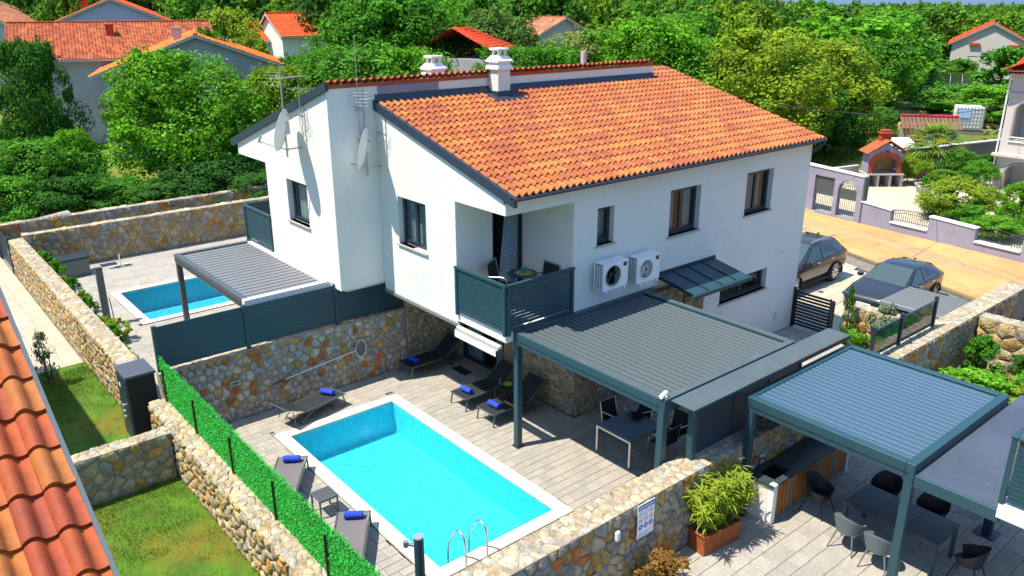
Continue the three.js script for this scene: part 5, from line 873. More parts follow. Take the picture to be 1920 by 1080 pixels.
car('dark brown sport utility vehicle half hidden by the right corner of the house', {
  L: 4.48, W: 1.85, S0: -2.24, S1: 2.24, paint: suvPaint, stations: [[-2.24, 0.32, 0.72, 0.66, 0.78, 0.5], [-2.08, 0.26, 0.9, 0.84, 0.98, 0.68], [-1.3, 0.24, 1.0, 0.925, 1.08, 0.76], [-0.92, 0.24, 1.03, 0.925, 1.14, 0.78], [-0.1, 0.24, 1.05, 0.925, 1.6, 0.66], [0.5, 0.24, 1.07, 0.925, 1.655, 0.67], [1.5, 0.24, 1.12, 0.92, 1.58, 0.64], [2.0, 0.28, 1.12, 0.88, 1.24, 0.68], [2.2, 0.34, 0.95, 0.82, 1.02, 0.62], [2.24, 0.4, 0.8, 0.76, 0.86, 0.58]],
  side: [[-0.72, 0.28, 0.3, -0.14, 1.08, 1.52], [0.36, 1.18, 1.1, 0.38, 1.11, 1.54], [1.26, 1.7, 1.45, 1.18, 1.15, 1.5]], wind: [-0.97, 1.13, 0.78, -0.13, 1.6, 0.62], rear: [2.02, 1.23, 0.66, 1.53, 1.57, 0.58], axles: [-1.36, 1.31], wr: 0.36, mir: [-0.62, 1.12], hl: 0.82, tl: 1.02, dh: -0.05, rails: [-0.05, 1.6, 1.69, 0.6], fin: [1.35, 1.6],
}, [17.55, -0.6, -3.3], 0.0).scale.setScalar(1.09);
car('dark blue grey hatchback parked behind the stone wall and the ribbed metal shed', {
  L: 4.28, W: 1.8, S0: -2.14, S1: 2.14, paint: hatPaint, stations: [[-2.14, 0.3, 0.6, 0.62, 0.66, 0.46], [-1.98, 0.22, 0.74, 0.82, 0.82, 0.64], [-1.3, 0.2, 0.86, 0.895, 0.95, 0.72], [-0.85, 0.2, 0.9, 0.9, 1.02, 0.74], [0.05, 0.2, 0.94, 0.9, 1.42, 0.62], [0.6, 0.2, 0.96, 0.9, 1.46, 0.63], [1.5, 0.2, 1.0, 0.89, 1.34, 0.58], [1.92, 0.26, 0.98, 0.85, 1.06, 0.66], [2.1, 0.32, 0.8, 0.8, 0.88, 0.6], [2.14, 0.4, 0.66, 0.74, 0.74, 0.54]],
  side: [[-0.6, 0.3, 0.32, 0.0, 0.98, 1.36], [0.38, 1.2, 1.1, 0.4, 1.0, 1.36]], wind: [-0.89, 1.01, 0.75, 0.02, 1.415, 0.58], rear: [1.94, 1.05, 0.62, 1.52, 1.335, 0.52], axles: [-1.3, 1.32], wr: 0.33, mir: [-0.55, 1.0], hl: 0.68, tl: 0.9, dh: -0.02, fin: [1.25, 1.38],
}, [18.3, -0.6, 0.4], 0.0).scale.setScalar(1.04);
{
  const t = thing('metal_shed', 'low bin shed with a ribbed grey metal roof in front of the dark hatchback', 'shed');
  for (let i = 0; i < 14; i++) { const x = 13.75 + i * 0.145; obj('roof_rib', bb(x, x + 0.138, 1.02, 1.05, 2.0, 4.16), M.galv, t); obj('seam', bb(x + 0.138, x + 0.145, 1.02, 1.075, 2.0, 4.16), M.frameGrey, t); }
  obj('fascia', [bb(13.74, 13.77, 0.94, 1.018, 2.0, 4.16), bb(13.75, 15.78, 0.94, 1.018, 4.13, 4.16)], M.galv, t);
  for (let i = 0; i < 12; i++) obj('side_slat', bb(13.9 + i * 0.15, 14.02 + i * 0.15, -0.5, 0.93, 4.05, 4.08), M.frameGrey, t);
  obj('walls', [bb(13.85, 13.9, -0.6, 0.93, 2.1, 4.08), bb(15.68, 15.72, -0.6, 0.93, 2.1, 4.08)], M.frameGrey, t);
}
{
  const t = thing('water_meter', 'small round blue cover on the brown stone wall at right', 'cover', [15.1, 1.05, 5.1]); const g = new THREE.CylinderGeometry(0.13, 0.13, 0.04, 20); g.rotateX(Math.PI / 2); obj('disc', g, mat('blueDisc', [0.12, 0.12, 0.5], 0.5), t);
}
{
  const t = thing('overhead_cable', 'black overhead cable from the house roof across to the right border', 'cable'); const pts = []; const A = V(11.9, 7.1, -2.0), B = V(41, 4.6, -4.6); for (let i = 0; i <= 24; i++) { const u = i / 24, p = A.clone().lerp(B, u); p.y -= 1.0 * 4 * u * (1 - u) * 0.55; pts.push(p.toArray()); } obj('wire', tube(pts, 0.015, 60, 5), M.black, t);
}
// ---------- barbecue, shed, tank across the street ----------
{
  const t = thing('barbecue_house', 'outdoor fireplace with orange tiled roof and red brick arch across the street', 'barbecue', [37.6, -0.5, -9.9], -0.72); // opening faces local +z
  obj('base_top', rb(-1.15, 1.15, 0.72, 0.8, -0.6, 0.62, 0.01, 1), M.sill, t); for (const x of [-1.1, -0.4, 0.32, 1.0]) obj('base_wall', bb(x, x + 0.14, 0, 0.72, -0.55, 0.5), M.plasterFar, t); obj('base_back', bb(-1.1, 1.14, 0, 0.72, -0.6, -0.552), M.lilac, t);
  const s = new THREE.Shape(); s.moveTo(-1, 0.8); s.lineTo(-0.8, 0.8); s.lineTo(-0.8, 1.35); for (let i = 0; i <= 12; i++) { const a = Math.PI - (i / 12) * Math.PI; s.lineTo(0.8 * Math.cos(a), 1.35 + 0.55 * Math.sin(a)); } s.lineTo(0.8, 0.8); s.lineTo(1, 0.8); s.lineTo(1, 2.0); s.lineTo(0, 2.62); s.lineTo(-1, 2.0); s.closePath();
  const f = new THREE.ExtrudeGeometry(s, { depth: 0.2, bevelEnabled: false }); f.translate(0, 0, 0.2); obj('front', f, M.lilac, t); obj('sides', [bb(-1, -0.85, 0.8, 2.0, -0.6, 0.198), bb(0.85, 1, 0.8, 2.0, -0.6, 0.198), bb(-0.849, 0.849, 0.8, 2.3, -0.6, -0.5)], M.lilac, t); obj('fire_back', bb(-0.84, 0.84, 0.8, 1.95, -0.49, -0.46), M.orangeSand, t);
  for (let i = 0; i < 17; i++) { const a = Math.PI - (i / 16) * Math.PI, g = bb(-0.06, 0.06, -0.14, 0.14, 0.4, 0.44); g.rotateZ(a - Math.PI / 2); g.translate(0.85 * Math.cos(a), 1.36 + 0.6 * Math.sin(a), 0); obj('brick', g, M.brick, t); } for (let i = 0; i < 5; i++) for (const s2 of [-1, 1]) obj('brick', bb(s2 * 0.85 - 0.13, s2 * 0.85 + 0.13, 0.81 + i * 0.11, 0.91 + i * 0.11, 0.4, 0.44), M.brick, t);
  const roof = sub('roof', t); for (const s2 of [-1, 1]) for (let r = 0; r < 4; r++) for (let c = 0; c < 6; c++) { const g = bb(-0.11, 0.11, -0.02, 0.03, -0.2, 0.2); const cyl = new THREE.CylinderGeometry(0.1, 0.12, 0.42, 8, 1, false, 0, Math.PI); cyl.rotateZ(Math.PI / 2); cyl.rotateX(Math.PI / 2 * 0); const m = rb(0, 0.42, 0, 0.05, -0.115, 0.115, 0.02, 1); m.rotateZ(-0.55); m.translate(0.02 + r * 0.3, 2.78 - r * 0.185, 0); if (s2 < 0) m.rotateY(Math.PI); m.translate(0, 0, -0.55 + c * 0.235); const o = obj('roof_tile', m, s2 < 0 ? PAL.tile[(r + c) % 2 ? 0 : 6] : PAL.tile[(r * c) % 3], roof); o.material = s2 < 0 ? M.brickRoof || o.material : o.material; }
  obj('chimney', [rb(-0.3, 0.3, 2.5, 3.1, -0.45, 0.05, 0.02, 1), rb(-0.36, 0.36, 3.1, 3.18, -0.51, 0.11, 0.02, 1), rb(-0.26, 0.26, 3.18, 3.34, -0.41, 0.01, 0.02, 1)], M.brick, t);
  obj('gable_light', [rod([0.02, 2.12, 0.4], [0.02, 2.12, 0.52], 0.06)], M.black, t);
}
{
  const t = thing('yard_wall', 'blue grey yard wall with pale top behind the barbecue and the palm', 'garden wall'); obj('wall', bar([39.0, 0.2, -11.4], [55, 0.2, -7.5], 0.25, 1.6), mat('yardWall', [0.11, 0.17, 0.21], 0.9, { map: rep(stainT, 0.2) }), t); obj('coping', bar([39.0, 1.04, -11.4], [55, 1.04, -7.5], 0.4, 0.08), M.plasterFar, t); obj('low_wall', bar([31, -0.05, -13.4], [38, -0.05, -11.6], 0.25, 1.0), M.plasterFar, t);
  const s = thing('garden_shed', 'low stone shed with brown tiled roof, red ridge and yellow shutters', 'shed', [55.1, -0.5, -15.0], -0.95); s.scale.set(0.72, 0.95, 0.85); // front faces local +z
  obj('wall', [bb(-2.6, 2.6, 0, 1.35, 0.85, 1.1), bb(-2.6, 2.6, 0, 1.35, -1.4, -1.2), bb(-2.6, -2.35, 0, 1.35, -1.2, 0.85), bb(2.35, 2.6, 0, 1.35, -1.2, 0.85)], M.stoneMixed1, s); stoneFace(s, [-2.6, 0, 1.1], [1, 0, 0], [0, 1, 0], 5.2, 1.35, { s: 0.4, pal: PAL.gray, seed: 81, max: 40 });
  obj('shutter', rb(-1.7, -0.75, 0.4, 1.1, 1.13, 1.17, 0.01, 1), mat('yellow', [0.72, 0.42, 0.02], 0.6), s); obj('shutter', rb(0.75, 1.7, 0.35, 1.05, 1.13, 1.17, 0.01, 1), M.yellow, s);
  const rf = sub('roof', s), rm = mat('oldTile', [0.26, 0.13, 0.09], 0.9, { map: rep(speckT, 2) }); for (let i = 0; i < 15; i++) { const g = rb(-0.17, 0.17, -0.03, 0.05, -0.05, 2.0, 0.03, 1); g.rotateX(0.42); g.translate(-2.8 + i * 0.4, 2.2, -0.4); obj('roof_row', g, rm, rf); } { const g = rb(-3, 3, -0.03, 0.03, -1.4, 0.05, 0.02, 1); g.rotateX(-0.42); g.translate(0, 2.2, -0.42); obj('back_slope', g, rm, rf); } for (let i = 0; i < 12; i++) obj('ridge_tile', rb(-2.9 + i * 0.48, -2.43 + i * 0.48, 2.2, 2.36, -0.62, -0.2, 0.05, 2), mat('ridgeRed' + i, [0.5, 0.02, 0.03], 0.6), rf);
  const b = thing('water_tank', 'white caged plastic water tank beside the brown shed', 'water tank', [63.2, -0.5, -15.4], -1.0); obj('tank', rb(-1, 1, 0.5, 2.3, -0.9, 0.9, 0.1, 3), M.whitePaint, b); const cg = []; for (let i = 0; i <= 8; i++) cg.push(bb(-1.03 + i * 0.2575 - 0.025, -1.03 + i * 0.2575 + 0.025, 0.45, 2.35, 0.91, 0.96)); for (let i = 0; i <= 6; i++) cg.push(bb(-1.05, 1.05, 0.45 + i * 0.31, 0.5 + i * 0.31, 0.961, 1.0)); obj('cage', cg, M.galv, b); obj('pallet', [bb(-1.05, 1.05, 0, 0.44, -0.95, 0.95)], M.stripGrey, b); obj('tarp', rb(-0.9, 0.0, 1.4, 2.1, 1.0, 1.02, 0.006, 1), mat('tarp', [0.3, 0.45, 0.7], 0.6), b);
  const w = thing('white_sheet', 'white board lying tilted on the grass by the barbecue', 'board', [52.0, -0.15, -15.6], -0.6); { const g = rb(-1.1, 1.1, 0, 0.04, -0.8, 0.8, 0.01, 1); g.rotateX(0.35); obj('board', g, M.whitePaint, w); obj('batten', bb(-1.05, 1.05, -0.3, -0.05, -0.6, -0.5), M.wood, w); }
  const k = thing('plank_ramp', 'two pale planks leaning on the yard wall below the tank', 'planks', [59.5, -0.4, -11.6], 0.0); obj('plank', bar([-2.2, 1.2, 0.2], [1.8, 0.2, -1.6], 0.3, 0.06), M.cream, k); obj('plank', bar([-1.2, 1.2, 0.6], [2.8, 0.2, -1.2], 0.3, 0.06), M.cream, k);
  const lp = thing('log_pile', 'pile of split logs near the right border behind the tank', 'log pile', [69, -0.5, -13.6], -0.9); const lg = []; for (let i = 0; i < 40; i++) { const x = rr(-2.4, 2.4), y = 0.18 + (2.4 - Math.abs(x)) * rr(0, 0.55); lg.push(rod([x, y, rr(-0.5, 0)], [x + rr(-0.3, 0.3), y + rr(-0.1, 0.1), rr(0.4, 0.8)], rr(0.11, 0.18), 7)); } kind(obj('logs', lg, mat('log', [0.4, 0.26, 0.12], 0.95), lp), 'stuff');
  const gh = thing('greenhouse_tunnel', 'long low white plastic tunnel in front of the pale house', 'tunnel', [100, -0.5, -35.5], -1.1); { const g = new THREE.CylinderGeometry(1.7, 1.7, 11, 20, 1, true, 0, Math.PI); g.rotateZ(Math.PI / 2); g.rotateX(-Math.PI / 2); g.translate(0, 0.2, 0); obj('cover', g, M.plasterFar, gh); const e = []; for (let i = 0; i < 9; i++) { const r = new THREE.TorusGeometry(1.72, 0.03, 5, 20, Math.PI); r.rotateY(Math.PI / 2); r.translate(-5.4 + i * 1.35, 0.2, 0); e.push(r); } obj('hoop', e, M.galv, gh); }
}
car('silver car parked far off between the trees, only its rear half showing', { L: 4.3, W: 1.8, S0: -2.14, S1: 2.14, paint: mat('silverPaint', [0.5, 0.55, 0.62], 0.3, { phys: 1, metalness: 0.5, clearcoat: 0.8, clearcoatRoughness: 0.08 }), stations: [[-2.14, 0.3, 0.6, 0.62, 0.66, 0.46], [-1.98, 0.22, 0.74, 0.82, 0.82, 0.64], [-1.3, 0.2, 0.86, 0.895, 0.95, 0.72], [-0.85, 0.2, 0.9, 0.9, 1.02, 0.74], [0.05, 0.2, 0.94, 0.9, 1.42, 0.62], [0.6, 0.2, 0.96, 0.9, 1.46, 0.63], [1.5, 0.2, 1.0, 0.89, 1.34, 0.58], [1.92, 0.26, 0.98, 0.85, 1.06, 0.66], [2.14, 0.4, 0.66, 0.74, 0.74, 0.54]], side: [[-0.6, 0.3, 0.32, 0.0, 0.98, 1.36], [0.38, 1.2, 1.1, 0.4, 1.0, 1.36]], wind: [-0.89, 1.01, 0.75, 0.02, 1.415, 0.58], rear: [1.94, 1.05, 0.62, 1.52, 1.335, 0.52], axles: [-1.3, 1.32], wr: 0.33, mir: [-0.55, 1.0], hl: 0.68, tl: 0.9, dh: -0.02, fin: [1.25, 1.38] }, [79.5, -0.5, -31.5], Math.PI - 0.75);
// ---------- near tiled roof at the lower left ----------
{
  const t = thing('near_house', 'large orange clay tiles of a neighbouring roof seen close up at lower left', 'roof'), rf = sub('roof', t), k = 0.42, th = Math.atan(k), ex = 0.352, RYn = (z) => 7.285 - k * (z - 7.01);
  const tg = tileGeo(0.197, 0.41, 0.055, 18, 4, 0.034, 0.034);
  for (let r = -9; r < 10; r++) for (let c = 0; c < 9; c++) { const z = 7.01 + (r * ex) * Math.cos(th) - 0.41 * Math.cos(th), x = -9.945 - (c + 1) * 0.197; const m = new THREE.Mesh(tg, PAL.near[Math.floor(R0() * 5)]); m.name = 'roof_tile'; m.position.set(x, RYn(z) + rr(-0.003, 0.003), z); m.rotation.set(th, rr(-0.012, 0.012), 0); m.castShadow = m.receiveShadow = true; rf.add(m); }
  obj('roof_deck', panelX([[3.0, RYn(3) - 0.16], [10.6, RYn(10.6) - 0.16], [10.6, RYn(10.6) - 0.05], [3, RYn(3) - 0.05]], [], -14, 4.05), M.ridgeTile, rf);
  obj('verge_trim', panelX([[3.0, RYn(3) - 0.22], [10.6, RYn(10.6) - 0.22], [10.6, RYn(10.6) + 0.035], [3, RYn(3) + 0.035]], [], -9.948, 0.03), M.frameGrey, rf);
  obj('wall', bb(-14, -10.2, -0.1, 5.2, 3.2, 10), M.plaster, t);
  obj('rear_wall', bb(-16, -10.6, -0.1, 6.4, -13.2, -7.6), M.plaster, t); obj('rear_roof', bb(-16.2, -10.4, 6.4, 6.7, -13.4, -7.4), M.ridgeTile, t);
}
// ---------- houses in the background ----------
const roofFar = (n, cs) => mat(n, [1, 1, 1], 0.85, { map: rep(tex(64, (() => { const r = rngOf(n.length * 31 + n.charCodeAt(4)); return () => { const c = cs[Math.floor(r() * cs.length)], g = 0.92 + 0.16 * r(); return c.map((q) => q * g); }; })()), 1 / 64) });
roofFar('roofRed', [[.60, .27, .14], [.64, .32, .16], [.54, .23, .13], [.68, .38, .18]]); roofFar('roofOrange', [[.80, .40, .10], [.78, .35, .10], [.82, .45, .13]]); roofFar('roofBright', [[.78, .31, .08], [.76, .28, .08], [.8, .34, .1]]); roofFar('roofBrown', [[.62, .38, .28], [.66, .42, .3], [.56, .34, .26], [.72, .5, .32]]); roofFar('roofVivid', [[.78, .22, .06], [.76, .24, .07], [.8, .26, .07]]);
for (const n of ['roofRed', 'roofOrange', 'roofBright', 'roofBrown', 'roofVivid']) M[n].map.magFilter = THREE.NearestFilter;
// a sheet of rolled tiles: width w along x, slope length s along z (down), ribs and stepped courses
function tileSheet(w, s, pitch = 0.25, course = 0.36, hip0 = 0, hip1 = 0) {
  const nx = Math.round(w / pitch) * 4, rows = Math.round(s / course), P = [], uv = [], I = [];
  for (let j = 0; j < rows; j++) for (const e of [0, 1]) for (let i = 0; i <= nx; i++) { const v = (j + e) / rows, a = hip0 * (1 - v), b = w - hip1 * (1 - v), x = a + ((b - a) * i) / nx; P.push(x, 0.06 * Math.max(-0.15, Math.sin((x / pitch) * 6.283)) + 0.03 * e, v * s); uv.push(x / pitch, j + 0.5); }
  const n = nx + 1; for (let j = 0; j < rows * 2 - 1; j++) for (let i = 0; i < nx; i++) { const a = j * n + i; I.push(a, a + n, a + 1, a + 1, a + n, a + n + 1); }
  const g = new THREE.BufferGeometry(); g.setAttribute('position', new THREE.Float32BufferAttribute(P, 3)); g.setAttribute('uv', new THREE.Float32BufferAttribute(uv, 2)); g.setIndex(I); g.computeVertexNormals(); return g;
}
// gable house: ridge along local x from 0 to L, gable at x = 0 looks towards local -x, front eave towards local +z
function gableHouse(label, pos, turn, L, W, eave, ridge, o = {}) {
  const t = thing('far_house', label, 'house', [pos[0], 0, pos[1]], turn), wm = o.wall || M.plasterFar, oh = o.over ?? 0.5, sl = (ridge - eave) / (W / 2), b = -1;
  const wl = [panelX([[-W / 2, b], [W / 2, b], [W / 2, eave], [0, ridge - 0.05], [-W / 2, eave]], [], 0, 0.3), bb(0.302, L - 0.302, b, eave, W / 2 - 0.3, W / 2), bb(0.302, L - 0.302, b, eave, -W / 2, -W / 2 + 0.3), panelX([[-W / 2, b], [W / 2, b], [W / 2, eave], [0, ridge - 0.05], [-W / 2, eave]], [], L - 0.3, 0.3)];
  obj('wall', wl, wm, t);
  const len = Math.hypot(W / 2 + oh, (W / 2 + oh) * sl), a = Math.atan(sl), rf = sub('roof', t);
  for (const s of [1, -1]) { const g = tileSheet(L + 2 * 0.35, len, o.pitch, o.course); if (s < 0) { g.rotateY(Math.PI); g.translate(L + 0.7, 0, 0); g.rotateX(-a); } else g.rotateX(a); g.translate(-0.35, ridge + 0.1, 0); obj('roof_slope', g, o.roof || M.roofRed, rf, true); kind(rf.children[rf.children.length - 1], 'stuff'); }
  for (const x of [-0.36, L + 0.32]) { const pz = W / 2 + oh; obj('verge_board', panelX([[-pz, ridge - pz * sl - 0.12], [0, ridge - 0.12], [pz, ridge - pz * sl - 0.12], [pz, ridge - pz * sl + 0.06], [0, ridge + 0.1], [-pz, ridge - pz * sl + 0.06]], [], x, 0.05), o.verge || M.plasterFar, rf); }
  obj('gutter', [bb(-0.3, L + 0.3, eave - oh * sl - 0.06, eave - oh * sl + 0.08, W / 2 + oh + 0.03, W / 2 + oh + 0.15)], M.galv, rf);
  const nR = Math.round((L + 0.7) / 0.4); { const rg = []; for (let i = 0; i < nR; i++) rg.push(rb(-0.35 + i * 0.4, -0.35 + i * 0.4 + 0.38, ridge + 0.06, ridge + 0.22, -0.14, 0.14, 0.05, 1)); kind(obj('ridge_tiles', rg, o.roof || M.roofRed, rf), 'stuff'); }
  for (const [f, u, y, w, h, so] of o.windows || []) { const g = makeWindow(t, f === 'g' ? [0, y, u] : [u, y, W / 2], f === 'g' ? -Math.PI / 2 : 0, w, h, { depth: 0.1, sashes: 2, curtain: [[-0.5, -0.2], [0.2, 0.5]], frame: so === 'white' ? M.whitePaint : undefined }); if (so === 'white') obj('awning_box', bb(-w / 2 - 0.1, w / 2 + 0.1, h + 0.02, h + 0.28, 0.0, 0.35), M.roofVivid, g); }
  for (const [x, z, h] of o.chimneys || []) { const y = ridge - Math.abs(z) * sl; obj('chimney', [bb(x - 0.3, x + 0.3, y - 0.3, y + h, z - 0.3, z + 0.3), bb(x - 0.38, x + 0.38, y + h, y + h + 0.12, z - 0.38, z + 0.38)], o.chim || M.brick, t); }
  return t;
}
gableHouse('wide house with a long red brown tiled roof and lilac walls at upper left', [2, -65.9], -0.243, 15, 10.4, 6.1, 8.55, { wall: mat('mauveWall', [0.50, 0.48, 0.53], 0.95, { map: rep(stainT, 0.1) }), windows: [['f', 6.6, 0.9, 1.5, 0.7], ['f', 3, 3.6, 1.2, 1.2]], chimneys: [[7.2, 2.0, 0.8]] });
gableHouse('lilac gabled wing with orange roof edge in front of the long red roof', [10.6, -48.2], 1.237, 13, 12.8, 5.5, 7.9, { wall: M.mauveWall, roof: M.roofOrange, windows: [['g', 0.8, 4.6, 0.7, 0.4]], chimneys: [[2.0, -1.2, 0.9]], chim: M.plasterFar, over: 0.9 });
gableHouse('lilac gabled house with bright orange roof at the top left border', [14.5, -83.7], 1.237, 14, 11, 8.3, 10.6, { wall: mat('violetWall', [0.42, 0.41, 0.55], 0.95), roof: M.roofBright, windows: [['g', 0.6, 8.3, 1.0, 1.3]], chimneys: [[5, -3, 1.0]] });
gableHouse('pale house with dull pink roof in the top left corner', [1.0, -92], 1.1, 14, 10, 8.2, 10.4, { roof: M.roofBrown, windows: [['g', 2.4, 7.2, 1.0, 1.2]] });
gableHouse('small white gabled house with orange roof among the trees, right of the red roofs', [29.6, -78.5], 0.0, 7, 6.4, 6.9, 9.0, { wall: M.plaster, roof: M.roofBright });
gableHouse('low orange roof just left of the small white gabled house', [25.0, -81.5], 0.1, 6, 6, 6.3, 8.0, { wall: M.plaster, roof: M.roofBright });
gableHouse('white house with faded brown roof deep in the wood above the parapet', [54.0, -55.5], 1.45, 8, 7.6, 6.7, 8.5, { wall: M.plasterFar, roof: M.roofBrown, windows: [['g', 1.2, 4.2, 1.0, 1.7]] });
gableHouse('distant house of which only an orange roof strip shows above the trees', [82, -79], -0.75, 7, 8, 6.6, 8.4, { roof: M.roofVivid, chimneys: [[5.5, -1, 0.8]], chim: M.plasterFar });
gableHouse('pale two storey house with small awninged windows on the hill at right', [111.0, -32.6], 0.384, 14, 9.2, 4.9, 7.35, { wall: mat('paleWall', [0.52, 0.475, 0.45], 0.95), roof: M.roofVivid, verge: M.galv, windows: [['g', -1.9, 3.2, 1.1, 1.4, 'white'], ['g', 2.8, 3.0, 1.1, 1.4, 'white'], ['g', 1.6, 0.2, 0.7, 0.9], ['g', -2.0, 0.1, 1.1, 1.3, 'white']] });
{ // hipped orange roof behind the chimney
  const t = thing('far_house', 'house showing only its orange hipped roof behind the chimney', 'house', [24.2, 0, -35.6], 0.55); obj('wall', bb(0.3, 6.6, -1, 6.3, -3.4, 3.4), M.plasterFar, t); const rf = sub('roof', t); const L = 7.2, s = Math.hypot(4, 2.1), a = Math.atan(2.1 / 4);
  for (const k of [0, 1]) { const g = k ? tileSheet(L, s, 0.25, 0.36, 4, 0.2) : tileSheet(L, s, 0.25, 0.36, 0.2, 4); g.rotateX(a); if (k) { g.rotateY(Math.PI); g.translate(L, 0, 0); } g.translate(0, 8.4, 0); const o = obj('roof_slope', g, M.roofVivid, rf, true); kind(o, 'stuff'); }
  { const g = tileSheet(8, s, 0.25, 0.36, 4, 4); g.rotateX(a); g.rotateY(Math.PI / 2); g.translate(3.2, 8.4, 4); kind(obj('roof_slope', g, M.roofVivid, rf, true), 'stuff'); }
}
{ // arcaded house at the right border
  const t = thing('arcade_house', 'pale three storey house with arched loggias cut by the right border', 'house', [42, 0, -5.2], 0); t.rotation.y = -Math.PI / 2; // local +x runs along world +z, faces world -x
  const arch = (a, b, y0, y1) => { const r = (b - a) / 2, q = [[a, y0], [b, y0]]; for (let i = 0; i <= 12; i++) { const w = (i / 12) * Math.PI; q.push([(a + b) / 2 + r * Math.cos(w), y1 - r * 0.8 + r * 0.8 * Math.sin(w)]); } return q; };
  const pz = (poly, h) => panelZ(poly, h, 0, 0.3), wm = M.paleWall;
  obj('wall', [pz([[0, -0.8], [9, -0.8], [9, 1.5], [0, 1.5]], [arch(0.55, 2.0, -0.7, 1.1), arch(2.5, 4.0, -0.7, 1.1)]), pz([[0, 1.504], [9, 1.504], [9, 6.3], [0, 6.3]], [arch(0.5, 2.0, 2.45, 4.7), arch(2.5, 4.0, 2.45, 4.7)]), bb(0.0, 0.3, -0.8, 6.3, -8, -0.302)], wm, t);
  obj('band', [rb(-0.25, 9, 1.45, 1.62, 0.002, 0.35, 0.02, 1), rb(-0.05, 9, 4.95, 5.1, 0.002, 0.12, 0.02, 1)], wm, t);
  obj('loggia_back', bb(0.302, 9, -0.8, 6.2, -2.0, -1.9), mat('loggia', [0.62, 0.7, 0.74], 0.9), t); obj('loggia_floor', bb(0.302, 9, 1.45, 1.6, -1.9, -0.302), wm, t);
  for (const a of [0.4, 2.4]) { obj('loggia_rail', [bar([a, 2.6, 0.05], [a + 1.7, 2.6, 0.05], 0.06), bar([a, 2.35, 0.05], [a + 1.7, 2.35, 0.05], 0.06)], M.whitePaint, t); }
  for (const [a, b, y0, y1] of [[0.55, 2.0, -0.7, 1.1], [2.5, 4, -0.7, 1.1], [0.5, 2, 2.45, 4.7], [2.5, 4, 2.45, 4.7]]) { const r = (b - a) / 2, pts = [[a, y0, 0.02]]; for (let i = 12; i >= 0; i--) { const w = (i / 12) * Math.PI; pts.push([(a + b) / 2 + r * Math.cos(w), y1 - r * 0.8 + r * 0.8 * Math.sin(w), 0.02]); } pts.push([b, y0, 0.02]); obj('arch_trim', tube(pts, 0.07, 40, 6), mat('trimGrey', [0.25, 0.25, 0.26], 0.8), t); }
  const rf = sub('roof', t); const g = tileSheet(10, 5, 0.25, 0.36); g.rotateX(0.4); g.translate(-0.2, 8.1, -4.2); kind(obj('roof_slope', g, M.roofVivid, rf, true), 'stuff'); obj('soffit', bb(-0.25, 9, 6.3, 6.36, -8, 0.4), wm, rf); { const h = tileSheet(9, 2.6, 0.25, 0.36); h.rotateX(0.4); h.rotateY(-Math.PI / 2); h.translate(2.1, 7.4, -8); kind(obj('roof_slope', h, M.roofVivid, rf, true), 'stuff'); }
  obj('downpipe', rod([-0.08, -0.6, 0.1], [-0.08, 6.2, 0.1], 0.05), M.whitePaint, t);
}
// ---------- trees and plants ----------
const leafMat = (n, c, tr = 0.35) => mat(n, c, 1, { specularIntensity: 0.25, phys: 1, transmission: tr, thickness: 0, vertexColors: true, side: THREE.DoubleSide });
const LEAF = {
  bright: [leafMat('leafBright', [0.128, 0.352, 0.014]), leafMat('leafBright2', [0.096, 0.310, 0.018])],
  mid: [leafMat('leafMid', [0.070, 0.254, 0.014]), leafMat('leafMid2', [0.090, 0.282, 0.018])],
  dark: [leafMat('leafDark', [0.036, 0.149, 0.014]), leafMat('leafDark2', [0.045, 0.163, 0.014])],
  yellow: [leafMat('leafYellow', [0.230, 0.352, 0.018]), leafMat('leafYellow2', [0.186, 0.324, 0.018])],
  olive: [leafMat('leafOlive', [0.205, 0.282, 0.062]), leafMat('leafOlive2', [0.128, 0.240, 0.044])],
  silver: [leafMat('leafSilver', [0.192, 0.254, 0.176]), leafMat('leafSilver2', [0.154, 0.240, 0.123])],
};
mat('bark', [0.13, 0.10, 0.07], 0.95, { map: rep(grainT, 2), bumpMap: rep(lumpT, 4), bumpScale: 0.03 });
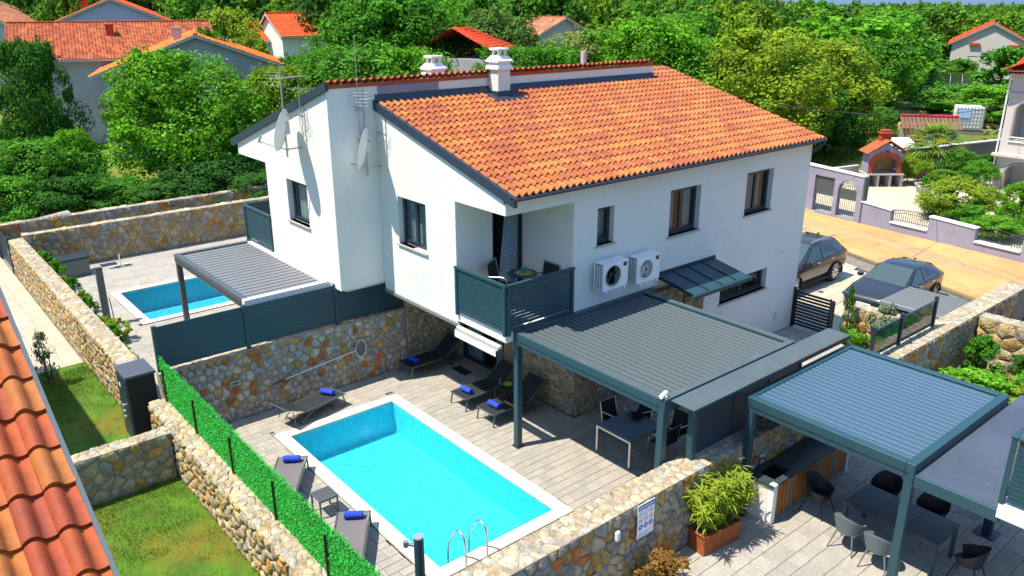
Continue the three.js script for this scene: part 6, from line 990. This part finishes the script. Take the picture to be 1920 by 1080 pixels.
// crown in a unit box: radius 0.5 across, height 0..1; leaves of given size (in the same units)
function crownGeo(seed, n, leaf, blobs, o = {}) {
  const r = rngOf(seed), B = [], lean = o.base ?? 0.18;
  for (let i = 0; i < blobs; i++) { const a = r() * 6.283, v = Math.pow(r(), 0.8), y = lean + (1 - lean) * v, env = Math.pow(Math.sin(Math.PI * (0.16 + 0.78 * v)), 0.7) * (o.taper ? 1 - v * o.taper : 1), q = Math.pow(r(), 0.4) * 0.42 * env, s = rr(0.055, 0.165, r) * (o.blob || 1) * (0.6 + 0.4 * env); B.push([Math.cos(a) * q, Math.min(1 - s * 0.75, y), Math.sin(a) * q, s, rr(0.74, 1.25, r)]); }
  const S = []; for (let i = 0; i < (o.shoots ?? 90); i++) { const b = B[Math.floor(r() * blobs)], a = r() * 6.283, e = rr(-0.2, 1.2, r); S.push([b, V(Math.cos(a) * Math.cos(e), Math.sin(e), Math.sin(a) * Math.cos(e)), rr(1.15, 1.75, r)]); }
  const P = [], C = [], N = [];
  for (let i = 0; i < n; i++) {
    const b = B[Math.floor(r() * blobs)], u = r() * 2 - 1, a = r() * 6.283, w = Math.sqrt(1 - u * u), d = V(w * Math.cos(a), u, w * Math.sin(a)), k = b[3] * (r() < 0.78 ? rr(0.82, 1.08, r) : rr(0.3, 0.8, r)), c = V(b[0] + d.x * k, b[1] + d.y * k * 0.85, b[2] + d.z * k);
    if (r() < 0.2) { const q = S[Math.floor(r() * S.length)], u2 = q[0][3] * rr(0.7, q[2], r); c.set(q[0][0] + q[1].x * u2 + d.x * 0.022, q[0][1] + q[1].y * u2 * 0.9 + d.y * 0.022, q[0][2] + q[1].z * u2 + d.z * 0.022); }
    if (c.y < 0.01) continue;
    const nn = d.clone().add(V(rr(-0.8, 0.8, r), rr(-0.3, 0.9, r), rr(-0.8, 0.8, r))).normalize(), t = V(rr(-1, 1, r), rr(-0.9, 0.3, r), rr(-1, 1, r)).cross(nn).normalize(), s = nn.clone().cross(t), l = leaf * rr(0.7, 1.35, r), h = l * (o.slim || 0.42);
    const p0 = c.clone().addScaledVector(t, -l * 0.5), p1 = c.clone().addScaledVector(s, h).addScaledVector(nn, l * 0.1), p2 = c.clone().addScaledVector(t, l * 0.5), p3 = c.clone().addScaledVector(s, -h).addScaledVector(nn, l * 0.1), g = b[4] * rr(0.72, 1.3, r), y = rr(0.85, 1.2, r);
    for (const q of [p0, p3, p2, p0, p2, p1]) { P.push(q.x, q.y, q.z); C.push(g * y, g, g * 0.9); }
  }
  const g = new THREE.BufferGeometry(); g.setAttribute('position', new THREE.Float32BufferAttribute(P, 3)); g.setAttribute('color', new THREE.Float32BufferAttribute(C, 3)); g.computeVertexNormals(); return g;
}
const CROWN = { near: [0, 1, 2].map((i) => crownGeo(101 + i, 38000, 0.019, 120, { blob: 0.9, shoots: 150 })), mid: [0, 1, 2, 3].map((i) => crownGeo(111 + i, 19000, 0.026, 90, { blob: 0.92, shoots: 120 })), far: [0, 1, 2].map((i) => crownGeo(121 + i, 7000, 0.042, 54)), bush: [0, 1, 2].map((i) => crownGeo(131 + i, 3600, 0.058, 30, { base: 0.05 })) };
function trunkGeo(seed) { const r = rngOf(seed), g = [tube([[0, -0.02, 0], [0.01, 0.18, 0.01], [-0.01, 0.4, 0.0], [0.01, 0.62, 0.01]], 0.022, 10, 7)]; for (let i = 0; i < 7; i++) { const a = r() * 6.28, y = 0.16 + r() * 0.3, q = rr(0.12, 0.3, r); g.push(tube([[0, y, 0], [Math.cos(a) * q * 0.5, y + 0.1, Math.sin(a) * q * 0.5], [Math.cos(a) * q, y + rr(0.2, 0.35, r), Math.sin(a) * q]], 0.009, 6, 5)); } return uvBox(mergeGeometries(g.map(flat)), 4); }
const TRUNK = [0, 1, 2].map((i) => trunkGeo(141 + i));
let treeN = 0;
function tree(label, group, x, z, h, w, tone, lod, y0 = -0.6, cat = 'tree', name = 'tree') {
  const t = thing(name, label, cat, [x, y0, z], 0, group), k = treeN++; t.rotation.y = (k * 2.399) % 6.283;
  const gs = CROWN[lod], m = LEAF[tone][k % 2];
  const tr = new THREE.Mesh(TRUNK[k % 3], M.bark); tr.name = 'trunk'; tr.scale.set(w * 0.9, h, w * 0.9); tr.castShadow = tr.receiveShadow = true; t.add(tr);
  const c = new THREE.Mesh(gs[k % gs.length], m); c.name = 'crown'; c.scale.set(w * 1.12, h, w * 1.12); c.castShadow = c.receiveShadow = true; t.add(c); return t;
}
const TREES = [
  [3.8, -32.7, 7.6, 8.8, "bright", "big light green tree rising behind the stone walls, left of the white house"],
  [-2.4, -36.3, 8.2, 4.6, "dark", "dark dense tree at the left border in front of the white gable house"],
  [-1.7, -32.1, 4.1, 2.8, "bright", "pale green tall bush between the dark tree and the big light tree"],
  [-3.6, -31.4, 3.9, 6, "mid", "bush-like mid green tree low at the left border, below the dark tree"],
  [-1.1, -29.4, 2.0, 5, "mid", "low mid green tree at the foot of the big light green tree"],
  [-4.9, -30.1, 2.6, 5, "bright", "bright green low tree at the left border above the stone walls"],
  [3.4, -28.7, 2.5, 6.5, "dark", "dark green tree between the big light tree and the white house, behind the walls"],
  [4.7, -27.1, 1.8, 5, "dark", "dark low tree closest to the left gable of the white house"],
  [-3.1, -29.3, 2.4, 5, "dark", "dark low tree in the row above the left end of the stone walls"],
  [0.9, -28.4, 1.8, 5.5, "dark", "dark low tree in the row directly below the big light green tree"],
  [6.7, -29.6, 2.9, 5, "dark", "dark tree touching the left eave corner of the white house"],
  [9.6, -32.7, 6.5, 5.5, "yellow", "yellow green tree just left of the roof aerials"],
  [10.1, -39.0, 5.4, 5, "bright", "bright green tree between the lilac gabled wing and the roof aerials"],
  [22.5, -44.0, 10.2, 10, "mid", "tall mid green tree directly behind the left end of the ridge"],
  [23.4, -41.1, 10.7, 12, "mid", "tallest mid green tree behind the ridge, left of the squat chimney"],
  [30.8, -48.3, 9.9, 10, "bright", "tall bright green tree behind the squat chimney"],
  [16.3, -38.3, 7.2, 6.5, "mid", "mid green tree behind the roof aerials at the ridge's left tip"],
  [14.3, -30.3, 7.4, 9, "mid", "lower mid green tree just over the ridge beside the thin rod"],
  [16.3, -29.0, 7.5, 7.5, "bright", "lower bright green tree just over the ridge, left of the squat chimney"],
  [15.5, -41.0, 6.6, 4.5, "mid", "narrow mid green tree right of the small white gabled house"],
  [19.5, -65.4, 9.4, 8, "yellow", "yellow green tree left of the small white house in the wood"],
  [18.9, -59.1, 7.2, 5.5, "yellow", "small yellow green tree in front of the small white gabled house"],
  [13.2, -52.8, 8.0, 5, "mid", "mid green tree at the right end of the long red roof"],
  [24.8, -91.1, 11.2, 9, "mid", "mid green tree at the top border above the long red roof"],
  [25.2, -101.5, 10.9, 9, "dark", "dark tree at the top border behind the violet gable"],
  [39.3, -49.4, 9.4, 9, "olive", "olive brown round tree above the orange pyramid roof"],
  [65.6, -73.0, 10.4, 14, "olive", "wide olive tree at the top border behind the faded brown roof"],
  [43.8, -58.6, 10.9, 10, "mid", "mid green tree at the top border above the hipped orange roof"],
  [25.2, -30.0, 7.2, 7, "mid", "mid green tree just right of the tall chimney"],
  [28.1, -30.1, 7.1, 7, "bright", "bright green tree in front of the house with faded brown roof"],
  [32.6, -31.3, 8.0, 8, "olive", "olive tree right of the faded brown roofed house"],
  [34.4, -29.6, 8.1, 8, "bright", "bright tree below the distant orange roof strip"],
  [35.0, -25.9, 9.0, 10, "bright", "broad bright green tree above the right half of the parapet"],
  [44.1, -30.6, 9.1, 10, "mid", "mid green tree right of the broad bright tree behind the roof"],
  [42.5, -39.8, 7.0, 8, "mid", "mid green tree between the faded brown roof and the orange strip"],
  [48.1, -28.6, 9.9, 9, "yellow", "yellow green tree at the top, behind the large yellow green tree"],
  [37.8, -18.9, 8.4, 10, "yellow", "large yellow green tree above the right end of the orange roof"],
  [37.3, -23.0, 7.6, 7, "bright", "bright green tree above the upper right corner of the orange roof"],
  [44.6, -19.2, 7.4, 10, "yellow", "tall yellow green tree left of the street gate"],
  [40.5, -18.4, 6.4, 7, "mid", "mid green tree between the two tall yellow green trees"],
  [44.4, -17.5, 4.3, 7, "dark", "dark shaded tree behind the fireplace across the street"],
  [55.8, -19.5, 1.9, 3.4, "mid", "small mid green tree above the fireplace chimney across the street"],
  [73.2, -31.6, 8.7, 14, "bright", "broad bright dome-shaped tree left of the pale awninged house"],
  [83.3, -33.9, 9.1, 12, "bright", "bright green dome-shaped tree nearest the pale awninged house"],
  [83.7, -43.5, 9.9, 11, "mid", "mid green tree on the skyline above the tall yellow green tree"],
  [68.0, -26.4, 6.7, 8, "mid", "mid green tree above the far silver car"],
  [90.1, -52.1, 10.1, 10, "olive", "olive tree on the skyline where the sky begins"],
  [140.9, -52.2, 7.7, 12, "mid", "mid green tree on the skyline behind the pale awninged house"],
  [96.2, -37.0, 5.2, 8, "dark", "dark tree at the left corner of the pale awninged house"],
  [106.3, -33.9, 2.9, 4.5, "mid", "small round tree against the wall of the pale house"],
  [83.8, -19.9, 5.5, 7, "mid", "tree at the right border covering the side of the pale house"],
  [91.3, -33.3, 2.9, 7, "mid", "mid green tree above the white plastic tunnel"],
  [88.6, -29.5, 0.9, 6, "mid", "small mid green tree below the white plastic tunnel"],
  [75.1, -20.3, 2.4, 9, "bright", "light green leafy tree behind the white caged tank"],
  [70.4, -15.7, 3.0, 8, "bright", "bright green tree left of the arcaded house at the right border"],
  [78.1, -23.6, 1.2, 6, "bright", "small bright green tree above the brown shed"],
  [71.5, -28.4, 1.8, 6, "mid", "small mid green tree beside the far silver car"],
];
const toneWord = { bright: 'bright green', mid: 'mid green', dark: 'dark green', yellow: 'yellow green', olive: 'olive green' };
for (const [x, z, top, w, tone, lab] of TREES) {
  const d = Math.hypot(x - EYE.x, z - EYE.z), place = z < -26 && x < 12 && d < 48 ? ['hedge', 'in the tall shady row behind the farthest stone wall'] : x > 40 && z > -36 ? ['tree', 'in the gardens across the street'] : d > 88 ? ['tree', 'far back on the wooded horizon'] : ['tree', 'in the wood close behind the white house'];
  tree(lab || `${toneWord[tone]} leafy ${place[0] === 'hedge' ? 'tree' : 'tree'} ${place[1]}`, lab ? undefined : `${toneWord[tone]} trees ${place[1]}`, x, z, top + 0.6, w, tone, d < 64 ? 'near' : d < 95 ? 'mid' : 'far');
}
{ // wood that reads as one mass, out to the horizon
  const r = rngOf(171), g = CROWN.far[0], list = [];
  for (let i = 0; i < 900; i++) { const az = THREE.MathUtils.degToRad(rr(2, 76, r)), d = 100 + 210 * Math.pow(r(), 1.3), x = EYE.x + d * Math.sin(az), z = EYE.z - d * Math.cos(az); if (x > 96 && x < 132 && z > -46 && z < -16) continue; if (x > 74 && x < 112 && z > -40 && z < -20) continue; if (d < 112 && az < 0.36) continue; if (az > 1.175 && az < 1.275 && d < 142) continue; if (az > 0.375 && az < 0.455 && d < 128) continue; const right = az > THREE.MathUtils.degToRad(56); const h = right ? rr(8.4, 10.5, r) : rr(9.5, 13, r) + (az < 0.75 ? 2 : 0); list.push([x, z, h, rr(7, 11, r)]); }
  const im = new THREE.InstancedMesh(g, leafMat('leafWood', [0.10, 0.26, 0.02]), list.length), m = new THREE.Matrix4(), c = new THREE.Color();
  list.forEach(([x, z, h, w], i) => { m.compose(V(x, -0.8, z), new THREE.Quaternion().setFromAxisAngle(V(0, 1, 0), r() * 6.28), V(w * 1.15, h, w * 1.15)); im.setMatrixAt(i, m); const q = r(); c.setRGB(...(q < 0.3 ? [1, 1, 1] : q < 0.55 ? [0.62, 0.75, 0.8] : q < 0.8 ? [1.5, 1.2, 0.9] : [0.45, 0.55, 0.7])); im.setColorAt(i, c); });
  im.name = 'distant_woodland'; im.userData = { kind: 'stuff', label: 'dense green wood filling the background up to the horizon', category: 'woodland' }; scene.add(im);
}
const bush = (label, group, x, z, h, w, tone, y0 = 0, name = 'bush') => tree(label, group, x, z, h, w, tone, 'bush', y0, 'bush', name);
// row of young laurels inside the long stone wall
for (let i = 0; i < 11; i++) bush(['nearest shrub','second shrub','third shrub','fourth shrub','fifth shrub','sixth shrub','seventh shrub','eighth shrub','ninth shrub','tenth shrub','farthest shrub'][i] + ' of the row along the inside of the long sunny stone wall', 'shrubs along the long stone wall', -5.55 + rr(-0.08, 0.08), -10.4 - i * 1.12 + rr(-0.3, 0.3), i < 4 ? rr(0.5, 0.8) : rr(0.8, 1.25), rr(0.5, 0.8), i % 2 ? 'yellow' : 'bright');
bush('leafy yellow green shrub at the foot of the lone dark square post', undefined, -5.2, -12.9, 0.75, 0.8, 'yellow');
// sapling by the path
{ const t = thing('sapling', 'thin grey green young olive tree at the edge of the paved path', 'tree', [-7.62, 0, -10.92]); const g = crownGeo(201, 1500, 0.05, 26, { taper: 0.75, base: 0.12, slim: 0.22 }); const c = new THREE.Mesh(g, LEAF.silver[0]); c.material = leafMat('leafSapling', [0.06, 0.12, 0.06]); c.name = 'crown'; c.scale.set(1.0, 1.65, 1.0); c.castShadow = true; t.add(c); obj('trunk', rod([0, 0, 0], [0.02, 1.3, 0], 0.03, 7, 0.01), M.bark, t); obj('stake', rod([0.12, 0, 0.05], [0.12, 0.9, 0.05], 0.015), M.black, t); }
// right hand beds
{ const t = thing('cypress', 'slim bright green conifer beside the black side gate', 'conifer', [12.35, 0, 1.75]); const g = crownGeo(202, 3000, 0.05, 34, { taper: 0.85, base: 0.04, blob: 0.8, slim: 0.3 }); const c = new THREE.Mesh(g, leafMat('leafCypress', [0.05, 0.2, 0.02])); c.name = 'crown'; c.scale.set(0.75, 1.75, 0.75); c.castShadow = true; t.add(c); obj('trunk', rod([0, 0, 0], [0, 1.2, 0], 0.04, 7, 0.015), M.bark, t); }
bush('big grey green olive shrub in front of the golden bed wall', undefined, 12.25, 3.5, 1.2, 1.8, 'silver');
bush('grey green rosemary shrub leaning on the ribbed metal shed', undefined, 12.95, 2.7, 1.25, 1.0, 'silver');
bush('small bright green plant low in the bed by the gate', undefined, 11.9, 2.3, 0.6, 0.9, 'bright');
bush('tall deep green plant at the corner of the two stone walls at right', undefined, 12.4, 5.6, 1.35, 1.1, 'mid', 0);
bush('rounded dark green laurel in front of the sunlit wall at the right border', undefined, 13.0, 6.9, 1.2, 1.2, 'dark', 0);
bush('broad bright green plant low behind the blue pergola', undefined, 10.9, 6.1, 0.95, 2.0, 'bright', 0);
bush('second low green plant behind the blue pergola, nearer the border', undefined, 11.9, 7.0, 0.8, 1.6, 'bright', 0);
bush('yellowish dry shrub behind the blue pergola', undefined, 11.1, 7.6, 0.9, 1.5, 'yellow', 0);
bush('grey feathery shrub at the right border behind the blue pergola', undefined, 12.2, 8.6, 1.3, 1.8, 'silver', 0);
bush('small rust brown plant at the foot of the front rubble wall', undefined, -0.98, 5.6, 0.75, 0.9, 'olive', 0).children[1].material = leafMat('leafRust', [0.28, 0.15, 0.03]);
bush('low leafy plant in front of the rubble wall at the bottom border', undefined, -0.85, 6.05, 0.4, 0.8, 'bright', 0);
// street garden
const GS = [[32.1, -3.3, 2.1, 3.6, 'yellow', 'large fig-like tree with yellow green leaves behind the street railing'], [31.2, -2.2, 1.2, 2.1, 'bright', 'bright green shrub behind the lower part of the street wall'], [30.1, -0.4, 1.1, 2.4, 'bright', 'lush green plants behind the right railing of the street wall'], [36.1, -3.2, 1.2, 1.5, 'yellow', 'yellow green shrub near the arcaded house'], [31.8, -0.2, 2.5, 2.1, 'bright', 'green bush at the right border above the street wall'], [41.6, -5.9, 1.6, 2.3, 'bright', 'leafy shrub in front of the arcaded house'], [46.4, -7.2, 1.2, 2.1, 'dark', 'dark rounded shrub before the blue grey yard wall'], [41.7, -6.9, 2.0, 2.2, 'mid', 'leafy shrub in the middle of the street garden, right of the palm'], [39.5, -9.1, 1.6, 1.5, 'yellow', 'pale potted shrub next to the barbecue'], [39.1, -8.0, 1.5, 1.3, 'yellow', 'pale green shrub right of the barbecue, beneath the palm'], [52.1, -9.1, 1.0, 1.1, 'mid', 'small clipped round tree against the blue grey yard wall'], [32.4, -4.3, 0.8, 1.5, 'bright', 'low green bush under the fig-like tree'], [40.9, -7.5, 0.9, 1.8, 'bright', 'green shrub at the foot of the palm']];
for (const [x, z, h, w, tone, lab] of GS) tree(lab, undefined, x, z, h, w, tone, 'mid', -0.5, 'bush', 'shrub');
{ const c = bush('reddish cordyline plant near the right border of the street garden', undefined, 33.4, -0.4, 1.5, 1.4, 'olive', -0.5, 'cordyline'); c.children[1].material = leafMat('leafRed', [0.3, 0.04, 0.03]); }
for (const [i, [x, z]] of [[38.9, -7.9], [37.6, -7.4], [36.9, -6.9]].entries()) { const t = thing('plant_pot', ['round grey pot beside the barbecue, leftmost of the three', 'grey pot with purple flowers, the middle one beside the barbecue', 'grey pot right of the purple flowers'][i], 'pot', [x, -0.5, z]); obj('pot', new THREE.LatheGeometry([[0.001, 0], [0.22, 0], [0.36, 0.45], [0.4, 0.5], [0.34, 0.48], [0.001, 0.44]].map((p) => new THREE.Vector2(...p)), 20), M.plasterFar, t); const c = new THREE.Mesh(CROWN.bush[i], i === 1 ? leafMat('leafPurple', [0.12, 0.02, 0.12]) : LEAF.mid[0]); c.name = 'foliage'; c.scale.set(0.8, 0.7, 0.8); c.position.y = 0.42; t.add(c); }
// blades along a curve: used for palm fronds and the reed-like pot plant
function blade(p0, dir, L, w, droop, n = 4) { const P = [], up = V(0, 1, 0), side = dir.clone().cross(up).normalize(); if (side.lengthSq() < 0.1) side.set(1, 0, 0); const c = []; for (let i = 0; i <= n; i++) { const u = i / n; c.push(p0.clone().addScaledVector(dir, L * u).add(V(0, -droop * L * u * u, 0))); } for (let i = 0; i < n; i++) { const a = w * Math.sin(Math.PI * Math.min(0.98, (i / n) * 0.85 + 0.15)), b = i === n - 1 ? 0.001 : w * Math.sin(Math.PI * Math.min(0.98, ((i + 1) / n) * 0.85 + 0.15)); const A = c[i].clone().addScaledVector(side, -a), B = c[i].clone().addScaledVector(side, a), D = c[i + 1].clone().addScaledVector(side, -b), E = c[i + 1].clone().addScaledVector(side, b); for (const q of [A, B, E, A, E, D]) P.push(q.x, q.y, q.z); } return P; }
const bladesGeo = (P, r) => { const g = new THREE.BufferGeometry(), C = []; for (let i = 0; i < P.length / 3; i += 24) { const k = rr(0.75, 1.3, r); for (let j = 0; j < 24 && i + j < P.length / 3; j++) C.push(k * 1.05, k, k * 0.8); } g.setAttribute('position', new THREE.Float32BufferAttribute(P, 3)); g.setAttribute('color', new THREE.Float32BufferAttribute(C, 3)); g.computeVertexNormals(); return g; };
{
  const t = thing('palm', 'fan palm with a shaggy brown trunk in the street garden', 'palm tree', [42.2, -0.5, -9.0]), r = rngOf(211);
  const tr = []; tr.push(rod([0, 0, 0], [0.1, 2.0, 0], 0.17, 10, 0.21)); for (let i = 0; i < 120; i++) { const a = r() * 6.28, y = r() * 1.9; tr.push(bar([Math.cos(a) * 0.17 + 0.04 * y, y, Math.sin(a) * 0.17], [Math.cos(a) * 0.28 + 0.04 * y, y + 0.16, Math.sin(a) * 0.28], 0.04, 0.02)); } obj('trunk', tr, mat('palmBark', [0.16, 0.09, 0.04], 0.95), t);
  const P = []; for (let f = 0; f < 34; f++) { const a = f * 2.399, e = 1.15 - (f / 34) * 1.75, d = V(Math.cos(a) * Math.cos(e), Math.sin(e), Math.sin(a) * Math.cos(e)), c = V(0.1, 2.0, 0).addScaledVector(d, 1.0), s = d.clone().cross(V(0, 1, 0)).normalize(), u = s.clone().cross(d); P.push(...blade(V(0.1, 1.95, 0), d, 1.1, 0.025, 0.02)); for (let k = -7; k <= 7; k++) { const q = d.clone().multiplyScalar(Math.cos(k * 0.17)).addScaledVector(s, Math.sin(k * 0.17)).addScaledVector(u, rr(-0.08, 0.08, r)).normalize(); P.push(...blade(c, q, rr(0.95, 1.3, r), 0.05, 0.35)); } }
  obj('fronds', bladesGeo(P, r), leafMat('leafPalm', [0.15, 0.28, 0.03]), t);
}
{
  const t = thing('planter', 'orange terracotta trough with a dense reed-like green plant by the front wall', 'planter', [0.86, 0, 5.36], -0.1), r = rngOf(212);
  obj('trough', [bb(-0.5, 0.5, 0, 0.05, -0.2, 0.2), bb(-0.5, 0.5, 0.05, 0.42, 0.17, 0.2), bb(-0.5, 0.5, 0.05, 0.42, -0.2, -0.17), bb(-0.5, -0.47, 0.05, 0.42, -0.169, 0.169), bb(0.47, 0.5, 0.05, 0.42, -0.169, 0.169)], M.terracotta, t); obj('lip', [rb(-0.525, 0.525, 0.4, 0.44, 0.172, 0.225, 0.01, 1), rb(-0.525, 0.525, 0.4, 0.44, -0.225, -0.172, 0.01, 1), rb(-0.525, -0.472, 0.4, 0.44, -0.17, 0.17, 0.01, 1), rb(0.472, 0.525, 0.4, 0.44, -0.17, 0.17, 0.01, 1)], M.terracotta, t); obj('soil', bb(-0.47, 0.47, 0.3, 0.36, -0.168, 0.168), M.earth, t);
  const P = [], st = []; for (let s = 0; s < 70; s++) { const x = rr(-0.4, 0.4, r), z = rr(-0.12, 0.12, r), h = rr(0.65, 1.2, r), lx = x * 0.75 + rr(-0.22, 0.22, r), lz = rr(-0.3, 0.3, r), b = V(x, 0.34, z), e = V(x + lx, 0.34 + h, z + lz); st.push(rod(b.toArray(), e.toArray(), 0.008, 5, 0.004)); for (let k = 0; k < 26; k++) { const u = 0.22 + 0.78 * Math.pow(r(), 0.6), c = b.clone().lerp(e, u), a = r() * 6.28, q = V(Math.cos(a), rr(-0.05, 0.95, r), Math.sin(a)).normalize(); P.push(...blade(c, q, rr(0.18, 0.32, r), 0.0135, rr(0.15, 0.5, r))); } }
  obj('stems', st, mat('stem', [0.12, 0.16, 0.04], 0.9), t); obj('leaves', bladesGeo(P, r), leafMat('leafReed', [0.26, 0.36, 0.03], 0.3), t);
}
{ // grass tufts on the left lawn, as one carpet
  const r = rngOf(221), P = [], C = []; const n2d = vnoise(222);
  for (let i = 0; i < 60000; i++) { const x = rr(-9.8, -6.4, r), z = rr(-11.6, 4.6, r); if (z > -4.25 && z < -3.8) continue; const f = n2d(x * 0.9 + 20, z * 0.9 + 20, 64) * 0.6 + n2d(x * 3 + 9, z * 3 + 5, 64) * 0.4; const edge = z > -3.8 && z < -3.3 ? 0.3 : 0; if (f + edge < 0.36 + 0.3 * r()) continue; const h = rr(0.03, 0.085, r) * (0.5 + f), a = r() * 6.28, w = 0.006, lx = rr(-0.03, 0.03, r), lz = rr(-0.03, 0.03, r); P.push(x - w * Math.cos(a), -0.02, z - w * Math.sin(a), x + w * Math.cos(a), -0.02, z + w * Math.sin(a), x + lx, -0.02 + h, z + lz); const k = rr(0.7, 1.3, r), y = rr(0.8, 1.5, r); for (let j = 0; j < 3; j++) C.push(k * y, k, k * 0.7); }
  const g = new THREE.BufferGeometry(); g.setAttribute('position', new THREE.Float32BufferAttribute(P, 3)); g.setAttribute('color', new THREE.Float32BufferAttribute(C, 3)); g.computeVertexNormals(); const o = kind(obj('grass', g, leafMat('leafGrass', [0.095, 0.19, 0.012]), scene), 'stuff'); o.userData.label = 'green grass of the left lawn behind the hedge screen'; o.userData.category = 'grass';
  for (let i = 0; i < 0; i++);
}
{ // meadow grass behind the barbecue
  const r = rngOf(223), P = [], C = []; for (let i = 0; i < 9000; i++) { const u = r(), x = 40 + u * 30, z = -12.5 - u * 4 - r() * 14, h = rr(0.15, 0.5, r), a = r() * 6.28, w = 0.05; P.push(x - w * Math.cos(a), -0.5, z - w * Math.sin(a), x + w * Math.cos(a), -0.5, z + w * Math.sin(a), x + rr(-0.1, 0.1, r), -0.5 + h, z + rr(-0.1, 0.1, r)); const k = rr(0.7, 1.3, r); for (let j = 0; j < 3; j++) C.push(k * rr(1, 1.6, r), k, k * 0.7); }
  const g = new THREE.BufferGeometry(); g.setAttribute('position', new THREE.Float32BufferAttribute(P, 3)); g.setAttribute('color', new THREE.Float32BufferAttribute(C, 3)); g.computeVertexNormals(); const o = kind(obj('tall_grass', g, leafMat('leafMeadow', [0.13, 0.22, 0.02]), scene), 'stuff'); o.userData.label = 'tall sunny grass behind the barbecue across the street'; o.userData.category = 'grass';
}
renderer.render(scene, camera);
